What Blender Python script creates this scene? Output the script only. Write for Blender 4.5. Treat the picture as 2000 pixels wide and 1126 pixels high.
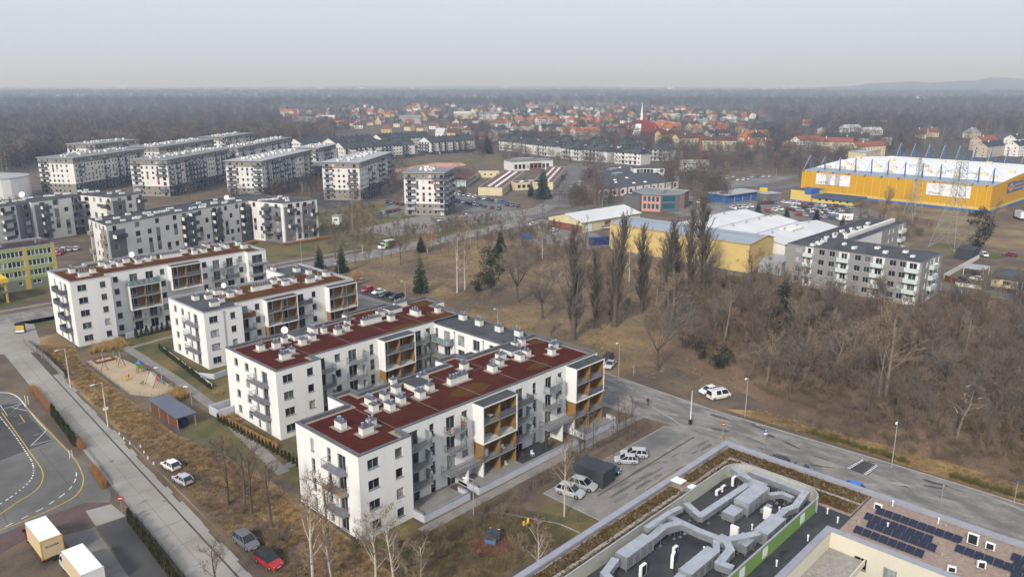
import bpy,bmesh,math,random
from mathutils import Vector,Matrix
R=math.radians
scene=bpy.context.scene
for o in list(bpy.data.objects):bpy.data.objects.remove(o)
# ---------------------------------------------------------------- camera
CAM_H=60.0;FOC=1510.0;PITCH=math.atan(398/FOC);YAW=R(43.9)
cam_d=bpy.data.cameras.new('camera');cam=bpy.data.objects.new('camera',cam_d)
scene.collection.objects.link(cam)
cam_d.sensor_width=36.0;cam_d.lens=36.0*FOC/2000.0
cam_d.clip_start=1.0;cam_d.clip_end=90000.0
cam.location=(0,0,CAM_H)
cam.rotation_euler=(math.pi/2-PITCH,0,YAW-math.pi/2)
scene.camera=cam
# ---------------------------------------------------------------- sky, sun, exposure
SUN_EL=33.0;SUN_DIR=Vector((-0.94,-0.34)).normalized()
world=bpy.data.worlds.new('World');scene.world=world;world.use_nodes=True
wn=world.node_tree;wn.nodes.clear()
w_out=wn.nodes.new('ShaderNodeOutputWorld');w_bg=wn.nodes.new('ShaderNodeBackground')
w_sky=wn.nodes.new('ShaderNodeTexSky');w_sky.sky_type='NISHITA';w_sky.sun_disc=False
w_sky.sun_elevation=R(SUN_EL);w_sky.sun_rotation=math.atan2(SUN_DIR.x,SUN_DIR.y)
w_sky.air_density=1.0;w_sky.dust_density=6.0;w_sky.ozone_density=1.0;w_sky.altitude=120
w_hsv=wn.nodes.new('ShaderNodeHueSaturation');w_hsv.inputs['Saturation'].default_value=0.30
w_mix=wn.nodes.new('ShaderNodeMix');w_mix.data_type='RGBA';w_mix.inputs[0].default_value=0.86
w_mix.inputs[7].default_value=(3.15,3.42,4.0,1)
wn.links.new(w_sky.outputs[0],w_hsv.inputs['Color']);wn.links.new(w_hsv.outputs[0],w_mix.inputs[6])
wn.links.new(w_mix.outputs[2],w_bg.inputs[0]);wn.links.new(w_bg.outputs[0],w_out.inputs[0])
w_bg.inputs[1].default_value=0.14
sun_d=bpy.data.lights.new('sun','SUN');sun=bpy.data.objects.new('sun',sun_d);scene.collection.objects.link(sun)
sun_d.energy=2.1;sun_d.angle=R(7);sun_d.color=(1.0,0.95,0.87)
sv=Vector((SUN_DIR.x*math.cos(R(SUN_EL)),SUN_DIR.y*math.cos(R(SUN_EL)),math.sin(R(SUN_EL))))
sun.rotation_euler=sv.to_track_quat('Z','Y').to_euler();sun.location=(-40,-20,90)
vs=scene.view_settings;vs.view_transform='Standard';vs.look='None';vs.exposure=0.74;vs.gamma=1.0
scene.display_settings.display_device='sRGB'
cy=scene.cycles
cy.use_denoising=True;cy.max_bounces=5;cy.diffuse_bounces=2;cy.glossy_bounces=2;cy.transmission_bounces=4
cy.transparent_max_bounces=12;cy.volume_bounces=0;cy.caustics_reflective=False;cy.caustics_refractive=False
cy.sample_clamp_indirect=4.0
# ---------------------------------------------------------------- surveying: photograph pixel -> place
cP,sP=math.cos(PITCH),math.sin(PITCH);fX,fY=math.cos(YAW),math.sin(YAW)
def G(px,py,z=0.0):
 u,v=px-1000,563-py
 dz=-FOC*sP+v*cP;dh=FOC*cP+v*sP
 t=(z-CAM_H)/dz
 return(t*(dh*fX+u*fY),t*(dh*fY-u*fX))
def GL(pts,z=0.0):return[G(a,b,z)for a,b in pts]
# ---------------------------------------------------------------- object helpers
COL=scene.collection
def link(o,parent=None):
 COL.objects.link(o)
 if parent is not None:o.parent=parent
 return o
def tag(o,label=None,cat=None,group=None,kind=None,**k):
 if label:o['label']=label
 if cat:o['category']=cat
 if group:o['group']=group
 if kind:o['kind']=kind
 return o
def thing(name,label,cat,loc=(0,0,0),rz=0.0,group=None):
 o=bpy.data.objects.new(name,None);o.empty_display_size=0.5
 o.location=(loc[0],loc[1],loc[2]if len(loc)>2 else 0.0);o.rotation_euler=(0,0,rz)
 COL.objects.link(o);return tag(o,label,cat,group)
def inst(name,mesh,parent=None,loc=(0,0,0),rz=0.0,sc=None,color=None):
 o=bpy.data.objects.new(name,mesh);o.location=loc
 if rz:o.rotation_euler=(0,0,rz)
 if sc is not None:o.scale=(sc,sc,sc)if isinstance(sc,(int,float))else sc
 if color:o.color=(color[0],color[1],color[2],1)
 return link(o,parent)
def copy_tree(o,parent=None,loc=None,rz=None,sc=None):
 c=o.copy();COL.objects.link(c);c.parent=parent
 if loc is not None:c.location=loc
 if rz is not None:c.rotation_euler=(0,0,rz)
 if sc is not None:c.scale=(sc,sc,sc)if isinstance(sc,(int,float))else sc
 for ch in list(o.children):copy_tree(ch,c)
 return c
class MB:
 def __init__(s):s.v=[];s.f=[];s.m=[]
 def face(s,pts,m=0):
  b=len(s.v);s.v.extend(pts);s.f.append(tuple(range(b,b+len(pts))));s.m.append(m)
 def box(s,x0,y0,z0,x1,y1,z1,m=0,top=None,bot=True):
  b=len(s.v)
  s.v+=[(x0,y0,z0),(x1,y0,z0),(x1,y1,z0),(x0,y1,z0),(x0,y0,z1),(x1,y0,z1),(x1,y1,z1),(x0,y1,z1)]
  fs=[(0,1,5,4),(1,2,6,5),(2,3,7,6),(3,0,4,7),(4,5,6,7)]
  ms=[m]*4+[m if top is None else top]
  if bot:fs.append((3,2,1,0));ms.append(m)
  s.f+=[tuple(b+i for i in f)for f in fs];s.m+=ms
 def obox(s,cx,cy,ang,lx,ly,z0,z1,m=0,top=None):
  c,n=math.cos(ang),math.sin(ang);b=len(s.v)
  q=[(-lx/2,-ly/2),(lx/2,-ly/2),(lx/2,ly/2),(-lx/2,ly/2)]
  for z in(z0,z1):s.v+=[(cx+a*c-d*n,cy+a*n+d*c,z)for a,d in q]
  fs=[(0,1,5,4),(1,2,6,5),(2,3,7,6),(3,0,4,7),(4,5,6,7),(3,2,1,0)]
  s.f+=[tuple(b+i for i in f)for f in fs];s.m+=[m]*4+[m if top is None else top,m]
 def prism(s,poly,z0,z1,m=0,top=None,bot=False):
  n=len(poly);b=len(s.v)
  s.v+=[(p[0],p[1],z0)for p in poly]+[(p[0],p[1],z1)for p in poly]
  for i in range(n):
   j=(i+1)%n;s.f.append((b+i,b+j,b+n+j,b+n+i));s.m.append(m)
  s.f.append(tuple(range(b+n,b+2*n)));s.m.append(m if top is None else top)
  if bot:s.f.append(tuple(reversed(range(b,b+n))));s.m.append(m)
 def cyl(s,cx,cy,z0,r0,z1,r1,n=8,m=0,top=None,cap=True):
  b=len(s.v)
  for z,r in((z0,r0),(z1,r1)):
   s.v+=[(cx+r*math.cos(2*math.pi*i/n),cy+r*math.sin(2*math.pi*i/n),z)for i in range(n)]
  for i in range(n):
   j=(i+1)%n;s.f.append((b+i,b+j,b+n+j,b+n+i));s.m.append(m)
  if cap:s.f.append(tuple(range(b+n,b+2*n)));s.m.append(m if top is None else top)
 def tube(s,p,q,r0,r1,n=4,m=0,cap=False):
  p=Vector(p);q=Vector(q);d=(q-p)
  if d.length<1e-6:return
  d.normalize();a=d.orthogonal().normalized();c=d.cross(a);b=len(s.v)
  for o,r in((p,r0),(q,r1)):
   for i in range(n):
    t=2*math.pi*i/n;s.v.append(tuple(o+a*(r*math.cos(t))+c*(r*math.sin(t))))
  for i in range(n):
   j=(i+1)%n;s.f.append((b+i,b+j,b+n+j,b+n+i));s.m.append(m)
  if cap:
   s.f.append(tuple(range(b+n,b+2*n)));s.m.append(m);s.f.append(tuple(reversed(range(b,b+n))));s.m.append(m)
 def path(s,pts,r,n=4,m=0):
  for a,b in zip(pts[:-1],pts[1:]):s.tube(a,b,r,r,n,m)
 def sphere(s,c,r,nu=8,nv=5,m=0,sz=1.0):
  b=len(s.v)
  for j in range(nv+1):
   t=math.pi*j/nv
   for i in range(nu):
    a=2*math.pi*i/nu
    s.v.append((c[0]+r*math.sin(t)*math.cos(a),c[1]+r*math.sin(t)*math.sin(a),c[2]+r*sz*math.cos(t)))
  for j in range(nv):
   for i in range(nu):
    k=(i+1)%nu
    s.f.append((b+j*nu+i,b+(j+1)*nu+i,b+(j+1)*nu+k,b+j*nu+k));s.m.append(m)
 def mesh(s,name,mats,off=(0,0,0),smooth=False):
  me=bpy.data.meshes.new(name)
  ox,oy,oz=off
  me.from_pydata([(x-ox,y-oy,z-oz)for x,y,z in s.v]if(ox or oy or oz)else s.v,[],s.f)
  for mt in mats:me.materials.append(MAT[mt]if isinstance(mt,str)else mt)
  if len(mats)>1:me.polygons.foreach_set('material_index',s.m)
  if smooth:me.polygons.foreach_set('use_smooth',[True]*len(s.f))
  me.update();return me
 def build(s,name,mats,parent=None,smooth=False,at=None):
  if isinstance(mats,str):mats=[mats]
  off=tuple(at)if at is not None else((0,0,0)if parent is None else tuple(parent.location))
  if len(off)==2:off=(off[0],off[1],0)
  o=bpy.data.objects.new(name,s.mesh(name,mats,off,smooth))
  if parent is None:o.location=off
  elif at is not None:o.location=Vector(off)-Vector(parent.location)
  return link(o,parent)
# ---------------------------------------------------------------- materials (procedural)
MAT={}
def nd(nt,typ,**k):
 n=nt.nodes.new(typ)
 for a,b in k.items():setattr(n,a,b)
 return n
def mat(name,c1,c2=None,scale=0.5,rough=0.8,c3=None,scale3=0.05,spec=0.3,metal=0.0,fine=0.12,fscale=6.0,bump=0.0,bscale=8.0,objcol=False,stretch=None,detail=4.0,lo=0.35,hi=0.65,fac3=1.0):
 m=bpy.data.materials.new(name);m.use_nodes=True;nt=m.node_tree;L=nt.links
 p=nt.nodes['Principled BSDF'];p.inputs['Roughness'].default_value=rough
 p.inputs['Specular IOR Level'].default_value=spec;p.inputs['Metallic'].default_value=metal
 geo=nd(nt,'ShaderNodeNewGeometry');vec=geo.outputs['Position']
 if stretch:
  mp=nd(nt,'ShaderNodeMapping');mp.inputs['Scale'].default_value=stretch;L.new(vec,mp.inputs['Vector']);vec=mp.outputs[0]
 def noise(sc,det=4.0,rg=0.6):
  n=nd(nt,'ShaderNodeTexNoise');n.inputs['Scale'].default_value=sc;n.inputs['Detail'].default_value=det
  n.inputs['Roughness'].default_value=rg;L.new(vec,n.inputs['Vector']);return n.outputs['Fac']
 def ramp(f,a,b):
  r=nd(nt,'ShaderNodeMapRange');r.inputs['From Min'].default_value=a;r.inputs['From Max'].default_value=b
  L.new(f,r.inputs['Value']);return r.outputs[0]
 def mix(f,a,b,bt='MIX'):
  x=nd(nt,'ShaderNodeMix',data_type='RGBA',blend_type=bt)
  for i,s in((0,f),(6,a),(7,b)):
   if hasattr(s,'node'):L.new(s,x.inputs[i])
   else:x.inputs[i].default_value=s if i==0 else(s[0],s[1],s[2],1)
  return x.outputs[2]
 col=c1
 if objcol:col=nd(nt,'ShaderNodeObjectInfo').outputs['Color']
 if c2 is not None:col=mix(ramp(noise(scale,detail),lo,hi),col,c2)
 if c3 is not None:
  f3=ramp(noise(scale3,3.0),0.42,0.62)
  if fac3!=1.0:
   mm=nd(nt,'ShaderNodeMath',operation='MULTIPLY');L.new(f3,mm.inputs[0]);mm.inputs[1].default_value=fac3;f3=mm.outputs[0]
  col=mix(f3,col,c3)
 if fine>0:
  g=ramp(noise(fscale,5.0,0.7),0.25,0.75)
  mr=nd(nt,'ShaderNodeMapRange');mr.inputs['To Min'].default_value=1-fine;mr.inputs['To Max'].default_value=1+fine
  L.new(g,mr.inputs['Value'])
  x=nd(nt,'ShaderNodeVectorMath',operation='SCALE')
  if hasattr(col,'node'):L.new(col,x.inputs[0])
  else:x.inputs[0].default_value=col[:3]
  L.new(mr.outputs[0],x.inputs['Scale']);col=x.outputs[0]
 if hasattr(col,'node'):L.new(col,p.inputs['Base Color'])
 else:p.inputs['Base Color'].default_value=(col[0],col[1],col[2],1)
 if bump>0:
  b=nd(nt,'ShaderNodeBump');b.inputs['Strength'].default_value=bump;b.inputs['Distance'].default_value=0.1
  L.new(noise(bscale,5.0),b.inputs['Height']);L.new(b.outputs[0],p.inputs['Normal'])
 MAT[name]=m;return m
def pane_mat(name,ramp_pts,rough=0.06,tint=None):
 m=bpy.data.materials.new(name);m.use_nodes=True;nt=m.node_tree;L=nt.links;p=nt.nodes['Principled BSDF']
 oi=nd(nt,'ShaderNodeObjectInfo');cr=nd(nt,'ShaderNodeValToRGB');cr.color_ramp.interpolation='CONSTANT'
 while len(cr.color_ramp.elements)<len(ramp_pts):cr.color_ramp.elements.new(0.5)
 for e,(ps,c)in zip(cr.color_ramp.elements,ramp_pts):e.position=ps;e.color=(c[0],c[1],c[2],1)
 L.new(oi.outputs['Random'],cr.inputs[0])
 geo=nd(nt,'ShaderNodeNewGeometry');n=nd(nt,'ShaderNodeTexNoise');n.inputs['Scale'].default_value=1.1
 mp=nd(nt,'ShaderNodeMapping');mp.inputs['Scale'].default_value=(1.6,1.6,0.5);L.new(geo.outputs['Position'],mp.inputs['Vector']);L.new(mp.outputs[0],n.inputs['Vector'])
 mr=nd(nt,'ShaderNodeMapRange');mr.inputs['From Min'].default_value=0.3;mr.inputs['From Max'].default_value=0.7
 mr.inputs['To Min'].default_value=0.45;mr.inputs['To Max'].default_value=1.5;L.new(n.outputs['Fac'],mr.inputs['Value'])
 x=nd(nt,'ShaderNodeVectorMath',operation='SCALE');L.new(cr.outputs[0],x.inputs[0]);L.new(mr.outputs[0],x.inputs['Scale'])
 L.new(x.outputs[0],p.inputs['Base Color']);p.inputs['Roughness'].default_value=rough;p.inputs['Specular IOR Level'].default_value=0.55
 MAT[name]=m;return m
mat('white_wall',(0.74,0.735,0.715),(0.675,0.665,0.64),scale=0.9,fine=0.03,fscale=3,rough=0.9,spec=0.15,c3=(0.66,0.65,0.62),scale3=0.3,fac3=0.45,stretch=(1,1,0.12),lo=.5,hi=.95)
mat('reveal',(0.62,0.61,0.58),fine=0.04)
mat('flash',(0.085,0.09,0.10),(0.12,0.125,0.135),scale=0.6,rough=0.6,fine=0.1)
mat('flash_pale',(0.36,0.37,0.39),(0.29,0.30,0.32),scale=0.6,rough=0.5)
mat('gravel_strip',(0.36,0.29,0.24),(0.20,0.17,0.15),scale=3.0,fine=0.4,fscale=22,bump=0.4)
mat('sedum',(0.085,0.017,0.015),(0.052,0.014,0.012),scale=0.45,rough=1.0,c3=(0.075,0.030,0.012),scale3=0.11,fine=0.45,fscale=5,bump=0.6,spec=0.05,fac3=0.4)
mat('sedum_brown',(0.11,0.035,0.016),(0.07,0.024,0.014),scale=0.4,rough=1.0,c3=(0.09,0.05,0.015),scale3=0.12,fine=0.4,fscale=5,bump=0.6,spec=0.05)
mat('sedum_moss',(0.075,0.045,0.012),(0.10,0.038,0.014),scale=0.5,rough=1.0,fine=0.5,fscale=5,bump=0.6,spec=0.05)
mat('bitumen',(0.075,0.08,0.088),(0.058,0.062,0.07),scale=0.5,rough=0.85,fine=0.18,fscale=9,c3=(0.045,0.046,0.05),scale3=0.2)
mat('bitumen_dark',(0.040,0.043,0.050),(0.028,0.030,0.035),scale=0.4,rough=0.75,fine=0.2,fscale=9,c3=(0.065,0.066,0.07),scale3=0.15)
mat('zinc',(0.45,0.46,0.48),(0.36,0.37,0.39),scale=1.2,rough=0.35,metal=0.7,fine=0.06)
mat('duct_metal',(0.55,0.57,0.60),(0.46,0.48,0.51),scale=0.9,rough=0.42,metal=0.75,fine=0.08)
mat('sky_reflect_cap',(0.16,0.32,0.62),fine=0.1,rough=0.35,spec=0.5)  # sky reflection on the vent caps, put into the base colour as blue
mat('chimney_white',(0.70,0.69,0.655),(0.62,0.605,0.57),scale=0.9,fine=0.06,fscale=12)
mat('rail',(0.115,0.118,0.13),fine=0.05,rough=0.5)
mat('rail_dark',(0.06,0.06,0.068),fine=0.1,rough=0.5)
mat('slab',(0.27,0.27,0.275),(0.22,0.22,0.225),scale=1.5)
mat('wood_panel',(0.29,0.165,0.06),(0.20,0.11,0.04),scale=2.4,stretch=(5,5,0.35),fine=0.2,fscale=9)
mat('frame_grey',(0.30,0.31,0.335),fine=0.03,rough=0.5)
mat('frame_white',(0.68,0.68,0.67),fine=0.03,rough=0.5)
mat('frame_brown',(0.15,0.055,0.03),fine=0.08,rough=0.6)
mat('sill_grey',(0.22,0.225,0.24),fine=0.04,rough=0.5)
pane_mat('pane',[(0,(0.018,0.022,0.028)),(0.45,(0.035,0.045,0.05)),(0.62,(0.10,0.12,0.11)),(0.74,(0.24,0.26,0.24)),(0.84,(0.02,0.022,0.025)),(0.93,(0.36,0.37,0.36))])
pane_mat('pane_far',[(0,(0.018,0.020,0.026)),(0.55,(0.045,0.05,0.058)),(0.72,(0.12,0.12,0.12)),(0.86,(0.50,0.49,0.46)),(0.93,(0.025,0.027,0.03))])
pane_mat('glass_rail',[(0,(0.20,0.25,0.26)),(0.5,(0.24,0.28,0.28))],rough=0.12)
mat('grey_wall',(0.175,0.17,0.185),(0.15,0.147,0.16),scale=0.8,stretch=(1,1,6),fine=0.08)
mat('taupe_wall',(0.255,0.235,0.205),(0.22,0.20,0.175),scale=0.7,stretch=(1,1,8),fine=0.08)
mat('e_white',(0.68,0.665,0.635),(0.62,0.61,0.585),scale=0.3,fine=0.04)
mat('e_panel',(0.20,0.20,0.215),fine=0.06)
mat('charcoal_wall',(0.085,0.087,0.10),(0.07,0.072,0.083),scale=0.6,fine=0.08)
mat('orange_panel',(0.27,0.10,0.05),fine=0.08)
mat('balcony_dark',(0.075,0.085,0.10),fine=0.08,rough=0.4,spec=0.5)
mat('brick_grey',(0.265,0.255,0.25),(0.23,0.222,0.218),scale=0.7,stretch=(1,1,8),fine=0.08)
mat('balcony_mint',(0.56,0.64,0.62),(0.50,0.58,0.56),scale=0.6,fine=0.05,rough=0.25,spec=0.5)
mat('pale_metal_roof',(0.185,0.20,0.205),(0.155,0.168,0.175),scale=0.15,rough=0.55,fine=0.06)
mat('patio_wall',(0.50,0.51,0.56),(0.44,0.45,0.50),scale=0.5,fine=0.05)
mat('objpaint',(0.5,0.5,0.5),objcol=True,fine=0.03,rough=0.28,spec=0.55)
mat('objwall',(0.5,0.5,0.5),objcol=True,fine=0.08,fscale=1.5,rough=0.9,spec=0.1)
mat('objroof',(0.5,0.5,0.5),objcol=True,fine=0.22,fscale=1.2,rough=0.9,spec=0.1)
mat('tyre',(0.018,0.018,0.018),fine=0.1);mat('alloy',(0.42,0.43,0.45),metal=0.6,rough=0.35,fine=0.05)
mat('car_glass',(0.015,0.018,0.022),rough=0.05,spec=0.6,fine=0);mat('black_plastic',(0.02,0.02,0.022),rough=0.6,fine=0.1)
mat('lamp_white',(0.75,0.75,0.75),rough=0.15,spec=0.5,fine=0);mat('lamp_red',(0.35,0.015,0.01),rough=0.2,fine=0)
mat('paint_white',(0.72,0.72,0.70),(0.50,0.50,0.48),scale=2.5,fine=0.15,lo=0.5,hi=0.75)
mat('paint_yellow',(0.55,0.36,0.045),(0.36,0.25,0.06),scale=2.0,fine=0.15,lo=0.5,hi=0.75)
mat('paint_blue',(0.05,0.13,0.38),fine=0.1);mat('paint_red',(0.45,0.02,0.02),fine=0.08,rough=0.5);mat('paint_orange',(0.60,0.20,0.02),fine=0.08,rough=0.5)
mat('asphalt',(0.125,0.120,0.115),(0.10,0.096,0.092),scale=0.35,c3=(0.165,0.157,0.147),scale3=0.06,fine=0.22,fscale=7)
mat('asphalt_dark',(0.062,0.060,0.062),(0.075,0.073,0.073),scale=0.3,c3=(0.045,0.044,0.045),scale3=0.09,fine=0.2,fscale=7)
mat('asphalt_worn',(0.27,0.252,0.23),(0.165,0.155,0.145),scale=0.55,c3=(0.095,0.09,0.086),scale3=0.4,fine=0.25,fscale=4,stretch=(1.0,0.4,1),fac3=0.6)
mat('concrete',(0.275,0.255,0.23),(0.225,0.21,0.19),scale=0.3,c3=(0.30,0.285,0.26),scale3=0.07,fine=0.14,fscale=5)
mat('concrete_dark',(0.15,0.145,0.14),(0.11,0.107,0.103),scale=0.35,c3=(0.20,0.195,0.185),scale3=0.1,fine=0.2,fscale=5)
mat('joint',(0.055,0.048,0.04),(0.10,0.085,0.065),scale=0.8,fine=0.3)
mat('paving',(0.245,0.228,0.208),(0.185,0.172,0.16),scale=0.5,fine=0.22,fscale=5)
mat('brick_paving',(0.12,0.075,0.068),(0.085,0.058,0.054),scale=0.5,fine=0.25,fscale=4)
mat('kerb',(0.33,0.32,0.30),(0.27,0.26,0.245),scale=1.0,fine=0.12)
mat('sand',(0.42,0.33,0.22),(0.36,0.28,0.185),scale=0.5,fine=0.12)
mat('dry_grass',(0.34,0.225,0.095),(0.20,0.132,0.058),scale=0.16,c3=(0.13,0.088,0.046),scale3=0.045,fine=0.4,fscale=3.0,bump=0.5,bscale=3)
mat('meadow',(0.155,0.108,0.062),(0.27,0.185,0.088),scale=0.09,c3=(0.105,0.075,0.050),scale3=0.035,fine=0.35,fscale=2.2,bump=0.5,bscale=3)
mat('leaf_litter',(0.150,0.098,0.062),(0.21,0.138,0.082),scale=0.12,c3=(0.105,0.073,0.050),scale3=0.05,fine=0.55,fscale=2.6,bump=0.5,bscale=3)
mat('lawn',(0.115,0.100,0.038),(0.17,0.122,0.052),scale=0.25,c3=(0.062,0.068,0.020),scale3=0.08,fine=0.32,fscale=4,bump=0.3)
mat('lawn_green',(0.060,0.068,0.018),(0.10,0.085,0.032),scale=0.3,fine=0.3,fscale=4,bump=0.3)
mat('soil',(0.105,0.078,0.058),(0.078,0.06,0.047),scale=0.3,c3=(0.15,0.108,0.07),scale3=0.1,fine=0.35,fscale=4)
mat('far_ground',(0.07,0.058,0.046),(0.10,0.08,0.056),scale=0.006,c3=(0.065,0.055,0.045),scale3=0.002,fine=0.3,fscale=0.05)
mat('bark',(0.12,0.095,0.075),(0.08,0.064,0.052),scale=3,fine=0.2)
mat('bark_pale',(0.23,0.19,0.145),(0.15,0.122,0.095),scale=3,fine=0.2)
mat('birch',(0.50,0.46,0.40),(0.30,0.26,0.22),scale=2.5,fine=0.2,stretch=(1,1,2.5),lo=0.45,hi=0.75)
mat('twig',(0.130,0.094,0.070),(0.175,0.126,0.09),scale=0.4,fine=0.2)
mat('twig_pale',(0.27,0.20,0.14),(0.19,0.14,0.10),scale=0.4,fine=0.2)
mat('twig_olive',(0.165,0.13,0.066),(0.12,0.097,0.055),scale=0.4,fine=0.2)
mat('twig_grey',(0.17,0.145,0.12),(0.125,0.105,0.09),scale=0.4,fine=0.2)
mat('needles',(0.026,0.034,0.018),(0.045,0.055,0.024),scale=0.8,fine=0.35,fscale=4)
mat('needles_blue',(0.040,0.055,0.044),(0.062,0.076,0.056),scale=0.8,fine=0.3,fscale=4)
mat('needles_dark',(0.015,0.020,0.013),(0.025,0.030,0.017),scale=0.8,fine=0.3,fscale=4)
mat('thuja',(0.035,0.036,0.012),(0.055,0.05,0.018),scale=1.2,fine=0.35,fscale=6)
mat('beech_hedge',(0.42,0.225,0.09),(0.31,0.165,0.07),scale=1.5,fine=0.35,fscale=6)
mat('reed_grass',(0.47,0.31,0.13),(0.36,0.235,0.10),scale=0.8,fine=0.3,fscale=6)
mat('green_shrub',(0.16,0.135,0.028),(0.11,0.10,0.026),scale=1.0,fine=0.3,fscale=5)
# ================================================================ building kit
class Fr:
 def __init__(s,p0,p1):
  s.p=p0;dx,dy=p1[0]-p0[0],p1[1]-p0[1];s.L=math.hypot(dx,dy);s.d=(dx/s.L,dy/s.L)
  s.n=(s.d[1],-s.d[0]);s.a=math.atan2(dy,dx)
 def __call__(s,u,o,z):return(s.p[0]+s.d[0]*u+s.n[0]*o,s.p[1]+s.d[1]*u+s.n[1]*o,z)
def fbox(mb,fr,u0,u1,o0,o1,z0,z1,m=0,top=None):
 b=len(mb.v)
 for z in(z0,z1):mb.v+=[fr(u0,o1,z),fr(u1,o1,z),fr(u1,o0,z),fr(u0,o0,z)]
 fs=[(0,1,5,4),(1,2,6,5),(2,3,7,6),(3,0,4,7),(4,5,6,7),(3,2,1,0)]
 mb.f+=[tuple(b+i for i in f)for f in fs];mb.m+=[m]*4+[m if top is None else top,m]
def facade(mb,fr,z0,z1,holes=(),mw=0,mr=1,depth=0.18,zones=()):
 us={0.0,round(fr.L,3)};zs={z0,z1}
 for h in list(holes)+list(zones):
  us.add(round(min(max(h[0],0),fr.L),3));us.add(round(min(max(h[1],0),fr.L),3));zs.add(min(max(h[2],z0),z1));zs.add(min(max(h[3],z0),z1))
 us=sorted(us);zs=sorted(zs)
 for i in range(len(us)-1):
  uc=(us[i]+us[i+1])/2
  if us[i+1]-us[i]<1e-4:continue
  colh=[h for h in holes if h[0]<uc<h[1]];colz=[q for q in zones if q[0]<uc<q[1]]
  run=None
  for j in range(len(zs)-1):
   zc=(zs[j]+zs[j+1])/2;m=mw
   if zs[j+1]-zs[j]<1e-5:continue
   for q in colz:
    if q[2]<zc<q[3]:m=q[4]
   if any(h[2]<zc<h[3]for h in colh):m=-1
   if run and run[2]==m:run[1]=zs[j+1]
   else:
    if run and run[2]>=0:mb.face([fr(us[i],0,run[0]),fr(us[i+1],0,run[0]),fr(us[i+1],0,run[1]),fr(us[i],0,run[1])],run[2])
    run=[zs[j],zs[j+1],m]
  if run and run[2]>=0:mb.face([fr(us[i],0,run[0]),fr(us[i+1],0,run[0]),fr(us[i+1],0,run[1]),fr(us[i],0,run[1])],run[2])
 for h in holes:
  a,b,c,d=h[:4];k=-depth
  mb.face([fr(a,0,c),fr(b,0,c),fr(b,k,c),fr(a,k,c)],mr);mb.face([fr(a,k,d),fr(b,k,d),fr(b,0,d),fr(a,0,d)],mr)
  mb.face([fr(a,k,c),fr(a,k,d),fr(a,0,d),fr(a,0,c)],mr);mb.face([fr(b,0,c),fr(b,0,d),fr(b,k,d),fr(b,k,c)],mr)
WCACHE={}
def win_mesh(w,h,leaves,frame,lvl,pane='pane'):
 k=(round(w,2),round(h,2),leaves,frame,lvl,pane)
 if k in WCACHE:return WCACHE[k]
 t=0.065 if lvl<2 else 0.08;fm=MB()
 def ring(m,x0,x1,z0,z1):
  fm.box(x0,0,z0,x1,0.06,z0+t,m);fm.box(x0,0,z1-t,x1,0.06,z1,m);fm.box(x0,0,z0+t,x0+t,0.06,z1-t,m);fm.box(x1-t,0,z0+t,x1,0.06,z1-t,m)
 if lvl<2:
  ring(0,0,w,0,h)
  for i in range(1,leaves):fm.box(w*i/leaves-0.045,0.005,t,w*i/leaves+0.045,0.06,h-t,0)
  if w<1.05 and h>1.9:fm.box(t,0.005,h*0.42,w-t,0.06,h*0.42+0.09,0)
  pm=MB();pm.face([(t,0.04,t),(w-t,0.04,t),(w-t,0.04,h-t),(t,0.04,h-t)])
  sm=MB();sm.box(-0.06,-0.24,-0.05,w+0.06,0.03,0.005)
  r=(fm.mesh('window',[frame]),pm.mesh('pane',[pane]),sm.mesh('sill',['sill_grey']))
 else:
  fm.face([(0,0,0),(w,0,0),(w-t,0,t),(t,0,t)],0);fm.face([(w,0,0),(w,0,h),(w-t,0,h-t),(w-t,0,t)],0)
  fm.face([(w,0,h),(0,0,h),(t,0,h-t),(w-t,0,h-t)],0);fm.face([(0,0,h),(0,0,0),(t,0,t),(t,0,h-t)],0)
  fm.face([(t,0.03,t),(w-t,0.03,t),(w-t,0.03,h-t),(t,0.03,h-t)],1)
  r=(fm.mesh('window',[frame,pane]),)
 WCACHE[k]=r;return r
def window(root,fr,u0,u1,z0,z1,leaves=1,frame='frame_grey',lvl=0,depth=0.17,name='window',sill=True,pane='pane'):
 ms=win_mesh(u1-u0,z1-z0,leaves,frame,lvl,pane)
 p=fr(u0,-depth,z0);L=root.location
 o=inst(name,ms[0],root,(p[0]-L[0],p[1]-L[1],p[2]-L[2]),fr.a)
 if lvl<2:
  inst('pane',ms[1],o)
  if lvl==0 and sill:inst('sill',ms[2],o)
 return o
def railing_mb(mb,pts,z,h=1.05,m=0,step=0.16,r=0.012,bars=True):
 for a,b in zip(pts[:-1],pts[1:]):
  L=math.hypot(b[0]-a[0],b[1]-a[1]);n=max(1,int(L/(step if bars else 1.2)))
  mb.tube((a[0],a[1],z+h),(b[0],b[1],z+h),0.032,0.032,4,m);mb.tube((a[0],a[1],z+0.1),(b[0],b[1],z+0.1),0.022,0.022,4,m)
  for i in range(n+1):
   t=i/n;x,y=a[0]+(b[0]-a[0])*t,a[1]+(b[1]-a[1])*t
   rr=0.028 if i%8==0 else r
   mb.tube((x,y,z+0.02),(x,y,z+h),rr,rr,3,m)
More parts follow.
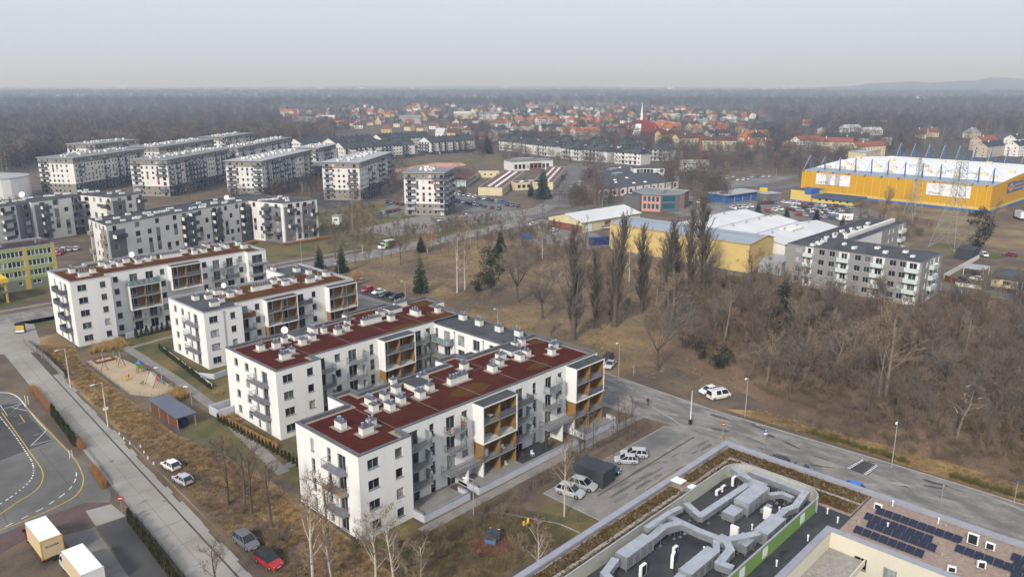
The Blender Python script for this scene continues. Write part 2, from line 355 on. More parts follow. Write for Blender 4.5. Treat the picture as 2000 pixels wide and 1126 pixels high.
def balcony(root,fr,u0,u1,z,dep=1.4,style='bars',railmat='rail',slabmat='slab',left=True,right=True,screen=False,th=0.18):
 s=MB();fbox(s,fr,u0,u1,0.003,dep,z-th,z,0);ba=s.build('balcony',[slabmat],root)
 i=0.05;pts=[fr(u0+i,dep-i,z),fr(u1-i,dep-i,z)]
 if left:pts=[fr(u0+i,0.05,z)]+pts
 if right:pts=pts+[fr(u1-i,0.05,z)]
 r=MB()
 if style=='bars':railing_mb(r,pts,z,m=0);r.build('railing',[railmat],root)
 else:
  for a,b in zip(pts[:-1],pts[1:]):
   f2=Fr(a,b);fbox(r,f2,0,f2.L,-0.02,0.03,z-(0.1 if style=='solid' else-0.04),z+1.05,0)
  if style=='glass':
   rr=MB()
   for a,b in zip(pts[:-1],pts[1:]):rr.tube((a[0],a[1],z+1.09),(b[0],b[1],z+1.09),0.03,0.03,4)
   rr.build('handrail',['rail'],root)
  r.build('railing',[railmat],root)
 if screen:
  q=MB();fbox(q,fr,u1-0.06,u1-0.02,0.02,dep-0.1,z+0.1,z+1.9);q.build('side_screen',['glass_rail'],root)
 return ba
def roof_poly(root,poly,z,cap='flash',cover='sedum',inset=0.45,gravel=0.75,cap_h=0.0,par=0.5,wallmat='chimney_white'):
 """flat roof: cover sheet, gravel margin, raised parapet with a metal cap; poly counter-clockwise"""
 def off(d):
  n=len(poly);out=[]
  for i in range(n):
   a,b,c=poly[i-1],poly[i],poly[(i+1)%n]
   f1,f2=Fr(a,b),Fr(b,c)
# intersection of inset lines
   p1=(a[0]-f1.n[0]*d,a[1]-f1.n[1]*d);p2=(b[0]-f2.n[0]*d,b[1]-f2.n[1]*d)
   cr=f1.d[0]*f2.d[1]-f1.d[1]*f2.d[0]
   if abs(cr)<1e-6:out.append((b[0]-f1.n[0]*d,b[1]-f1.n[1]*d));continue
   t=((p2[0]-p1[0])*f2.d[1]-(p2[1]-p1[1])*f2.d[0])/cr
   out.append((p1[0]+f1.d[0]*t,p1[1]+f1.d[1]*t))
  return out
 inn=off(inset);ou=off(-0.04);m=MB();n=len(poly);zi=z-par
 for i in range(n):
  j=(i+1)%n
  m.face([(*ou[i],z+0.03),(*ou[j],z+0.03),(*inn[j],z+0.02),(*inn[i],z+0.02)],0)
  m.face([(*ou[i],z-0.12),(*ou[j],z-0.12),(*ou[j],z+0.03),(*ou[i],z+0.03)],0)
  m.face([(*inn[i],z+0.02),(*inn[j],z+0.02),(*inn[j],zi),(*inn[i],zi)],0)
 m.build('parapet_cap',[cap],root)
 g=MB();g.face([(*p,zi)for p in inn],0);g.build('roof',['gravel_strip' if gravel>0 else cover],root)
 if gravel>0:
  cv=MB();q=off(inset+gravel);cv.prism(q,zi+0.01,zi+0.07,0);cv.build('roof_planting',[cover],root)
 return zi
def vent(parent,L,x,y,z,h=0.55,r=0.17,capm='sky_reflect_cap'):
 m=MB();m.cyl(x,y,z,r,z+h*0.55,r,8,0);m.cyl(x,y,z+h*0.55,r*1.35,z+h*0.95,r*1.35,8,0);m.cyl(x,y,z+h*0.95,r*1.4,z+h,r*1.1,8,1)
 return m.build('vent',['zinc',capm],parent)
def chimney(root,x,y,z,lx=1.1,ly=1.1,h=1.15,nv=1,capm='sky_reflect_cap',gravel=True,seed=0):
 rnd=random.Random(int(x*31+y*17)+seed)
 m=MB()
 if gravel:m.box(x-lx/2-0.55,y-ly/2-0.55,z+0.02,x+lx/2+0.55,y+ly/2+0.55,z+0.095,2)
 m.box(x-lx/2,y-ly/2,z,x+lx/2,y+ly/2,z+h,0);m.box(x-lx/2-0.07,y-ly/2-0.07,z+h,x+lx/2+0.07,y+ly/2+0.07,z+h+0.09,1)
 c=m.build('chimney',['chimney_white','flash','gravel_strip'],root,at=(x,y,z))
 for i in range(nv):
  t=(i+0.5)/nv-0.5
  vx,vy=x+(t*lx if lx>=ly else rnd.uniform(-.12,.12)),y+(t*ly if ly>lx else rnd.uniform(-.12,.12))
  hh=rnd.choice((0.45,0.55,0.7));r=rnd.choice((0.11,0.14,0.17));z0=z+h+0.09
  v=MB();cp=1 if rnd.random()<0.72 else 0
  v.cyl(vx,vy,z0,r,z0+hh*.55,r,8,0);v.cyl(vx,vy,z0+hh*.55,r*1.35,z0+hh*.93,r*1.35,8,0);v.cyl(vx,vy,z0+hh*.93,r*1.4,z0+hh,r*1.1,8,cp)
  ob=bpy.data.objects.new('vent',v.mesh('vent',['zinc',capm],(x,y,z)));link(ob,c)
 return c
HEAD=[2.45,5.50,8.57,11.65,14.70]
def cols_to_holes(cols,floors):
 """cols: (u0, u1, type); returns window rectangles per floor"""
 out=[]
 for u0,u1,t in cols:
  for f in range(floors):
   if t.endswith('*')and f==0:continue
   k=t[0];h=HEAD[f]
   hh={'S':1.45,'W':1.45,'N':2.05,'D':2.28,'B':2.15}[k]
   if f==0 and k=='N':hh=2.1
   out.append((u0,u1,h-hh,h,k))
 return out
def put_windows(root,fr,holes,lvl=0,frame='frame_grey'):
 for u0,u1,z0,z1,k in holes:
  window(root,fr,u0,u1,z0,z1,2 if k in 'WDB' else 1,frame,lvl)
def loggia(root,fr,u0,u1,zlo,zhi,dep=2.35,lower=1,mid=True,floors=2):
 """white picture-frame box with two storeys of loggias, timber lined; lower storeys continue below without the frame"""
 t=0.16;w=MB()
 fbox(w,fr,u0,u0+t,0.003,dep,zlo,zhi);fbox(w,fr,u1-t,u1,0.003,dep,zlo,zhi)
 fbox(w,fr,u0+t,u1-t,0.003,dep,zhi-0.25,zhi-0.003);fbox(w,fr,u0+t,u1-t,0.003,dep,zlo,zlo+0.22)
 w.build('loggia_frame',['white_wall'],root)
 rf=MB();fbox(rf,fr,u0+0.02,u1-0.02,0.01,dep-0.02,zhi+0.0,zhi+0.05);rf.build('loggia_roof',['bitumen'],root)
 um=(u0+u1)/2;st=(zhi-zlo)/floors
 levels=[zlo+0.22+i*3.07 for i in range(floors)]
 for lv in range(1,lower+1):levels.append(zlo+0.22-3.07*lv)
 for i,z in enumerate(levels):
  outer=i>=floors
  s=MB()
  if i>0 or outer:fbox(s,fr,u0+t,u1-t,0.004,dep-0.05,z-0.2,z);s.build('loggia_floor',['slab'],root)
  top=z+2.78
  for(a,b,o1)in((u0+t,u0+t+0.04,dep-0.15),(u1-t-0.04,u1-t,dep-0.15),(um-0.08,um+0.08,dep-0.15),(u0+t+2.3,um-0.1,0.03),(um+2.3,u1-t-0.05,0.03)):
   pn=MB();fbox(pn,fr,a,b,0.004,o1,z,top);pn.build('timber_panel',['wood_panel'],root)
  for a in(u0+t+0.15,um+0.2):window(root,fr,a,a+2.0,z+0.05,z+2.35,2,'frame_white',1,depth=-0.08,name='balcony_door')
  if z>0.6:
   r=MB();railing_mb(r,[fr(u0+t,dep-0.1,z),fr(um,dep-0.1,z)],z,m=0);r.build('railing',['rail'],root)
   r=MB();railing_mb(r,[fr(um,dep-0.1,z),fr(u1-t,dep-0.1,z)],z,m=0)
   if(i+int(u0))%3==0:fbox(r,fr,um+0.1,u1-t,dep-0.12,dep-0.11,z+0.1,z+0.98,0)
   r.build('railing',['rail'],root)
 return levels
# ---------------------------------------------------------------- white block with sedum roofs, U-shaped (near)
def wall_obj(root,frs,z0,z1,mats=('white_wall','reveal')):
 m=MB()
 for fr,holes in frs:facade(m,fr,z0,z1,holes)
 return m.build('wall',list(mats),root)
def mkwall(root,segs,z0,z1,floors,lvl=0):
 m=MB()
 for p0,p1,cols in segs:
  fr=Fr(p0,p1);hs=cols_to_holes(cols,floors);facade(m,fr,z0,z1,hs);put_windows(root,fr,hs,lvl)
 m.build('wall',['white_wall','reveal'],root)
ZT=12.8
nb=thing('apartment_building','U-shaped white apartment building with dark red sedum roofs, nearest in view','building',(80,105,0))
X=lambda x0:(lambda a,b,t:(a-x0,b-x0,t))
# D wing
D=[(52.7,78.8),(61.6,78.8),(61.6,81.5),(107.2,81.5),(107.2,97.0),(88.6,97.0),(88.6,99.5),(83.8,99.5),(83.8,96.9),(65.7,96.9),(65.7,99.3),(61.4,99.3),(61.4,94.3),(52.7,94.3)]
x=X(61.6)
mkwall(nb,[(D[0],D[1],[(1.4,3.3,'W'),(6.0,7.3,'S')]),(D[1],D[2],[]),
(D[2],D[3],[x(63.0,65.0,'D'),x(67.15,68.1,'N'),x(70.4,72.2,'D'),x(73.55,74.8,'S*'),x(85.6,87.3,'D'),x(89.7,90.65,'N'),x(92.9,94.6,'D'),x(96.1,97.3,'S*')]),
(D[3],D[4],[]),(D[5],D[6],[]),(D[6],D[7],[]),(D[7],D[8],[]),(D[8],D[9],[]),(D[9],D[10],[]),(D[10],D[11],[]),(D[11],D[12],[]),(D[12],D[13],[]),
(D[13],D[0],[(94.3-90.5,94.3-89.6,'N'),(94.3-86.3,94.3-85.4,'N'),(94.3-83.75,94.3-81.85,'D')])],-0.3,ZT,4)
zr=roof_poly(nb,D,ZT)
fS=Fr(D[2],D[3]);fW=Fr(D[13],D[0])
for f in(1,2,3):
 zf=HEAD[f]-2.3
 balcony(nb,fW,94.3-85.9,94.3-81.4,zf,1.35,'bars','rail' if f!=2 else 'beech_hedge',screen=False)
 balcony(nb,fS,0.05,4.7,zf,1.7,'bars',left=False,screen=True)
 if f>1:
  balcony(nb,fS,69.95-61.6,73.35-61.6,zf,1.45,'bars',screen=True)
  balcony(nb,fS,92.4-61.6,95.8-61.6,zf,1.45,'glass' if f==3 else 'bars','glass_rail' if f==3 else 'rail',screen=True)
 balcony(nb,fS,83.6-61.6,88.2-61.6,zf,1.75,'solid' if f==3 else 'bars','rail',left=False,screen=f<3)
balcony(nb,fS,69.2-61.6,76.0-61.6,HEAD[1]-2.3,2.3,'bars','rail_dark',right=False)
balcony(nb,fS,91.4-61.6,98.4-61.6,HEAD[1]-2.3,2.3,'bars','rail',right=False)
loggia(nb,fS,75.9-61.6,83.55-61.6,6.0,12.35,lower=2)
loggia(nb,fS,98.4-61.6,106.4-61.6,6.0,12.35,lower=2)
# entrance porch walls below the long balconies
for a in(72.6,94.9):
 m=MB();m.box(a,79.25,-0.1,a+0.25,81.49,3.0);m.box(a+3.2,79.25,-0.1,a+3.45,81.49,3.0);m.build('porch_wall',['white_wall'],nb)
# C wing and link
Cw=[(61.2,114.8),(70.1,114.8),(70.1,117.5),(98.9,117.5),(98.9,117.52),(107.4,117.52),(107.4,127.4),(110.3,127.4),(110.3,133.8),(100.4,133.8),(100.4,135.6),(88.6,135.6),(88.6,133.0),(61.2,133.0)]
Cw=[Cw[0],Cw[1],Cw[2],(107.4,117.5)]+Cw[6:]
x=X(70.1)
mkwall(nb,[(Cw[0],Cw[1],[(1.25,3.2,'W'),(6.0,7.3,'S')]),(Cw[1],Cw[2],[]),
(Cw[2],(98.9,117.5),[x(71.0,72.6,'D'),x(74.7,75.95,'S'),x(77.7,79.6,'D'),x(82.6,83.55,'N'),x(93.85,95.4,'D'),x(96.6,97.85,'S')]),
((107.4,117.5),Cw[4],[]),(Cw[4],Cw[5],[]),(Cw[5],Cw[6],[(1.0,1.9,'N')]),(Cw[6],Cw[7],[]),(Cw[7],Cw[8],[]),(Cw[8],Cw[9],[]),(Cw[9],Cw[10],[]),(Cw[10],Cw[11],[]),
(Cw[11],Cw[0],[(133.0-129.75,133.0-128.4,'S'),(133.0-125.85,133.0-124.45,'S'),(133.0-122.4,133.0-121.6,'N'),(133.0-119.8,133.0-117.9,'D')])],-0.3,ZT,4)
roof_poly(nb,Cw,ZT)
fS2=Fr(Cw[2],(98.9,117.5));fW2=Fr(Cw[11],Cw[0])
for f in(1,2,3):
 zf=HEAD[f]-2.3
 balcony(nb,fW2,133.0-122.6,133.0-117.5,zf,1.35,'bars','rail_dark')
 balcony(nb,fS2,0.05,3.9,zf,1.6,'bars',left=False,screen=f!=3)
 balcony(nb,fS2,77.2-70.1,80.9-70.1,zf,1.45,'bars',screen=True)
 balcony(nb,fS2,92.3-70.1,96.2-70.1,zf,1.5,'bars',left=False,screen=True)
balcony(nb,fS2,84.4-70.1,88.2-70.1,HEAD[1]-2.3,1.6,'solid','taupe_wall');balcony(nb,fS2,88.5-70.1,92.0-70.1,HEAD[1]-2.3,1.6,'bars')
loggia(nb,fS2,84.5-70.1,92.1-70.1,6.15,12.35,dep=2.2,lower=1)
ZL=12.35
Lk=[(98.9,97.02),(107.35,97.02),(107.35,117.48),(98.9,117.48)]
m=MB();fr=Fr(Lk[3],Lk[0]);hs=[]
for f in range(4):
 hd=HEAD[f]-0.15
 hs+=[(0.3,1.1,hd-2.0,hd,'N'),(2.95,4.85,hd-2.25,hd,'D'),(7.2,9.1,hd-2.1,hd,'B'),(11.6,13.5,hd-2.1,hd,'B'),(16.2,18.0,hd-2.1,hd,'B')]
facade(m,fr,-0.3,ZL,hs);put_windows(nb,fr,hs);facade(m,Fr(Lk[1],Lk[2]),-0.3,ZL);m.build('wall',['white_wall','reveal'],nb)
roof_poly(nb,Lk,ZL,cover='bitumen',gravel=0,par=0.25)
for f in(1,2,3):balcony(nb,fr,0.6,6.0,HEAD[f]-2.4,1.8,'glass' if f==3 else 'bars','glass_rail' if f==3 else 'rail')
for a in(6.3,14.6):
 g=MB();p=fr(a,0.1,0);g.cyl(p[0],p[1],0.2,0.06,11.6,0.06,6);g.cyl(p[0],p[1],11.6,0.13,12.0,0.16,8);g.build('downpipe',['zinc'],nb)
Rz=ZT-0.5
for(cx,cy,lx,ly,nv)in[(56.7,88.7,1.0,1.7,3),(60.1,86.0,1.1,1.1,2),(58.2,84.6,1.9,1.0,3),(64.7,92.5,1.1,1.7,3),(63.6,90.2,1.1,1.1,1),(65.6,88.9,1.0,1.6,2),(67.3,92.4,1.1,1.3,2),(68.2,89.5,1.1,1.3,2),(70.3,93.4,1.1,1.3,2),(71.8,89.2,1.2,1.4,2),(74.6,90.2,1.2,1.1,1),(76.7,94.5,1.8,1.0,2),(80.3,89.8,3.9,1.0,6),(85.1,93.4,1.4,1.1,3),(87.8,89.2,1.1,1.5,3),(90.6,90.2,1.1,1.2,1),(93.0,92.3,1.5,1.4,2),(95.2,89.7,1.1,1.5,2),(97.6,90.2,1.1,1.2,2),(101.3,87.4,1.1,1.1,2),(103.9,89.2,1.6,1.1,3),(101.6,95.2,1.1,1.1,2),(99.4,95.0,1.0,1.0,1),(72.0,96.4,1.0,1.0,1),
(65.6,127.9,1.2,1.2,2),(68.3,127.0,1.4,1.0,2),(70.9,128.6,1.0,1.0,1),(72.8,125.3,1.2,1.2,2),(75.4,126.0,1.2,1.0,1),(79.5,128.4,1.0,1.0,1),(81.0,125.8,1.2,1.2,2),(83.4,126.3,1.1,1.0,1),(85.6,129.2,1.0,1.0,1),(78.0,130.0,1.0,2.4,3),(66.3,120.4,1.9,1.0,4),(68.5,121.9,1.0,1.0,1),(90.0,127.0,4.6,1.0,7),(94.0,125.6,1.3,1.2,2),(94.4,129.8,1.6,1.3,2),(100.0,124.9,1.1,2.6,3),(104.5,122.9,1.0,1.0,1),(101.6,132.2,3.2,1.0,5)]:
 chimney(nb,cx,cy,Rz,lx,ly,nv=nv)
for(cx,cy,lx,ly)in[(96.6,93.3,2.6,2.9),(74.0,92.6,3.2,2.9),(74.2,129.2,3.0,2.6),(98.0,130.2,3.4,2.4)]:
 m=MB();m.box(cx-lx/2,cy-ly/2,Rz,cx+lx/2,cy+ly/2,Rz+1.0,0);m.box(cx-lx/2-0.1,cy-ly/2-0.1,Rz+1.0,cx+lx/2+0.1,cy+ly/2+0.1,Rz+1.1,1);m.build('lift_housing',['chimney_white','bitumen'],nb)
for(cx,cy)in[(105.2,115.6),(104.9,110.3),(104.9,104.5),(105.5,99.7)]:chimney(nb,cx,cy,ZL-0.25,1.1,1.5,nv=2,gravel=False)
def patches(root,rects,z,mt='sedum_moss',name='moss_patch',seed=3):
 rnd=random.Random(seed)
 for(x0,y0,x1,y1)in rects:
  m=MB();n=14;cx,cy=(x0+x1)/2,(y0+y1)/2
  m.face([(cx+(x1-x0)/2*math.cos(2*math.pi*i/n)*rnd.uniform(.8,1.1),cy+(y1-y0)/2*math.sin(2*math.pi*i/n)*rnd.uniform(.8,1.1),z)for i in range(n)]);m.build(name,[mt],root)
patches(nb,[(75.5,83.5,83.5,88.0),(92.5,84.0,97.5,86.4),(103.2,92.6,106.0,95.8),(101.5,118.8,106.2,124.8),(103.5,128.4,109.0,132.4),(89.5,118.9,97.0,121.4)],Rz+0.078)
def roof_seams(root,segs,z,w=0.12,mt='slab'):
 for a,b in segs:
  fr=Fr(a,b);m=MB();fbox(m,fr,0,fr.L,-w/2,w/2,z,z+0.012);m.build('roof_strip',[mt],root)
roof_seams(nb,[((62.0,80.3),(62.0,93.2)),((70.4,83.0),(70.4,95.6)),((79.0,83.0),(79.0,95.6)),((87.8,83.0),(87.8,95.6)),((96.4,83.0),(96.4,95.6)),((70.5,116.5),(70.5,131.6)),((79.5,119.0),(79.5,131.6)),((88.6,119.0),(88.6,131.6)),((97.5,119.0),(97.5,131.6))],Rz+0.075,0.07)
roof_seams(nb,[((62.5,91.3),(72.5,91.3)),((85.5,91.6),(94,91.6)),((98,95.4),(106,93.0))],Rz+0.076,0.3,'bitumen')
dish_m=MB()
def dish(root,x,y,z,r=0.7):
 m=MB();m.tube((x,y,z),(x,y,z+1.3),0.05,0.05,5,1);n=12
 fwd=Vector((-0.62,-0.72,0.3)).normalized();a=fwd.cross(Vector((0,0,1))).normalized();b=a.cross(fwd);c=Vector((x,y,z+1.6));
 rim=[tuple(c+a*(r*math.cos(2*math.pi*i/n))+b*(r*math.sin(2*math.pi*i/n))+fwd*0.16)for i in range(n)]
 rimb=[tuple(Vector(p)-fwd*0.03)for p in rim]
 for i in range(n):m.face([tuple(c),rim[i],rim[(i+1)%n]],0);m.face([tuple(c-fwd*0.05),rimb[(i+1)%n],rimb[i]],0)
 m.tube(tuple(c),tuple(c+fwd*0.55),0.02,0.02,4,1);m.build('satellite_dish',['lamp_white','rail'],root)
dish(nb,72.6,131.2,Rz)
# courtyard-side canopies seen over the parapet
for(x0,y0,x1,y1)in[(65.9,97.0,69.6,99.0),(88.8,97.1,92.2,99.2)]:
 m=MB();m.box(x0,y0,11.9,x1,y1,12.3);m.build('loggia_roof',['bitumen'],nb)
# garden walls and terraces on the south side
for pts in([(61.6,78.75),(61.7,76.6),(70.4,76.6),(70.4,78.9)],[(72.4,79.0),(72.4,76.6),(96.0,76.6)],[(98.2,79.2),(98.2,76.6),(107.4,76.6),(107.4,79.0)]):
 m=MB()
 for a,b in zip(pts[:-1],pts[1:]):
  fr=Fr(a,b);fbox(m,fr,-0.1,fr.L+0.1,-0.14,0.14,-0.2,1.25);fbox(m,fr,-0.12,fr.L+0.12,-0.19,0.19,1.25,1.32,1)
 m.build('garden_wall',['patio_wall','sill_grey'],nb)
for(x0,x1,mt)in[(61.8,70.2,'paving'),(72.6,83.4,'paving'),(83.6,91.2,'bitumen_dark'),(98.4,107.2,'paving')]:
 m=MB();m.box(x0,76.78,0.1,x1,81.45,0.55);m.build('terrace',[mt],nb)
# ---------------------------------------------------------------- B block
bb=thing('apartment_building','white L-shaped apartment block with grey-and-brown roof beside the sand playground','building',(88,168,0))
Bp=[(68.4,157.3),(77.1,157.3),(77.1,159.8),(108.3,159.8),(108.3,184.9),(98.3,184.9),(98.3,175.2),(68.4,175.2)]
x=X(77.1)
mkwall(bb,[(Bp[0],Bp[1],[(1.1,3.05,'W'),(5.9,7.1,'S')]),(Bp[1],Bp[2],[]),
(Bp[2],Bp[3],[x(77.9,79.7,'D'),x(81.45,82.65,'S'),x(92.45,94.1,'D'),x(96.3,97.45,'S')]),(Bp[3],Bp[4],[]),(Bp[4],Bp[5],[]),
(Bp[5],Bp[6],[]),(Bp[6],Bp[7],[]),(Bp[7],Bp[0],[(175.2-172.5,175.2-171.15,'S'),(175.2-168.7,175.2-167.4,'S'),(175.2-165.2,175.2-164.3,'N'),(175.2-162.5,175.2-160.7,'D')])],-0.3,ZT,4)
roof_poly(bb,Bp,ZT,cap='flash_pale',cover='sedum_brown',inset=0.35,gravel=0.35)
for(x0,y0,x1,y1)in[(68.95,157.9,77.4,174.7),(98.9,175.4,107.8,184.3)]:
 m=MB();m.box(x0,y0,Rz+0.075,x1,y1,Rz+0.1);m.build('roof_membrane',['bitumen'],bb)
fB=Fr(Bp[2],Bp[3]);fBW=Fr(Bp[7],Bp[0])
for f in(1,2,3):
 zf=HEAD[f]-2.3
 balcony(bb,fBW,175.2-165.7,175.2-160.3,zf,1.35,'bars','rail_dark' if f==1 else 'rail')
 balcony(bb,fB,0.05,3.7,zf,1.6,'solid' if f==3 else 'bars','frame_brown' if f==3 else 'rail',left=False)
 balcony(bb,fB,91.5-77.1,95.6-77.1,zf,1.5,'solid' if f==3 else 'bars','balcony_dark' if f==3 else 'rail',left=False)
loggia(bb,fB,83.4-77.1,91.35-77.1,6.05,12.3,dep=1.9,lower=1);loggia(bb,fB,99.95-77.1,108.1-77.1,6.05,12.3,dep=1.9,lower=1)
for(cx,cy,lx,ly,nv)in[(72.6,170.4,1.2,1.6,2),(75.1,169.2,1.5,1.2,3),(73.3,162.4,2.0,1.1,4),(75.8,164.2,1.2,1.2,2),(78.3,171.6,1.4,1.1,2),(79.5,167.4,1.3,1.3,2),(82.1,168.2,1.1,1.1,1),(87.9,168.3,5.0,1.1,8),(92.8,171.2,1.3,1.2,2),(94.2,168.0,1.6,1.3,2),(96.8,168.6,1.1,1.2,1),(99.8,165.9,2.2,1.1,4),(102.8,167.0,1.1,1.3,1),(106.2,168.6,1.4,1.7,2),(104.3,173.8,1.1,1.4,2),(103.4,178.2,1.4,1.6,3),(99.6,183.4,1.0,1.2,2),(77.6,173.8,1.0,1.0,1)]:
 chimney(bb,cx,cy,Rz,lx,ly,nv=nv,capm='zinc')
for(cx,cy,lx,ly)in[(80.9,171.3,3.4,2.4),(96.4,172.3,3.2,2.3)]:
 m=MB();m.box(cx-lx/2,cy-ly/2,Rz,cx+lx/2,cy+ly/2,Rz+0.95,0);m.box(cx-lx/2-0.08,cy-ly/2-0.08,Rz+0.95,cx+lx/2+0.08,cy+ly/2+0.08,Rz+1.05,1);m.build('lift_housing',['chimney_white','bitumen'],bb)
dish(bb,80.6,172.6,Rz,0.62)
fr=Fr(Bp[0],Bp[1]);p=fr(4.4,0.08,0);g=MB();g.cyl(p[0],p[1],0.2,0.06,11.9,0.06,6);g.cyl(p[0],p[1],11.9,0.13,12.3,0.16,8);g.build('downpipe',['zinc'],bb)
# ---------------------------------------------------------------- A block
ab=thing('apartment_building','white five-storey apartment block with red roof at the street corner','building',(79,204,0))
ZA=15.8
Ap=[(53.9,194.0),(62.8,194.0),(62.8,196.7),(98.6,196.7),(98.6,195.0),(104.0,195.0),(104.0,213.0),(62.6,213.0),(62.6,210.2),(53.9,210.2)]
x=X(62.8)
mkwall(ab,[(Ap[0],Ap[1],[(1.45,3.45,'W'),(6.4,7.7,'S')]),(Ap[1],Ap[2],[]),
(Ap[2],Ap[3],[x(64.2,65.4,'S'),x(68.05,70.0,'D'),x(71.95,73.85,'D'),x(75.5,76.7,'S'),x(86.5,87.75,'S'),x(89.4,91.3,'D'),x(93.2,95.1,'D'),x(96.7,97.9,'S')]),
(Ap[3],Ap[4],[]),(Ap[4],Ap[5],[(1.2,4.3,'D')]),(Ap[5],Ap[6],[]),(Ap[6],Ap[7],[]),(Ap[7],Ap[8],[]),(Ap[8],Ap[9],[]),
(Ap[9],Ap[0],[(210.2-206.0,210.2-204.9,'N'),(210.2-201.4,210.2-200.4,'N'),(210.2-198.75,210.2-196.95,'D')])],-0.6,ZA,5)
roof_poly(ab,Ap,ZA,cap='flash_pale',cover='sedum_brown',inset=0.35,gravel=0.3)
fA=Fr(Ap[2],Ap[3]);fAW=Fr(Ap[9],Ap[0]);fA3=Fr(Ap[4],Ap[5])
for f in(1,2,3,4):
 zf=HEAD[f]-2.3
 balcony(ab,fAW,210.2-201.5 if f<3 else 210.2-203.4,210.2-196.6,zf,1.5,'solid','balcony_dark')
 balcony(ab,fA,88.8-62.8,92.2-62.8,zf,1.4,'bars',screen=True);balcony(ab,fA,92.7-62.8,96.0-62.8,zf,1.4,'solid' if f==3 else 'bars',screen=f==4)
 balcony(ab,fA3,0.1,5.8,zf,1.3,'bars','rail')
balcony(ab,fA,67.0-62.8,74.6-62.8,HEAD[4]-2.3,2.2,'glass','glass_rail')
balcony(ab,fA,67.6-62.8,70.6-62.8,HEAD[1]-2.3,1.5,'bars');balcony(ab,fA,71.6-62.8,74.4-62.8,HEAD[1]-2.3,1.5,'bars',screen=True)
loggia(ab,fA,67.0-62.8,74.6-62.8,5.95,12.1,dep=2.1,lower=0);loggia(ab,fA,77.5-62.8,85.4-62.8,9.05,15.35,dep=2.1,lower=0)
for u in(77.8,82.0):
 for f in(0,1):window(ab,fA,u-62.8,u+2.2-62.8,HEAD[f]-2.2,HEAD[f],2,'frame_grey',1,depth=-0.03,name='balcony_door')
Ra=ZA-0.5
for(cx,cy,lx,ly,nv)in[(58.1,206.0,1.2,1.7,3),(58.8,199.8,2.2,1.1,4),(61.6,202.0,1.2,1.2,2),(65.8,208.4,1.2,1.5,3),(66.2,205.2,1.2,1.2,1),(68.5,208.6,1.1,1.4,1),(68.9,204.8,1.2,1.4,2),(71.7,208.0,1.5,1.2,2),(73.5,204.7,1.3,1.3,2),(76.1,205.2,1.1,1.1,1),(78.0,206.4,1.1,1.1,1),(82.4,205.8,5.4,1.1,8),(87.2,208.8,1.6,1.2,2),(88.6,205.4,1.2,1.3,1),(91.2,205.4,1.5,1.2,3),(94.6,211.3,1.4,2.2,3),(95.2,205.4,1.4,1.3,2),(98.2,209.4,1.2,1.5,2),(98.2,206.2,1.1,1.3,2),(102.6,208.0,1.2,1.2,1),(101.8,203.0,1.5,1.5,2)]:
 chimney(ab,cx,cy,Ra,lx,ly,nv=nv,capm='zinc')
for(cx,cy,lx,ly)in[(75.3,208.0,3.2,2.2),(91.6,209.4,3.4,2.2)]:
 m=MB();m.box(cx-lx/2,cy-ly/2,Ra,cx+lx/2,cy+ly/2,Ra+0.9,0);m.box(cx-lx/2-0.08,cy-ly/2-0.08,Ra+0.9,cx+lx/2+0.08,cy+ly/2+0.08,Ra+1.0,1);m.build('lift_housing',['chimney_white','bitumen'],ab)
dish(ab,73.8,209.4,Ra,0.75)
used=[]
def occupy(fr,L,dep):
 n=max(1,int(L/12))
 for i in range(n+1):p=fr(L*i/n,-dep/2,0);used.append((p[0],p[1],dep/2+5))
# ================================================================ grey-and-white blocks with brown window frames
def gw_face(root,mb,p0,p1,z1,cols,zones=(),storey=3.1,z0=-0.3,frame='frame_brown',lvl=1,skip0=False):
 """cols: (u, width, floors or None, kind)"""
 fr=Fr(p0,p1);hs=[]
 n=int(round((z1-0.4)/storey))
 for c in cols:
  u,w=c[0],c[1];fl=c[2]if len(c)>2 and c[2]else range(n);h=c[3]if len(c)>3 else 1.75
  for f in fl:
   zt=f*storey+2.65;hs.append((u,u+w,zt-h,zt))
 facade(mb,fr,z0,z1,hs,0,1,0.16,zones)
 for h in hs:window(root,fr,h[0],h[1],h[2],h[3],2 if h[1]-h[0]>1.3 else 1,frame,lvl,depth=0.15)
 return fr
def box_balcony(root,fr,u0,u1,z,dep=1.3,rail='balcony_dark',white_end=True):
 m=MB();fbox(m,fr,u0,u1,0.003,dep,z-0.18,z,0);fbox(m,fr,u0,u1,dep,dep+0.05,z-0.2,z+1.0,0)
 fbox(m,fr,u0-0.05,u0,0.003,dep+0.05,z-0.2,z+1.0,1 if white_end else 0);fbox(m,fr,u1,u1+0.05,0.003,dep+0.05,z-0.2,z+1.0,0)
 return m.build('balcony',[rail,'e_white'],root)
def flat_roof(root,poly,z,cover='bitumen_dark',edge='flash',par=0.35):
 roof_poly(root,poly,z,cap=edge,cover=cover,inset=0.3,gravel=0,par=par)
def skylight_row(root,pts,z,seed=1,w=(1.2,2.6)):
 rnd=random.Random(seed)
 for(x,y)in pts:
  lx,ly,a=rnd.uniform(*w),rnd.uniform(0.9,1.3),0
  m=MB();m.box(x-lx/2,y-ly/2,z,x+lx/2,y+ly/2,z+rnd.uniform(.5,.75),0)
  for k in range(rnd.randint(1,3)):
   vx=x+rnd.uniform(-.35,.35)*lx;m.cyl(vx,y,z+.6,0.14,z+rnd.uniform(.95,1.5),0.14,6,1)
  m.build('chimney',['frame_white','flash'],root,at=(x,y,z))
GW=['e_white','reveal','grey_wall','e_panel','taupe_wall']
ZE=15.6
Eb=thing('apartment_building','L-shaped grey-and-white apartment block with brown window frames behind the road hedge','building',(125,285,0))
E0,E1,E2,E3=(87.5,267.7),(147.3,286.6),(152.6,269.9),(168.0,270.1)
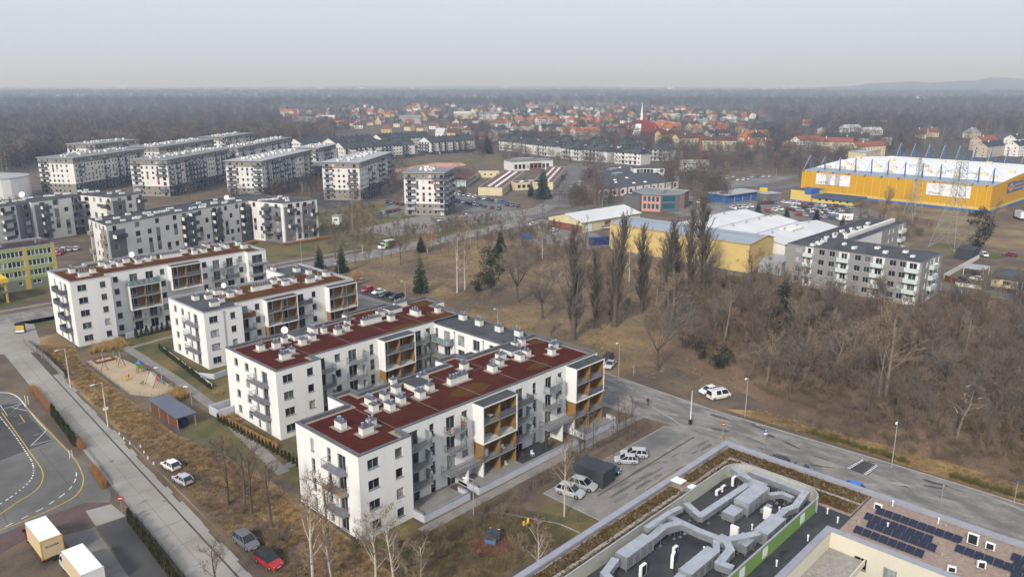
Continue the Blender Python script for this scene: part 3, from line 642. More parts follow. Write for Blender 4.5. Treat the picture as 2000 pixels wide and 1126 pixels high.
E4,E5=(157.4,306.4),(88.0,285.7)
m=MB()
bal=[]
f1=gw_face(Eb,m,E0,E1,ZE,[(2.2,1.5,(0,2,4)),(10.6,1.9,(0,1,3,4)),(15.4,1.6,(0,2,3)),(18.8,1.6,(1,2,4)),(22.8,1.6,(0,1,3)),(26.2,1.6,(1,3,4)),(30.2,2.2),(33.6,1.6),(37.6,1.5,(1,2,4)),(40.6,1.5,(0,1,3)),(44.2,2.0),(47.2,1.3,(0,2,4)),(50.0,1.5,(1,2,4)),(52.4,1.5,(0,1,3)),(55.6,1.5,(1,2,4)),(59.0,2.2)],
zones=[(0.6,6.8,0,13.6,2),(10.6,12.5,7.9,9.4,3),(15.4,17,3,8,3),(18.8,20.4,4.5,12,3),(22.8,24.4,1,6,3),(29.6,36.2,0.2,14.2,2),(43.4,48.6,0.2,14.4,2),(50.0,51.5,5,9.5,3),(37.6,39.1,4,9,3),(57.6,62.6,0,14.2,2),(26.2,27.8,8,11.5,3)])
for f in range(1,5):
 z=f*3.1+0.25
 if f in(4,1):box_balcony(Eb,f1,2.0,6.2,z-1.5,1.7,'rail_dark')
 box_balcony(Eb,f1,30.0,33.2,z+0.2,1.3);box_balcony(Eb,f1,33.4,36.4,z+1.2,1.5);box_balcony(Eb,f1,44.0,47.6,z,1.5);box_balcony(Eb,f1,58.2,61.6,z,1.5)
f2=gw_face(Eb,m,E1,E2,ZE,[(2.0,1.4,(1,2,4)),(5.2,1.4,(0,1,3)),(8.2,2.4),(13.4,1.5)],zones=[(0,1.2,0,14.2,2),(7.4,16.3,0,14.2,2),(2.0,3.4,4,8,3)])
for f in range(1,5):box_balcony(Eb,f2,7.6,11.4,f*3.1+0.3,1.4);(f in(1,3))and box_balcony(Eb,f2,13.0,16.0,f*3.1+0.3,1.4)
f3=gw_face(Eb,m,E2,E3,ZE,[(2.2,2.2),(5.9,1.6,(0,2,3,4)),(9.0,1.7),(13.0,1.4)],zones=[(0.5,4.9,0.4,14.0,2),(5.9,7.5,2.5,8.5,3),(8.4,14.6,0.6,14.3,2)])
for f in(2,4):box_balcony(Eb,f3,2.0,5.2,f*3.1-0.2,1.4)
for f in(1,3):box_balcony(Eb,f3,12.2,15.0,f*3.1+0.2,1.4)
gw_face(Eb,m,E3,E4,ZE,[(6,1.6),(14,1.6),(24,1.6)]);gw_face(Eb,m,E4,E5,ZE,[])
f6=gw_face(Eb,m,E5,E0,ZE,[(2.2,1.5,(0,1,3,4)),(6.6,1.5,(1,2,4)),(10.4,1.5),(14.0,1.7)],zones=[(0.6,3.9,0,13.8,4),(12.0,17.6,0,13.9,4)])
for f in(1,3):box_balcony(Eb,f6,14.0,17.2,f*3.1+0.3,1.2,'taupe_wall');box_balcony(Eb,f6,0.6,3.4,f*3.1+1.3,1.0,'taupe_wall')
m.build('wall',GW,Eb)
flat_roof(Eb,[E0,E1,E2,E3,E4,E5],ZE)
rnd=random.Random(8);pts=[]
for i in range(26):
 u=5+i*2.35;fr=f1;p=fr(u,-rnd.uniform(3,14),0);pts.append((p[0],p[1]))
for i in range(7):pts.append((151+i*1.9+rnd.uniform(-.5,.5),279+rnd.uniform(-4,10)))
skylight_row(Eb,pts,ZE-0.34,4);dish(Eb,141.0,292.0,ZE-.3,1.0)
q=MB();p=f2(12.8,1.5,0);q.box(p[0]-1.0,p[1]-0.02,3.8,p[0],p[1]+0.02,4.5);q.build('banner',['paint_yellow'],Eb)
Fb=thing('apartment_building','grey-and-white apartment block at the left edge behind the green office','building',(45,330,0))
FP=GL([(-40,410),(30.2,399.5),(60.4,394.9),(138.9,385.1),(157,380.6),(215.9,385.9),(279.3,376.8)],ZE)
A0,A1,A2,A3,A4,A5,A6=FP
fr=Fr(A2,A3);A3b=fr(fr.L,-4.0,0)[:2];A2b=fr(0,-1.5,0)[:2]
m=MB()
g=gw_face(Fb,m,A0,A1,ZE,[(4,1.6),(8,1.5,(0,2,4)),(12,1.5,(1,2,4)),(17,2.0),(21,1.5,(0,1,3))],zones=[(4,5.6,3,8,3),(12,13.5,4.5,12,3),(16,23.4,0.2,14.4,2)])
for f in range(1,5):box_balcony(Fb,g,max(1,g.L-6.5),g.L-2.2,f*3.1+0.3,1.4)
gw_face(Fb,m,A1,A2b,ZE,[(5.0,1.2),],zones=[(0,40,0,15.6,2)]);gw_face(Fb,m,A2b,A2,ZE,[])
g=gw_face(Fb,m,A2,A3,ZE,[(3.0,2.2),(8.6,1.7,(1,2,4)),(12.6,1.7,(0,1,3)),(17.0,1.7,(1,3,4)),(21.5,2.2),(24.3,1.7)],zones=[(1.0,6.6,0.2,14.3,2),(8.6,10.3,4.3,12,3),(12.6,14.3,3,7,3),(19.8,40,0.2,14.6,2),(8.3,10.6,13.2,15.6,2)])
for f in range(1,5):box_balcony(Fb,g,3.4,6.8,f*3.1+0.2,1.4);box_balcony(Fb,g,21.2,min(25.8,g.L),f*3.1+0.2,1.5)
gw_face(Fb,m,A3,A3b,ZE,[]);gw_face(Fb,m,A3b,A4,ZE,[(2.0,1.4),(5.0,1.4)],zones=[(0,40,0,15.6,2)])
g=gw_face(Fb,m,A4,A5,ZE,[(2.2,2.6),(7.6,1.4,(0,2,4)),(11.4,1.4,(1,2,4)),(16.0,1.6)],zones=[(15.0,20.5,0.2,14.2,4),(7.6,9.0,4,9,3)])
for f in(2,4):box_balcony(Fb,g,g.L-7,g.L-1.6,f*3.1-0.6,1.3)
g=gw_face(Fb,m,A5,A6,ZE,[(3.2,1.7),(8.0,1.5,(0,2,3,4)),(13.2,1.7)],zones=[(0.6,6.6,0,14.0,2),(11.6,17.0,0.3,14.2,2),(7.4,9.8,13.4,15.6,2)])
for f in(2,4):box_balcony(Fb,g,12.6,16.0,f*3.1-0.3,1.3)
bk=Fr(A5,A6);A7=bk(bk.L,-16,0)[:2];A8=bk(-10,-26,0)[:2];A9=(A0[0]-4,A0[1]+18)
for a,b in((A6,A7),(A7,A8),(A8,A9),(A9,A0)):gw_face(Fb,m,a,b,ZE,[])
m.build('wall',GW,Fb);flat_roof(Fb,[A0,A1,A2b,A2,A3,A3b,A4,A5,A6,A7,A8,A9],ZE)
pts=[]
for px,py in[(10,393),(28,392),(50,388),(92,382),(102,382),(112,377),(130,378),(156,373),(168,371),(178,374),(191,373),(214,377),(231,373),(238,377),(5,396),(42,390),(60,385),(165,375)]:pts.append(G(px,py,ZE))
skylight_row(Fb,pts,ZE-0.34,9,(1.4,3.0));p=G(44,386,ZE);dish(Fb,p[0],p[1],ZE-.3,1.2)
# ---------------------------------------------------------------- green and yellow office
gb=thing('office_building','green and yellow striped office block with solar panels, at the left edge','building',(40,250,0))
ZG=13.0;g0=G(-70,497.5,ZG);g1=G(105,474.5,ZG)
fr=Fr(g0,g1);m=MB();hs=[];us=[]
for b in range(4):
 u1=fr.L-0.9-b*7.6
 for k in range(6):us.append((u1-6.6+k*1.1,u1-6.6+k*1.1+0.98))
for fl in range(3):
 for(a,b)in us:
  if a>0:hs.append((a,b,4.2+fl*3.0,5.9+fl*3.0))
hs+=[(fr.L-7.2,fr.L-6.1,1.6,2.7),(fr.L-6.0,fr.L-4.9,1.6,2.7),(fr.L-11,fr.L-9.9,1.6,2.7)]
zn=[(0,fr.L,0,3.2,2)]+[(fr.L-0.7-b*7.6-(0.9 if b else 0.0),fr.L-b*7.6-(0.1 if b else 0),0,ZG,3)for b in range(4)]
mat('green_wall',(0.33,0.38,0.19),(0.29,0.34,0.165),scale=0.4,fine=0.05);mat('green_grey',(0.19,0.21,0.15),fine=0.06);mat('yellow_wall',(0.50,0.36,0.10),fine=0.05);mat('yellow_bright',(0.62,0.46,0.03),fine=0.05)
facade(m,fr,-0.2,ZG,hs,0,1,0.15,zn)
for h in hs:window(gb,fr,h[0],h[1],h[2],h[3],1,'frame_white',1,depth=0.14)
g2=fr(fr.L,-14,0)[:2];g3=fr(0,-14,0)[:2]
for a,b in((g1,g2),(g2,g3),(g3,g0)):facade(m,Fr(a,b),-0.2,ZG,[],3)
m.build('wall',['green_wall','reveal','green_grey','yellow_wall'],gb);flat_roof(gb,[g0,g1,g2,g3],ZG,'concrete_dark','flash_pale')
for k in range(9):
 u=fr.L-5.2-k*1.75;s=MB();a,b,c,d=fr(u,-0.8,ZG-.1),fr(u+1.62,-0.8,ZG-.1),fr(u+1.62,-1.75,ZG+0.45),fr(u,-1.75,ZG+0.45)
 s.face([a,b,c,d],0);s.face([fr(u,-1.75,ZG+.45),fr(u+1.62,-1.75,ZG+.45),fr(u+1.62,-1.8,ZG-.3),fr(u,-1.8,ZG-.3)],1);s.build('solar_panel',['car_glass','rail'],gb)
s=MB()
fbox(s,fr,fr.L-12.5,fr.L-4,-6.5,-4.5,ZG,ZG+0.8);fbox(s,fr,fr.L-3.2,fr.L-0.6,-5.5,-1.5,ZG-.3,ZG+1.0);s.build('roof_housing',['brick_paving'],gb)
cp=MB();a=G(8,543,6.5);cp.box(a[0]-14,a[1]-4,6.0,a[0],a[1]+5,7.2,0);cp.box(a[0]-1,a[1]-3.6,0,a[0]-0.5,a[1]-3.1,6.0,1);cp.box(a[0]-0.9,a[1]+3,0,a[0]-0.4,a[1]+3.5,6,1);cp.box(a[0]-14,a[1]-3.8,3.1,a[0]-0.2,a[1]+5,3.5,2);cp.build('entrance_canopy',['yellow_bright','yellow_wall','concrete_dark'],gb)
# ---------------------------------------------------------------- seven-storey slab blocks with taupe crowns
HW=['e_white','reveal','taupe_wall','charcoal_wall','orange_panel','e_panel']
def slab_block(label,near,left,far,z=20.0,top_only=False,seed=1,length=None,pale=False,name='apartment_building'):
 rnd=random.Random(seed);N=G(*near,z);Lp=G(*left,z);Fp=G(*far,z)
 f=Fr(N,Fp);wid=abs((Lp[0]-N[0])*-f.n[0]+(Lp[1]-N[1])*-f.n[1]);wid=min(max(wid,12),22);LN=length or f.L
 Q=[N,f(LN,0,0)[:2],f(LN,-wid,0)[:2],f(0,-wid,0)[:2]]
 root=thing(name,label,'building',(sum(p[0]for p in Q)/4,sum(p[1]for p in Q)/4,0))
 occupy(f,LN,wid);m=MB();fl0=4 if top_only else 0;st=z/7.1
 def side(fr,long):
  cols=[];u=1.6;hs=[];zn=[(0,fr.L,-0.3,2*st,3 if long else 2),(0,fr.L,6*st,z,2)]
  bals=[]
  while u<fr.L-1.8:
   k=rnd.random()
   if(not long)and(u<3 or u>fr.L-4.6):kind='b'
   elif long and k<0.42:kind='b'
   else:kind='w'
   w=1.9 if kind=='b' else 1.25
   for i in range(fl0,7):
    zt=i*st+2.35
    if kind=='b':hs.append((u,u+w,zt-2.1,zt));
    elif rnd.random()<0.93:hs.append((u,u+w,zt-1.45,zt))
    if kind=='w' and 2<=i<6 and rnd.random()<0.06:zn.append((u+w,u+w+1.3,zt-1.45,zt,4))
    if kind=='w' and 2<=i<5 and rnd.random()<0.10:zn.append((u,u+w,zt,zt+st-1.45,rnd.choice((4,5))))
    if kind=='b' and(i>0):
     ww=3.0 if long else 4.2
     if not long and rnd.random()<0.2:ww=5.5
     u0=u-0.5 if u<fr.L/2 else u+w+0.5-ww
     if rnd.random()<0.95:bals.append((max(u0,-0.8 if not long else 0),u0+ww,i*st+0.12))
   if long and kind=='b' and rnd.random()<0.5:zn.append((u-1.0,u+w+1.0,2*st,6*st,5 if rnd.random()<.35 else 0))
   u+=w+(rnd.choice((1.9,2.3))if kind=='b' else rnd.choice((1.4,1.7,2.1)))
  facade(m,fr,-0.3 if not top_only else 3*st,z,hs,0,1,0.14,zn)
  for h in hs:window(root,fr,h[0],h[1],h[2],h[3],1,'frame_white',2,depth=0.1,pane='pane_far')
  for(a,b,zz)in bals:
   q=MB();dep=1.35;fbox(q,fr,a,b,0.003,dep,zz-0.2,zz,1);fbox(q,fr,a,b,dep,dep+0.05,zz+0.02,zz+1.02,0);fbox(q,fr,a,a+0.05,0.003,dep,zz,zz+1.0,0);fbox(q,fr,b-0.05,b,0.003,dep,zz,zz+1.0,0)
   q.build('balcony',['balcony_dark' if rnd.random()<(.75 if long else .85)else 'flash_pale','flash_pale'],root)
 side(Fr(Q[3],Q[0]),False);side(Fr(Q[0],Q[1]),True)
 for a,b in((Q[1],Q[2]),(Q[2],Q[3])):facade(m,Fr(a,b),-0.3,z,[],0,1,0.1,[(0,200,6*st,z,2)])
 m.build('wall',HW,root)
 r=MB();o=0.55;r.prism([f(-o,o,0)[:2],f(LN+o,o,0)[:2],f(LN+o,-wid-o,0)[:2],f(-o,-wid-o,0)[:2]],z+0.003,z+0.3,1,0,bot=True);r.build('roof',['flash_pale' if pale else 'pale_metal_roof','flash_pale'],root)
 n=int(LN/1.7)
 for i in range(n):
  u=6+(LN-8)*i/n+rnd.uniform(-.5,.5);oo=-wid/2+rnd.uniform(-4.5,3.0);p=f(u,oo,0);c=MB();lx,ly,h=rnd.uniform(.9,2.6),rnd.uniform(.8,1.3),rnd.uniform(.7,1.3)
  c.obox(p[0],p[1],f.a,lx,ly,z+0.3,z+0.3+h,0)
  for k in range(rnd.randint(0,2)):c.cyl(p[0]+rnd.uniform(-.3,.3),p[1]+rnd.uniform(-.3,.3),z+.3+h,0.15,z+.3+h+rnd.uniform(.4,.9),0.15,6,1)
  c.build('chimney',['chimney_white','flash'],root,at=(p[0],p[1],z+.3))
 return root,f,wid
slab_block('long grey-and-white slab block farthest left, in front of the bare forest',(141.3,309.3),(72.7,308),(281,291),seed=11)
slab_block('long slab block with taupe brick lower floors, second in the front row of slabs',(325.3,312.6),(254.7,311.6),(447.2,291),seed=12)
slab_block('long slab block with pale roof, third in the front row of slabs',(510,315.3),(439.3,314.6),(607.9,292.6),seed=13,pale=True)
slab_block('shorter slab block behind the big pale plane tree, last in the front row of slabs',(701.3,318),(628,317.3),(765.2,297.3),seed=14,pale=True)
slab_block('small slab block roof at the forest edge, farthest left of the rear slabs',(184.6,282),(148.6,279.3),(270.5,272.7),top_only=True,seed=15)
slab_block('rear slab block with many roof vents between the first two front slabs',(309.3,288),(261.3,285.7),(417.2,272),top_only=True,seed=16)
slab_block('rearmost slab block under the birch trunks of the forest',(438.5,268),(392.6,267.3),(495,260),top_only=True,seed=17)
slab_block('rear slab block between the second and third front slabs',(464.6,289.3),(430,288.6),(568.6,268.7),top_only=True,seed=18)
slab_block('rear slab block with white dish on its pale roof beside the dark gabled terraces',(621.9,289.3),(576.6,288.6),(656,282),top_only=True,seed=19,pale=True)
slab_block('free-standing tower block with charcoal base and white middle beside the car park',(866.4,338.5),(790.2,336.5),(886.4,327.7),seed=20)
# ---------------------------------------------------------------- terraces with long dark gabled roofs
def gable_block(label,p0,p1,depth,eave,ridge,seed=1,wallm=('e_white','reveal','charcoal_wall','orange_panel'),roofm='bitumen_dark',windows=True,hip=0.0,cat='building',group=None,name='terrace_building',over=0.5,bal='balcony_dark',fl=4,base=1,win_gable=False):
 rnd=random.Random(seed);fr=Fr(p0,p1);Q=[p0,p1,fr(fr.L,-depth,0)[:2],fr(0,-depth,0)[:2]]
 root=thing(name,label,cat,((Q[0][0]+Q[2][0])/2,(Q[0][1]+Q[2][1])/2,0),group=group);occupy(fr,fr.L,depth);m=MB();st=eave/fl
 def side(f2):
  hs=[];zn=[(0,f2.L,-0.3,base*st,2)]if base else[]
  if windows:
   u=1.5
   while u<f2.L-2:
    kd=rnd.random()<0.4;w=2.0 if kd else 1.2
    for i in range(fl):
     zt=i*st+st*0.82;hs.append((u,u+w,zt-(st*0.72 if kd else st*0.46),zt))
     if not kd and rnd.random()<0.1 and len(wallm)>3:zn.append((u+w,u+w+1.4,zt-st*.46,zt,3))
     if kd and i>0 and bal:
      q=MB();fbox(q,f2,u-.6,u+w+.6,0.003,1.4,i*st-0.1,i*st+0.05,1);fbox(q,f2,u-.6,u+w+.6,1.4,1.45,i*st-.05,i*st+1.0,0);q.build('balcony',[bal,'flash_pale'],root)
    u+=w+rnd.uniform(1.4,2.4)
  facade(m,f2,-0.3,eave,hs,0,1,0.14,zn)
  for h in hs:window(root,f2,h[0],h[1],h[2],h[3],1,'frame_white',2,depth=0.1,pane='pane_far')
 side(Fr(Q[3],Q[0]));side(Fr(Q[0],Q[1]))
 for a,b in((Q[1],Q[2]),(Q[2],Q[3])):facade(m,Fr(a,b),-0.3,eave)
 if hip==0:
  m.face([(*Q[3],eave),(*Q[0],eave),fr(0,-depth/2,ridge-0.05)],0);m.face([(*Q[1],eave),(*Q[2],eave),fr(fr.L,-depth/2,ridge-0.05)],0)
 m.build('wall',list(wallm),root)
 r=MB();k=over;dz=-(ridge-eave)*over/(depth/2)
 e=[fr(-k,k,eave+dz),fr(fr.L+k,k,eave+dz),fr(fr.L+k,-depth-k,eave+dz),fr(-k,-depth-k,eave+dz)]
 ra,rb=fr(hip if hip else-k,-depth/2,ridge),fr(fr.L-hip if hip else fr.L+k,-depth/2,ridge)
 r.face([e[0],e[1],rb,ra]);r.face([e[2],e[3],ra,rb])
 if hip:r.face([e[1],e[2],rb]);r.face([e[3],e[0],ra])
 for i in range(4):
  a,b=e[i],e[(i+1)%4];r.face([(a[0],a[1],a[2]-.2),(b[0],b[1],b[2]-.2),b,a])
 ro=r.build('roof',[roofm],root)
 return root,fr,ro
def at2(px,py,z):return G(px,py,z)
def terr(label,a,b,z,dep,seed,**k):
 r,fr,ro=gable_block(label,G(*a,z),G(*b,z),dep,z,z+4.2,seed,**k)
 rnd=random.Random(seed)
 for i in range(int(fr.L/5)):
  p=fr(2+i*5+rnd.uniform(-1,1),-dep/2+rnd.uniform(-1.5,1.5),0);c=MB();c.box(p[0]-.4,p[1]-.3,z+3.2,p[0]+.4,p[1]+.3,z+5.2);c.build('chimney',['bitumen_dark'],r)
terr('dark gabled terrace block with white and orange panels right of the running track',(841,278),(928,272),11.0,17,31)
terr('long dark gabled terrace block behind the slab blocks, in front of its neighbours',(672,289.5),(810,281),11.0,17,32)
terr('dark gabled roof behind the slab block with the white dish',(590,281),(660,274),11.0,17,33)
terr('dark gabled terrace block in the second row, left of the village gardens',(656,280),(735,272),11.0,16,34)
terr('dark gabled terrace block farthest back below the cream village houses',(746,272),(842,265),11.0,15,35)
# ---------------------------------------------------------------- white villas with dark hipped roofs and mint balconies
def villa(label,left,near,seed,dep=15,z=9.6,wid=None):
 a,b=G(*left,z),G(*near,z);fr=Fr(a,b)
 if wid:b=fr(wid,0,0)[:2]
 root,fr,ro=gable_block(label,a,b,dep,z,z+5.2,seed,wallm=('e_white','reveal'),roofm='bitumen_dark',hip=min(5.5,fr.L*.36),cat='house',name='villa',bal='balcony_mint',fl=3,base=0,over=0.8)
 for k in range(4):
  p=fr(fr.L*(0.3+0.13*k),-dep*0.4,0);c=MB();c.box(p[0]-.4,p[1]-.4,z+3,p[0]+.4,p[1]+.4,z+5.6);c.build('chimney',['bitumen_dark'],root)
 d=MB();fbox(d,fr,fr.L*.3,fr.L*.45,-dep*.33,-dep*.2,z+1.6,z+3.4);d.build('dormer',['bitumen_dark'],root)
 for k in(0,1):
  s=MB();u=fr.L-2.6;o=-dep*.45-k*1.1;zz=z+2.0
  s.face([fr(u,o,zz+.95),fr(u+.75,o,zz+.2),fr(u+.75,o-.5,zz+.2),fr(u,o-.5,zz+.95)]);s.build('roof_window',['lamp_white'],root)
villa('white villa with dark hipped roof, leftmost of the mint-balcony row',(975,273),(1008,276),41)
villa('white villa with dark hipped roof, second of the mint-balcony row',(1012,276.5),(1040,280),42)
villa('white villa with dark hipped roof, third of the mint-balcony row',(1044,280.5),(1078,284),43)
villa('white villa with dark hipped roof, fourth of the mint-balcony row, after the gap',(1094.6,286.2),(1132,290.6),44)
villa('white villa with dark hipped roof, fifth of the mint-balcony row',(1141,290.4),(1186,294.0),45)
villa('white villa with dark hipped roof, sixth and widest of the mint-balcony row',(1200,295.0),(1252,298.2),46)
villa('white villa with dark hipped roof, rightmost of the mint-balcony row',(1266,289.8),(1306,291.8),47)
villa('white villa behind the third one, only its dark hipped roof showing',(1080,275),(1112,278),48)
villa('white villa behind the fifth one, only its dark hipped roof showing',(1140,279),(1180,281),49)
villa('white villa behind the sixth one, only its dark hipped roof showing',(1205,282),(1240,284),50)
# ================================================================ lettering
def text(parent,s,size,pos,rz,mt,rx=math.pi/2,align='CENTER',name='lettering',ext=0.02,sx=1.0):
 cu=bpy.data.curves.new(name,'FONT');cu.body=s;cu.size=size;cu.align_x=align;cu.align_y='CENTER';cu.extrude=ext;cu.resolution_u=2
 to=bpy.data.objects.new(name,cu);me=bpy.data.meshes.new_from_object(to);me.materials.append(MAT[mt]);bpy.data.objects.remove(to);o=bpy.data.objects.new(name,me);L=parent.location if parent else(0,0,0)
 o.location=(pos[0]-L[0],pos[1]-L[1],pos[2]-L[2]);o.rotation_euler=(rx,0,rz);o.scale=(sx,1,1);return link(o,parent)
# ================================================================ middle distance: halls, school, offices
mat('yellow_clad',(0.60,0.46,0.19),(0.555,0.42,0.17),scale=0.4,fine=0.04);mat('clad_rib',(0.48,0.35,0.13),fine=0.05)
mat('blue_roof',(0.27,0.31,0.37),(0.24,0.28,0.335),scale=0.1,fine=0.05,rough=0.5)
mat('white_roof',(0.64,0.65,0.66),(0.56,0.57,0.58),scale=0.12,fine=0.05,rough=0.6,c3=(0.50,0.51,0.52),scale3=0.05,fac3=0.6)
mat('toya_yellow',(0.60,0.33,0.005),(0.55,0.30,0.005),scale=0.2,fine=0.05);mat('toya_rib',(0.50,0.27,0.005),fine=0.05)
mat('toya_roof',(0.76,0.77,0.79),(0.70,0.71,0.74),scale=0.06,fine=0.04,rough=0.5)
mat('sign_blue',(0.045,0.12,0.34),fine=0.05);mat('cream_yellow',(0.62,0.45,0.13),fine=0.05);mat('cream',(0.60,0.53,0.34),(0.54,0.47,0.30),scale=0.4,fine=0.05)
mat('roof_redbrown',(0.145,0.06,0.05),(0.115,0.05,0.042),scale=0.25,fine=0.15);mat('pink_wall',(0.50,0.26,0.19),fine=0.06);mat('office_grey',(0.11,0.11,0.115),fine=0.08)
mat('teal_pane',(0.02,0.09,0.12),rough=0.08,spec=0.6,fine=0.15,fscale=0.6);mat('brick_red',(0.23,0.085,0.055),(0.17,0.06,0.04),scale=0.8,fine=0.12);mat('container_blue',(0.02,0.035,0.14),fine=0.1);mat('poster_white',(0.74,0.74,0.73),(0.62,0.62,0.62),scale=0.35,fine=0.06,lo=0.55,hi=0.75)
mat('lattice',(0.24,0.27,0.25),fine=0.1,rough=0.5);mat('ink',(0.05,0.05,0.055),fine=0)
def ribs(mb,fr,z0,z1,step,m,dep=0.04,t=0.05):
 z=z0
 while z<z1:fbox(mb,fr,0.02,fr.L-0.02,0.001,dep,z,z+t,m);z+=step
# yellow sheet-metal hall
yh=thing('storage_hall','long yellow ribbed metal hall with blue-grey roof behind the bare poplars','hall',(238,142,0))
Y=[(229,170),(229,114.2),(246,114.2),(246,170)];m=MB()
for a,b in((Y[0],Y[1]),(Y[1],Y[2]),(Y[2],Y[3]),(Y[3],Y[0])):facade(m,Fr(a,b),0.8,10.3,[],0)
m.face([(229,114.2,10.3),(246,114.2,10.3),(241,114.2,11.55)],0);m.face([(246,170,10.3),(229,170,10.3),(241,170,11.55)],0);m.build('wall',['yellow_clad'],yh)
m=MB();ribs(m,Fr(Y[0],Y[1]),0.95,10.1,0.42,0);ribs(m,Fr(Y[1],Y[2]),0.95,10.1,0.42,0);m.build('cladding_ribs',['clad_rib'],yh)
m=MB();m.box(228.95,114.15,-0.2,246.05,170.05,0.79);m.build('plinth',['concrete_dark'],yh)
m=MB();m.face([(228.7,113.9,10.3),(241,113.9,11.65),(241,170.3,11.65),(228.7,170.3,10.3)][::-1]);m.face([(241,113.9,11.65),(246.3,113.9,10.35),(246.3,170.3,10.35),(241,170.3,11.65)][::-1])
m.build('roof',['blue_roof'],yh)
m=MB()
for a,b in(((228.7,113.9,10.3),(241,113.9,11.65)),((241,113.9,11.65),(246.3,113.9,10.35)),((228.7,113.9,10.3),(228.7,170.3,10.3))):m.tube(a,b,0.13,0.13,4)
for yy in(125,139,153):m.tube((228.85,yy,1),(228.85,yy,10.2),0.06,0.06,4)
m.build('verge_trim',['clad_rib'],yh);m=MB();m.box(238.0,114.6,11.42,238.35,169.8,11.5);m.build('roof_ridge_vent',['flash_pale'],yh)
# white-roofed warehouses
wr=thing('warehouse','triple-bay warehouse with dirty white ridged roofs between the yellow hall and the car park','warehouse',(270,135,0));m=MB();k=0
for(y0,y1,x1)in((110.3,126.9,293.5),(127.0,143.4,295),(143.5,160,300)):
 r=MB();ym=(y0+y1)/2+1
 r.face([(246.5,y0,8.0),(x1,y0,8.0),(x1,ym,9.6),(246.5,ym,9.6)]);r.face([(246.5,ym,9.6),(x1,ym,9.6),(x1,y1,8.0),(246.5,y1,8.0)]);r.build('roof',['white_roof'],wr)
 b=MB();b.box(247,y0+.1,-0.2,x1-.5,y1-.1,7.9);b.face([(x1-.5,y0,7.9),(x1-.5,y1,7.9),(x1-.5,ym,9.5)]);b.face([(247,y1,7.9),(247,y0,7.9),(247,ym,9.5)]);b.build('wall',['e_white'],wr)
 g=MB();g.box(246.5,y0-.12,7.85,x1,y0+.12,8.06);g.build('valley_gutter',['flash'],wr)
 for i in range(4):
  v=MB();xx=256+i*10+k*3;v.cyl(xx,ym,9.4,0.35,10.1,0.35,8);v.cyl(xx,ym,10.1,0.55,10.4,0.3,8);v.build('roof_vent',['zinc'],wr)
 k+=1
for i in range(7):
 v=MB();v.box(262+i*1.9,116.6,9.25,263.6+i*1.9,121.5,9.95);i>1 and v.build('rooflight',['chimney_white'],wr)
m=MB();m.box(236,106.0,-.2,246.4,114.0,4.6,0);m.build('lean_to',['flash_pale'],wr)
# long low white hall with brick end
wh=thing('workshop_hall','low white-roofed workshop hall with brick end wall by the road junction','hall',(268,212,0))
a,b=G(1137,434,4.5),G(1251,415,4.5);fr=Fr(a,b);dp=20.0;m=MB();facade(m,fr,-.2,4.5,[],0,0,.1,[(2,6,0,3.6,1),(14,18,0,3.4,2)])
ga,gb_=fr(0,-dp,0)[:2],fr(fr.L,-dp,0)[:2];f2=Fr(ga,a);facade(m,f2,-.2,4.5,[],0,0,.1,[(0,30,0,3.0,2)]);facade(m,Fr(b,gb_),-.2,4.5);facade(m,Fr(gb_,ga),-.2,4.5)
m.face([(*ga,4.5),(*a,4.5),fr(0,-dp/2,6.9)],0);m.face([(*b,4.5),(*gb_,4.5),fr(fr.L,-dp/2,6.9)],0);m.build('wall',['cream','frame_white','brick_red'],wh)
r=MB();r.face([fr(-.5,.7,4.35),fr(fr.L+.5,.7,4.35),fr(fr.L+.5,-dp/2,7.0),fr(-.5,-dp/2,7.0)]);r.face([fr(-.5,-dp/2,7.0),fr(fr.L+.5,-dp/2,7.0),fr(fr.L+.5,-dp-.7,4.35),fr(-.5,-dp-.7,4.35)]);r.build('roof',['white_roof'],wh)
# big yellow hall with masts
ty=thing('distribution_hall','huge bright yellow hall with white roof and blue tie masts','hall',(490,140,0));ZY=13.0
T0,T1,T2,T3=(431.5,187),(424.8,90.5),(556,84),(562,182);m=MB();fF=Fr(T0,T1);fR=Fr(T1,T2)
for f in(fF,fR,Fr(T2,T3),Fr(T3,T0)):facade(m,f,1.2,ZY,[],0,0,.1,[(0,200,1.2,2.6,1)])
m.build('wall',['toya_yellow','cream_yellow'],ty);m=MB();ribs(m,fF,2.8,12.6,0.8,0,0.06,0.07);ribs(m,fR,2.8,12.6,0.8,0,0.06,0.07);m.build('cladding_ribs',['toya_rib'],ty)
m=MB();m.prism([T0,T1,T2,T3],-0.3,1.19,0);m.build('plinth',['sign_blue'],ty)
for i in range(23):
 u=2.2+i*4.2;c=MB();fbox(c,fF,u-.12,u+.12,0.07,0.3,1.2,ZY,0);c.build('wall_post',['cream_yellow'],ty)
r=MB();nx=8
for i in range(nx):
 for seg in range(1):
  t0,t1=i/nx,(i+1)/nx;h=lambda t:ZY+0.05+2.6*math.sin(math.pi*min(max((t-.08)/.84,0),1))**0.8
  P=lambda t,s:(T0[0]+(T3[0]-T0[0])*t+(T1[0]-T0[0])*s,T0[1]+(T3[1]-T0[1])*t+(T1[1]-T0[1])*s)
  r.face([(*P(t0,0),h(t0)),(*P(t0,1),h(t0)),(*P(t1,1),h(t1)),(*P(t1,0),h(t1))],1 if i==0 else 0)
  r.face([(*P(t0,1),ZY),(*P(t1,1),ZY),(*P(t1,1),h(t1)),(*P(t0,1),h(t0))],2)
r.build('roof',['toya_roof','blue_roof','toya_yellow'],ty)
rnd=random.Random(5)
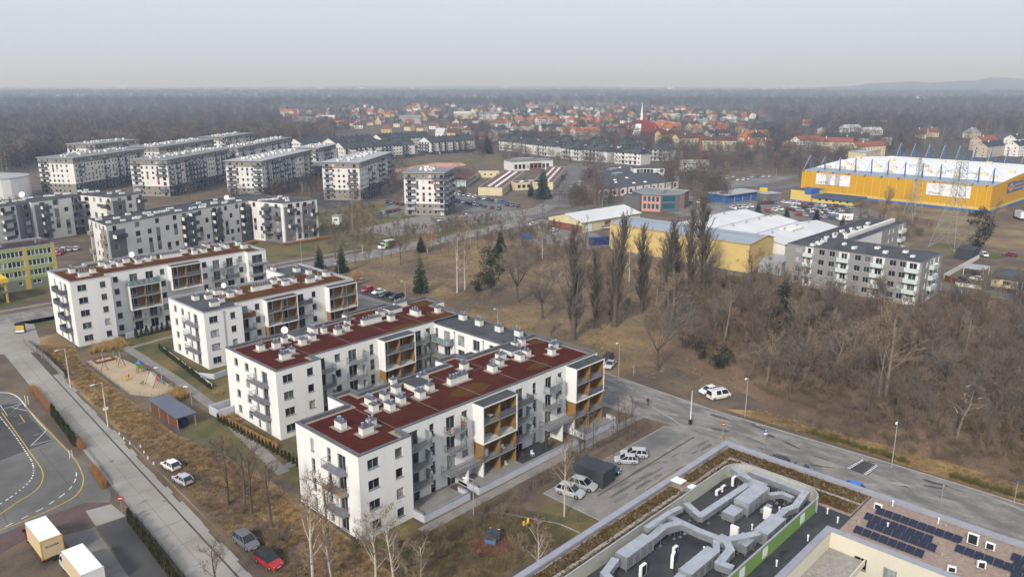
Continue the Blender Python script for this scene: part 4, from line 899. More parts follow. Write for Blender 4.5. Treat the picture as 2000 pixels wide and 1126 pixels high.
def mast(u,side):
 mm=MB();f=fF if side==0 else Fr(T3,T2);o=-7.0 if side==0 else-4.0;zb=ZY+(0.7 if side==0 else 0.5);ht=7.5 if side==0 else 8.5
 b=f(u,o,zb);t=f(u,o+(0.8 if side==0 else-0.8),zb+ht);mm.tube(b,t,0.42,0.28,5,0)
 mm.tube(t,f(u,0.9,ZY+.2),0.16,0.16,4,1);mm.tube(t,f(u,o-14,zb+2.0),0.07,0.07,4,1);mm.tube(f(u,-0.6,ZY+.2),f(u,1.4,ZY+.2),0.3,0.3,4,0)
 if side:mm.tube(f(u+3,o,zb),f(u+3,o,zb+1.8),0.9,0.5,5,0)
 mm.build('mast',['sign_blue','flash_pale'],ty)
for i in range(12):mast(1.0+i*8.7 if i<11 else 94.5,0)
for i in range(11):mast(3+i*9.2,1)
for i in range(34):
 t,s=rnd.choice((0.13,0.16,0.2,0.24,0.36,0.5,0.64,0.78)),(i+.5)/34;p=P(t,s);c=MB();zz=h(t)-.2
 if i%3==0:c.sphere((p[0],p[1],zz),2.0,8,4,1,0.45);c.build('roof_dome',['toya_roof','lamp_white'],ty)
 else:c.box(p[0]-1.2,p[1]-1.6,zz,p[0]+1.2,p[1]+1.6,zz+1.5);c.build('roof_hatch',['cream'],ty)
def uF(px,py,z):
 p=G(px,py,z);return(p[0]-T0[0])*fF.d[0]+(p[1]-T0[1])*fF.d[1]
posters=[(1587,1613,'YATO','poster with the word YATO'),(1616,1641,'',''),(1644,1671,'',''),(1801,1834,'STHOR',''),(1836,1869,'',''),(1871,1908,'FALA','')]
for i,(a,b,s,l)in enumerate(posters):
 yy=345 if i<3 else 365;u0,u1=uF(a,yy,10.5),uF(b,yy+3,10.5);q=MB();fbox(q,fF,u0,u1,0.31,0.38,6.2,12.2);po=q.build('poster',['poster_white'],ty)
 cx=(u0+u1)/2
 if s:p=fF(cx,0.42,7.3);text(ty,s,1.9 if s!='STHOR' else 1.5,p,fF.a,'ink',sx=1.15)
 q=MB();rr=random.Random(i)
 for k in range(7):
  x0,z0=cx+rr.uniform(-2,2),rr.uniform(8.6,11.4);l=rr.uniform(.6,2.2);an=rr.uniform(0,3.1);q.face([fF(x0,.395,z0),fF(x0+l*math.cos(an),.395,z0+l*math.sin(an)),fF(x0+l*math.cos(an)+.15,.395,z0+l*math.sin(an)+.2),fF(x0+.1,.395,z0+.28)])
 q.build('poster_drawing',['zinc'],ty)
p=G(1981,366,9.5);us=(p[0]-T1[0])*fR.d[0]+(p[1]-T1[1])*fR.d[1];us=30.5
q=MB();fbox(q,fR,us-6.5,us+6.5,0.07,0.12,7.2,12.6);q.build('sign_board',['sign_blue'],ty)
q=MB();q.face([fR(us-6.0,.14,9.9),fR(us,.14,7.5),fR(us+6.0,.14,9.9),fR(us,.14,12.3)]);q.build('sign_diamond',['toya_yellow'],ty);text(ty,'TOYA',2.1,fR(us,.18,9.9),fR.a,'sign_blue',sx=1.2)
for k in range(3):
 q=MB();fbox(q,fR,us+7.0,us+22,0.07,0.12,7.3+k*1.9,8.4+k*1.9);q.build('sign_stripe',['sign_blue'],ty)
# office annex of the hall
an=thing('office_annex','low yellow and blue office annex in front of the big yellow hall','building',(405,158,0));m=MB()
a0,a1=G(1543,392,0),G(1582,397,0);fr=Fr(a0,a1);
fbox(m,fr,0,fr.L,-16,0,0.8,6.1,0,1);fbox(m,fr,-.02,fr.L+.02,-16.02,.02,-.2,.79,2);fbox(m,fr,fr.L-3.5,fr.L+.05,-8,.06,4.4,7.4,2,2)
m.build('wall',['cream_yellow','bitumen','sign_blue'],an)
a0,a1=G(1583,396,0),G(1664,405,0);fr=Fr(a0,a1);m=MB();hs=[(4+i*3.6,5.4+i*3.6,1.6,2.7)for i in range(6)if 5.4+i*3.6<fr.L];facade(m,fr,0.6,3.4,hs,0,2);facade(m,Fr(fr(fr.L,0,0)[:2],fr(fr.L,-12,0)[:2]),.6,3.4);fbox(m,fr,0,fr.L,-.3,.03,-.2,.59,1)
for q in hs:window(an,fr,*q,1,'frame_white',2,0.1,pane='pane_far')
m.build('wall',['cream_yellow','sign_blue','reveal'],an);r=MB();fbox(r,fr,-.8,fr.L+1.5,-14,1.6,3.42,4.1,0,1);r.build('roof',['sign_blue','bitumen'],an)
# grey apartment block on the right
ga_=thing('apartment_building','grey brick apartment block with white bays and mint glass balconies behind the thicket','building',(255,85,0));Zg=12.5
def gface(p0,p1,bays,zones=()):
 fr=Fr(p0,p1);hs=[];zn=list(zones)
 for u,w,kind in bays:
  for f in range(4):
   zt=f*3.05+2.75
   if kind=='w':hs.append((u,u+w,zt-1.6,zt))
   else:
    hs.append((u+.7,u+w-.7,zt-2.0,zt));zn.append((u,u+w,0,12.2,2))
    if f>0:
     q=MB();fbox(q,fr,u-.2,u+w+.2,.003,1.2,f*3.05+.2,f*3.05+.35,1);fbox(q,fr,u-.2,u+w+.2,1.2,1.25,f*3.05+.2,f*3.05+1.45,0);fbox(q,fr,u-.2,u-.15,.003,1.2,f*3.05+.35,f*3.05+1.45,0);fbox(q,fr,u+w+.15,u+w+.2,.003,1.2,f*3.05+.35,f*3.05+1.45,0);q.build('balcony',['balcony_mint','e_white'],ga_)
 facade(gm,fr,-.2,Zg,hs,0,1,.2,zn)
 for q in hs:window(ga_,fr,*q,2 if q[1]-q[0]>1.3 else 1,'frame_white' if q[3]-q[2]>1.8 else 'frame_grey',1,.18)
 s=MB()
 for z in(3.05,6.1,9.15):fbox(s,fr,0.02,fr.L-.02,.001,.03,z-.04,z+.04)
 return fr
gm=MB();GP=[(228.7,101.6),(228.7,62.7),(247.2,62.7),(247.2,88.0),(295.5,88.0),(295.5,101.6)]
gface(GP[0],GP[1],[(3.0,1.6,'w'),(5.8,2.5,'b'),(10.0,1.7,'w'),(13.1,1.7,'w'),(16.0,3.1,'b'),(20.6,1.7,'w'),(23.4,1.6,'w'),(25.8,3.2,'b'),(30.3,1.8,'w'),(33.0,1.6,'w'),(34.9,3.4,'b')])
gface(GP[1],GP[2],[(3.6,1.2,'w'),(7.0,4.6,'b'),(14.0,1.4,'w')]);gface(GP[2],GP[3],[]);f4=gface(GP[3],GP[4],[(30,1.5,'w'),(34,1.5,'w'),(40.5,4.5,'b')],[(0,24,0,13,2)]);gface(GP[4],GP[5],[]);gface(GP[5],GP[0],[])
gm.build('wall',['brick_grey','reveal','e_white'],ga_);flat_roof(ga_,GP,Zg,'bitumen_dark','flash')
pts=[(232,95),(235,94.2),(237,95.4),(240,95),(243,96),(247,97),(250,95.5),(254,97),(257,95),(261,97.5),(264,95),(268,97),(272,96),(276,95),(240,88.5),(236,84),(241,79),(236,75),(241,71),(236,67.5),(283,97),(287,93)]
skylight_row(ga_,pts,Zg-.34,21,(1.5,2.6))
m=MB();m.box(250,91.5,Zg-.3,294,92.6,Zg+.9);m.build('roof_wall',['e_white'],ga_)
# pink and grey office with teal panes
of=thing('office_building','small pink and dark grey office block with teal windows behind the workshop hall','building',(325,213,0))
O=[(315.4,215.4),(319.0,207.0),(326.8,201.2),(343,206),(338.7,228),(322,226)];m=MB()
for i,(a,b)in enumerate(zip(O,O[1:]+O[:1])):
 fr=Fr(a,b);hs=[];zn=[]
 if i==0:
  for f in(0,1):hs+=[(.8+k*2.05,2.2+k*2.05,1.3+f*3.6,3.7+f*3.6)for k in range(4)]
  zn=[(0,30,0,7.6,1)]
 elif i==1:hs=[(1,fr.L-2,1.2+f*3.6,4+f*3.6)for f in(0,1)]
 elif i==2:zn=[(0,9,0,8.4,1)]
 facade(m,fr,-.2,8.4,hs,0,0,.2,zn)
 for q in hs:window(of,fr,*q,1,'frame_grey',1,.18,pane='teal_pane')
m.build('wall',['office_grey','pink_wall'],of);flat_roof(of,O,8.4,'pale_metal_roof','flash_pale')
m=MB();m.box(329,212,8.1,332,214,9.3);m.build('roof_unit',['zinc'],of);m=MB();m.obox(318,222,2.0,9,6,-.2,7.2,0,1);m.build('stair_wing',['office_grey','bitumen'],of)
# low grey-roofed clinic with orange stripes
lg=thing('low_hall','low sprawling hall with grey felt roof and orange wall strips beside the avenue','building',(395,285,0))
O=[(335,257),(367,252),(402,248.5),(407,262),(432,284),(446,287.6),(469,303),(439,334)];m=MB()
for i,(a,b)in enumerate(zip(O,O[1:]+O[:1])):
 fr=Fr(a,b);zn=[(2+k*6.5,3.3+k*6.5,0,4.4,1)for k in range(6)]if i<2 else[];hs=[(4.5+k*6.5,6.6+k*6.5,1.2,3.4)for k in range(5)if 6.6+k*6.5<fr.L]if i in(0,1)else[]
 facade(m,fr,-.2,4.6,hs,0,2,.15,zn)
 for q in hs:window(lg,fr,*q,2,'frame_white',2,.12,pane='pane_far')
m.build('wall',['e_white','orange_panel','reveal'],lg);flat_roof(lg,O,4.6,'bitumen','flash')
a,b=G(1237,350,0),G(1297,350,0);fr=Fr(a,b);m=MB();hs=[(2+k*2.2,4+k*2.2,4.2,6.6)for k in range(int(fr.L/2.2)-1)if k not in(5,6)];facade(m,fr,-.2,7.2,hs,0,0);fbox(m,fr,0,fr.L,-14,-.3,-.2,7.2,0);fbox(m,fr,-.3,fr.L+.3,-14.3,.3,7.22,7.5,1)
for q in hs:window(lg,fr,*q,2,'frame_white',2,.12,pane='pane_far')
m.build('upper_block',['e_white','bitumen'],lg)
for k,(px,py)in enumerate([(1197,331),(1206,340),(1201,351),(1203,356),(1224,347),(1238,357),(1260,355),(1211,327)]):
 p=G(px,py,4.5);c=MB();c.sphere((p[0],p[1],4.35),1.1,8,4,0,.6)if k>1 else c.box(p[0]-4,p[1]-2,4.3,p[0]+4,p[1]+2,5.4);c.build('roof_dome' if k>1 else 'roof_unit',['lamp_white' if k>1 else 'zinc'],lg)
# school: two flat wings with brown roofs and rows of skylights
sc=thing('school_building','flat-roofed school with brown roofs and rows of white skylights','school',(350,320,0))
def school_wing(p0,p1,dep,z=4.6,sky=12):
 fr=Fr(p0,p1);m=MB();hs=[(1.5+k*3.0,3.6+k*3.0,1.2,3.2)for k in range(int(fr.L/3)-1)]
 facade(m,fr,-.2,z,hs,0,1);f0=Fr(fr(0,-dep,0)[:2],p0);facade(m,f0,-.2,z);facade(m,Fr(p1,fr(fr.L,-dep,0)[:2]),-.2,z);facade(m,Fr(fr(fr.L,-dep,0)[:2],fr(0,-dep,0)[:2]),-.2,z)
 for q in hs:window(sc,fr,*q,2,'frame_white',2,.12,pane='pane_far')
 m.build('wall',['cream','reveal'],sc);flat_roof(sc,[fr(0,0,0)[:2],fr(fr.L,0,0)[:2],fr(fr.L,-dep,0)[:2],fr(0,-dep,0)[:2]],z,'roof_redbrown','flash_pale',.2)
 for k in range(sky):
  for o in(-.3,-.62):
   s=MB();u=4+k*(fr.L-8)/sky+(2 if o<-.5 else 0);fbox(s,fr,u,u+1.5,o*dep-.8,o*dep+.8,z-.18,z+.35);s.build('skylight',['lamp_white'],sc)
school_wing((306,302),(378,352.5),13.6,sky=14);school_wing((345,298.5),(418,350),12.0,sky=10);school_wing((327,312),(345,304),9,sky=2)
m=MB();fr=Fr(G(820,372,0),G(880,378,0))
bs=thing('school_annex','brown-roofed annex with mint wall beside the tower block','building',(335,365,0));b0,b1=(318.5,345),(355,373);fr=Fr(b0,b1);m=MB();facade(m,fr,-.2,4.2,[(2+k*3,4.2+k*3,1,3)for k in range(13)],0,0);fbox(m,fr,0,fr.L,-18,-.2,-.2,4.2,0)
m.build('wall',['balcony_mint'],bs)
for k in range(13):window(bs,fr,2+k*3,4.2+k*3,1,3,2,'frame_white',2,.12,pane='pane_far')
r=MB();r.face([fr(-.5,.6,4.2),fr(fr.L+.5,.6,4.2),fr(fr.L+.5,-9,6.2),fr(-.5,-9,6.2)]);r.face([fr(-.5,-9,6.2),fr(fr.L+.5,-9,6.2),fr(fr.L+.5,-18.6,4.2),fr(-.5,-18.6,4.2)]);r.build('roof',['roof_redbrown'],bs)
lw=thing('garden_wall','long cream wall with small openings behind the school yard','wall',(365,380,0));fr=Fr(G(934,347,0),G(975,347,0));m=MB();hs=[(4+k*4,5.2+k*4,1.5,2.7)for k in range(4)];facade(m,fr,-.1,4.5,hs,0,0);fbox(m,fr,0,fr.L,-.6,-.3,-.1,4.5);m.build('wall',['cream'],lw)
for q in hs:window(lw,fr,*q,1,'frame_white',2,.15,pane='pane_far')
sg=thing('sports_hall','white flat-roofed sports hall with tall windows behind the school','hall',(405,375,0));fr=Fr(G(1000,334,0),G(1080,330,0));m=MB();hs=[(2+k*3.2,4.4+k*3.2,1,4.4)for k in range(int(fr.L/3.2)-1)];facade(m,fr,-.2,6.5,hs,0,0,.15,[(14,24,0,5,1)]);fbox(m,fr,0,fr.L,-14,-.4,-.2,6.5);m.build('wall',['e_white','brick_red'],sg)
for q in hs:window(sg,fr,*q,2,'frame_white',2,.12,pane='pane_far')
r=MB();fbox(r,fr,-.3,fr.L+.3,-14.3,.3,6.52,6.9);fbox(r,fr,4,20,-10,-4,6.9,8.2,1);r.build('roof',['pale_metal_roof','zinc'],sg)
# brick chimney stack and boiler house
st=thing('chimney_stack','tall square red brick chimney rising beside the white boiler house','chimney',(*G(1366,308,0),0));p=G(1366,308,0);m=MB();m.cyl(p[0],p[1],0,1.9,17.5,1.5,4);m.build('shaft',['brick_red'],st);m=MB();m.cyl(p[0],p[1],17.5,1.9,18.2,1.9,4);m.build('chimney_top',['brick_red'],st)
bo=thing('boiler_house','white boiler house below the brick chimney stack','building',(*G(1357,330,0),0));fr=Fr(G(1330,333.5,0),G(1385,334,0));m=MB();hs=[(2+k*2.6,4+k*2.6,4.4,5.4)for k in range(6)];facade(m,fr,-.2,6.6,hs,0,0);fbox(m,fr,0,fr.L,-9,-.4,-.2,6.6);m.build('wall',['e_white'],bo)
for q in hs:window(bo,fr,*q,1,'frame_white',2,.12,pane='pane_far')
r=MB();fbox(r,fr,-.4,fr.L+.4,-9.4,.4,6.62,7.1);r.build('roof',['flash_pale'],bo)
# white steel tank at the left edge
tk=thing('storage_tank','big round white storage tank at the left edge by the forest','tank',(*G(10,392,0),0));fr=Fr(G(-30,395,0),G(52,390,0));p=G(2,384);m=MB();m.cyl(p[0],p[1],-.2,15,11,15,22);m.build('wall',['lamp_white'],tk);r=MB();r.cyl(p[0],p[1],11.01,15.3,11.5,15.0,22);r.cyl(p[0],p[1],11.5,14.5,13.2,2,22);r.build('roof',['flash_pale'],tk)
# ---------------------------------------------------------------- plots at the right edge
hs_=thing('bungalow','small bungalow with grey felt roof and pale plaster at the right edge','house',(276,50,0));m=MB();fr=Fr((268,53.6),(268,40));h4=[(3.0,5.0,1.0,2.3),(7.0,9.4,.3,2.5),(11,12.6,1,2.3)];facade(m,fr,-.1,3.0,h4,0,0);fbox(m,fr,0,13.6,-15,-.3,-.1,3.0);m.face([fr(0,-15,3.0),fr(0,0,3.0),fr(0,-8,4.4)]);m.build('wall',['cream'],hs_)
for q in h4:window(hs_,fr,*q,2,'frame_white',1,.12)
r=MB();r.face([fr(-.4,.6,2.95),fr(14,.6,2.95),fr(14,-8,4.6),fr(-.4,-8,4.6)]);r.face([fr(-.4,-8,4.6),fr(14,-8,4.6),fr(14,-15.6,2.95),fr(-.4,-15.6,2.95)]);r.build('roof',['bitumen'],hs_);c=MB();c.box(274,43,3.5,274.6,43.6,5.4);c.build('chimney',['taupe_wall'],hs_);dish(hs_,278,46.5,3.9,.6)
cpt=thing('carport','small white-roofed carport beside the bungalow','carport',(282,61,0));m=MB();m.box(278,58,2.4,286,64,2.6,0);m.build('roof',['flash_pale'],cpt)
for a,b in((278.2,58.2),(285.8,58.2),(278.2,63.8),(285.8,63.8)):q=MB();q.box(a-.06,b-.06,0,a+.06,b+.06,2.4);q.build('post',['frame_white'],cpt)
def container(label,x,y,lx,ly,h,mt,rz=0,name='shipping_container'):
 t=thing(name,label,'container',(x,y,0),rz);m=MB();m.box(-lx/2,-ly/2,.1,lx/2,ly/2,h,0);m.build('body',[mt],None).parent=t
 m=MB()
 n=int(lx/.45)
 for i in range(n):m.box(-lx/2+.1+i*lx/n,-ly/2-.05,.2,-lx/2+.1+i*lx/n+.18,-ly/2-.002,h-.1)
 n=int(ly/.45)
 for i in range(n):m.box(-lx/2-.05,-ly/2+.1+i*ly/n,.2,-lx/2-.002,-ly/2+.1+i*ly/n+.18,h-.1)
 m.build('ribs',[mt],None).parent=t
 m=MB();m.box(-lx/2-.06,-ly/2-.06,h,lx/2+.06,ly/2+.06,h+.12);m.build('lid',[mt],None).parent=t
 return t
mat('bin_shed',(0.045,0.05,0.058),fine=0.1);container('dark grey bin store standing on the lawn by the pylon foot',309,70.5,9,5.5,3.4,'bin_shed',name='bin_store');container('dark grey bin store at the right edge behind the bungalow',306,42,10,6,3.6,'bin_shed',name='bin_store')
container('dark blue shipping container standing in the scrap yard behind the poplars',*G(1180,477,0),12,2.6,2.8,'container_blue',R(-30))
def fence(label,pts,h,mt,post='kerb',step=2.5,th=.08,z0=.05,cat='fence',name='fence',group=None,gap=0.0):
 root=thing(name,label,cat,(pts[0][0],pts[0][1],0),group=group)
 for a,b in zip(pts[:-1],pts[1:]):
  fr=Fr(a,b);n=max(1,int(fr.L/step))
  for i in range(n):
   u0,u1=fr.L*i/n,fr.L*(i+1)/n;m=MB();fbox(m,fr,u0+.06,u1-.06,-th/2,th/2,z0,h);m.build('panel',[mt],root)
   m=MB();fbox(m,fr,u0-.06,u0+.06,-.08,.08,0,h+.1);m.build('post',[post],root)
 return root
fence('cream concrete panel fence along the lane beside the grey apartment block',[(268,66.8),(309,66.6)],1.7,'chimney_white');fence('dark brown board fence at the end of the fenced lane',[(266,66),(262,61)],1.9,'frame_brown');fence('white panel fence in front of the parked cars by the bungalow',[(258.4,61),(258.8,53.4)],1.8,'chimney_white');fence('dark slatted fence in front of the bungalow',[(259,53),(262,40)],2.0,'rail_dark');fence('weathered concrete wall below the plots at the thicket edge',[(251.5,66),(252,54),(254,38)],2.2,'concrete_dark',name='concrete_wall',cat='wall');fence('whitewashed broken wall segment leaning towards the grey block',[(247,56.5),(254,55.5)],2.1,'flash_pale',name='concrete_wall',cat='wall')
# ---------------------------------------------------------------- pylons
def pylon(label,cx,cy,rz,H,base,waist_z,waist,arms,top=1.2):
 root=thing('lattice_pylon',label,'pylon',(cx,cy,0));m=MB();c,s=math.cos(rz),math.sin(rz)
 T=lambda x,y,z:(cx+x*c-y*s,cy+x*s+y*c,z)
 def wd(z):return base+(waist-base)*z/waist_z if z<waist_z else waist+(top-waist)*(z-waist_z)/(H-waist_z)
 zs=[0];
 while zs[-1]<H-1.5:zs.append(min(H,zs[-1]+max(1.8,wd(zs[-1])*.75)))
 for z0,z1 in zip(zs[:-1],zs[1:]):
  a,b=wd(z0)/2,wd(z1)/2;C0=[(-a,-a),(a,-a),(a,a),(-a,a)];C1=[(-b,-b),(b,-b),(b,b),(-b,b)]
  for i in range(4):
   j=(i+1)%4;m.tube(T(*C0[i],z0),T(*C1[i],z1),.11,.11,4);m.tube(T(*C0[i],z0),T(*C1[j],z1),.055,.055,3);m.tube(T(*C0[j],z0),T(*C1[i],z1),.055,.055,3);m.tube(T(*C1[i],z1),T(*C1[j],z1),.05,.05,3)
 m.build('tower',['lattice'],root)
 for(z,L)in arms:
  for sg in(-1,1):
   q=MB();w=wd(z)/2
   for y in(-w,w):q.tube(T(sg*w,y,z),T(sg*L,0,z+.1),.07,.05,4);q.tube(T(sg*w,y,z+1.3),T(sg*L,0,z+.1),.06,.05,4)
   for k in range(1,4):x=sg*(w+(L-w)*k/4);q.tube(T(x,0,z),T(x,0,z+1.3*(1-k/4)),.04,.04,3)
   q.tube(T(sg*L,0,z),T(sg*L,0,z-1.3),.12,.12,5);q.build('cross_arm',['lattice'],root)
 return root,T
py1,T1p=pylon('tall green-grey lattice pylon standing on the lawn before the yellow hall',322,79.5,R(70),33,10.5,20,3.4,[(24,8.0),(28.5,6.2)],2.6)
py2,T2p=pylon('slimmer lattice pylon close to the yellow hall front',399,116.5,R(70),27.5,6.0,17,2.0,[(22.5,5.0)],.8)
wires=thing('power_line','thin power cables strung between the two lattice pylons','cable',(360,98,20))
for(za,zb,la,lb)in((22.8,21.2,8,5),(27.3,25.5,6.2,.5)):
 for sg in(-1,1):
  a,b=Vector(T1p(sg*la,0,za)),Vector(T2p(sg*lb,0,zb));w=MB();prev=a
  for i in range(1,13):
   t=i/12;p=a.lerp(b,t);p.z-=2.2*4*t*(1-t);w.tube(tuple(prev),tuple(p),.03,.03,3);prev=p
  w.build('wire',['lattice'],wires)
# ================================================================ ground, roads, paths (structure)
def sheet(name,poly,mt,z,parent=None):
 m=MB();m.face([(p[0],p[1],z)for p in poly])
# keep the face looking up
 a=sum(poly[i-1][0]*poly[i][1]-poly[i][0]*poly[i-1][1]for i in range(len(poly)))
 if a<0:m.f[0]=tuple(reversed(m.f[0]))
 o=m.build(name,[mt],parent)
 if parent is None:o['kind']='structure'
 return o
def ribbon_pts(pts,w,closed=False):
 L,Rr=[],[];n=len(pts)
 for i in range(n):
  a=pts[max(i-1,0)];b=pts[min(i+1,n-1)];d=Vector((b[0]-a[0],b[1]-a[1]));d.normalize();nn=(-d.y,d.x)
  L.append((pts[i][0]+nn[0]*w/2,pts[i][1]+nn[1]*w/2));Rr.append((pts[i][0]-nn[0]*w/2,pts[i][1]-nn[1]*w/2))
 return L,Rr
def smooth(pts,n=6):
 out=[];P=[pts[0]]+list(pts)+[pts[-1]]
 for i in range(1,len(P)-2):
  for k in range(n):
   t=k/n;p0,p1,p2,p3=P[i-1],P[i],P[i+1],P[i+2]
   out.append(tuple(0.5*((2*p1[j])+(-p0[j]+p2[j])*t+(2*p0[j]-5*p1[j]+4*p2[j]-p3[j])*t*t+(-p0[j]+3*p1[j]-3*p2[j]+p3[j])*t**3)for j in(0,1)))
 out.append(tuple(pts[-1]));return out
def ribbon(name,pts,w,mt,z,parent=None,dash=None,h=0.0):
 m=MB();L,Rr=ribbon_pts(pts,w);acc=0
 for i in range(len(pts)-1):
  d=math.hypot(pts[i+1][0]-pts[i][0],pts[i+1][1]-pts[i][1])
  if dash:
   n=max(1,int(d/0.25))
   for k in range(n):
    if((acc+d*k/n)%(dash[0]+dash[1]))<dash[0]:
     f=lambda A,t:(A[i][0]+(A[i+1][0]-A[i][0])*t,A[i][1]+(A[i+1][1]-A[i][1])*t)
     a,b=k/n,(k+1)/n;m.face([(*f(Rr,a),z),(*f(Rr,b),z),(*f(L,b),z),(*f(L,a),z)])
  elif h>0:m.prism([Rr[i],Rr[i+1],L[i+1],L[i]],z,z+h)
  else:m.face([(*Rr[i],z),(*Rr[i+1],z),(*L[i+1],z),(*L[i],z)])
  acc+=d
 o=m.build(name,[mt],parent)
 if parent is None:o['kind']='structure'
 return o
sheet('ground',[(-45000,-45000),(45000,-45000),(45000,45000),(-45000,45000)],'far_ground',-0.02)
sheet('estate_ground',[(-60,-60),(700,-60),(700,620),(-60,620)],'soil',0.0)
sheet('meadow',[(108,100),(126.6,94),(127.2,60),(226,60),(300,120),(228,172),(240,222),(110,224.4)],'meadow',0.012)
sheet('woodland_floor',[(127.2,68),(127.0,-60),(260,-60),(258,52),(228,60),(226,118),(196,122),(160,106),(140,92)],'leaf_litter',0.018)
sheet('verge_meadow',[(300,92),(334,92),(340,20),(430,20),(424,88),(426,130),(380,140),(330,120)],'meadow',0.012)
sheet('pylon_lawn',[(306,86),(330,86),(331,60),(312,62),(311,74),(300,80)],'lawn',0.018)
sheet('bungalow_lawn',[(286,58),(304,58),(304,36),(286,36)],'lawn',0.016)
sheet('verge',[(126.9,66),(130,62),(133,30),(131,-60),(126.9,-60)],'dry_grass',0.022)
sheet('rough_grass',[(38,60),(39.6,82.5),(44.6,170),(45.4,209),(53.5,209),(53.5,196),(51,184),(50,155),(49.5,130),(53,118),(52,78),(50,60)],'dry_grass',0.012)
sheet('garden_lawn',[(49.8,130),(54,100),(53,70),(60,60),(79,58.6),(79,72),(61,77),(61,114),(60,133),(57,136)],'lawn',0.016)
sheet('garden_lawn',[(61,133.5),(110,136),(110,157),(68,157),(68,176),(98,176),(98,193),(53,193),(57.4,184),(62,182),(61.2,150)],'lawn',0.016)
sheet('courtyard_lawn',[(62,99.5),(98.8,99.8),(98.8,114.7),(62,114.7)],'lawn',0.014)
sheet('roadside_lawn',[(108,222.5),(106,215),(106,232),(60,216),(-60,216),(-60,223),(108,223)],'lawn',0.013)
sheet('hedge_lawn',[(100,246),(175,243),(168,268),(150,266),(146,282),(92,264),(60,268),(60,248)],'lawn',0.013)
sheet('office_lawn',[(-60,247),(58,246),(56,262),(-60,262)],'lawn_green',0.014)
sheet('sports_ground',GL([(750,330),(920,322),(990,322),(985,308),(930,306),(770,316)]),'lawn',0.014)
tr=sheet('running_track',GL([(735,333),(800,326),(850,318),(900,318),(912,322),(870,329),(790,337)]),'pink_wall',0.02)
# --- left street of concrete slabs
street=bpy.data.objects.new('street',None);COL.objects.link(street);street['kind']='structure'
sx=lambda Y:38.6-(177-Y)*0.066
rnd=random.Random(2)
m=MB();m.face([(sx(58)-.1,58,.014),(sx(58)+6.2,58,.014),(sx(222)+6.2,222,.014),(sx(222)-.1,222,.014)]);m.build('joint_bed',['joint'],street)
Yv=60.0
while Yv<220:
 L=6.0
 for k,(a,b)in enumerate(((0.0,2.35),(2.39,4.72))):
  m=MB();y0,y1=Yv+.03,Yv+L-.03;dz=rnd.uniform(0,.012)
  m.prism([(sx(y0)+a,y0),(sx(y0)+b,y0),(sx(y1)+b,y1),(sx(y1)+a,y1)],.0,.03+dz,0);m.build('slab',['concrete'],street)
 Yv+=L
Yv=62.0
while Yv<176:
 L=rnd.uniform(2.2,4.0);m=MB();w=1.15+rnd.uniform(-.2,.35);m.prism([(sx(Yv)+5.0,Yv+.02),(sx(Yv)+5.0+w,Yv+.02),(sx(Yv+L)+5.0+w,Yv+L-.02),(sx(Yv+L)+5.0,Yv+L-.02)],0,.05+rnd.uniform(0,.02));m.build('footway_slab',['concrete'],street);Yv+=L
sheet('street_mouth',[(30,208),(47,196),(52,222),(48,228),(20,228)],'concrete',0.036)
# --- main road
road=ribbon('road',smooth([(-80,233),(45,231.5),(140,228.5),(206,231),(244,236),(268,246),(300,262)]),9.5,'asphalt_worn',0.026)
ribbon('line_marking',smooth([(-80,233),(45,231.5),(140,228.5),(206,231),(244,236)]),.14,'paint_white',0.032,road,dash=(4,6))
ribbon('kerb',smooth([(-80,228.0),(20,227.2)]),.25,'kerb',0.0,None,h=.13);ribbon('kerb',smooth([(56,226.8),(140,223.6),(206,226),(240,229)]),.25,'kerb',0.0,None,h=.13);ribbon('kerb',smooth([(-80,238.2),(45,236.6),(140,233.6),(200,236)]),.25,'kerb',0.0,None,h=.13)
ribbon('footpath',smooth([(-80,243),(45,241.5),(110,240),(165,239)]),2.2,'paving',0.024)
ribbon('road',[G(1030,425),G(1150,404),G(1250,394),G(1370,384),G(1470,376),G(1575,357),G(1640,346)],8,'asphalt',0.028)
ave=ribbon('avenue',[G(1085,404),G(1102,372),G(1121,338),G(1130,318)],15,'asphalt',0.024)
m=MB();
ribbon('median_kerb',[G(1092,383),G(1107,352),G(1114,342)],.5,'joint',0.03,ave)
for i in range(9):
 p=G(1113+i*2.6,363.5);m=MB();m.obox(p[0],p[1],R(35),2.6,.55,.03,.036);m.build('crossing_stripe',['paint_white'],ave)
ribbon('footpath',[G(1170,368),G(1230,372),G(1260,372)],2.5,'paving',0.024);ribbon('footpath',[G(1298,338),G(1322,345),G(1322,352)],3,'paving',0.024)
# --- car park of the tower block and forecourts
sheet('park_lawn',GL([(610,420),(740,395),(900,430),(1010,415),(1050,420),(1000,436),(900,452),(760,482),(630,500)]),'lawn',0.012);sheet('car_park',GL([(884,372),(930,381),(1012,396),(1004,412),(950,420),(886,408)]),'asphalt',0.018);sheet('car_park',GL([(728,415),(790,390),(797,402),(785,418),(735,426)]),'asphalt',0.018);sheet('court',GL([(600,392),(640,372),(760,352),(795,362),(760,385),(640,410)]),'asphalt_dark',0.016);sheet('forecourt',GL([(840,424),(1000,412),(1050,405),(1030,428),(900,440),(850,440)]),'asphalt_worn',0.022)
sheet('forecourt',GL([(700,448),(835,418),(880,428),(860,452),(760,462)]),'paving',0.02)
sheet('yard',GL([(1010,440),(1060,428),(1160,452),(1200,480),(1140,485),(1010,470)]),'asphalt_worn',0.016)
sheet('car_park',GL([(1440,400),(1560,388),(1700,408),(1730,430),(1640,440),(1480,420)]),'asphalt',0.016)
sheet('works_yard',GL([(1300,415),(1440,384),(1500,400),(1470,420),(1420,435)]),'concrete_dark',0.014)
sheet('car_park',GL([(1400,358),(1500,342),(1560,345),(1480,362),(1420,368)]),'concrete_dark',0.014)
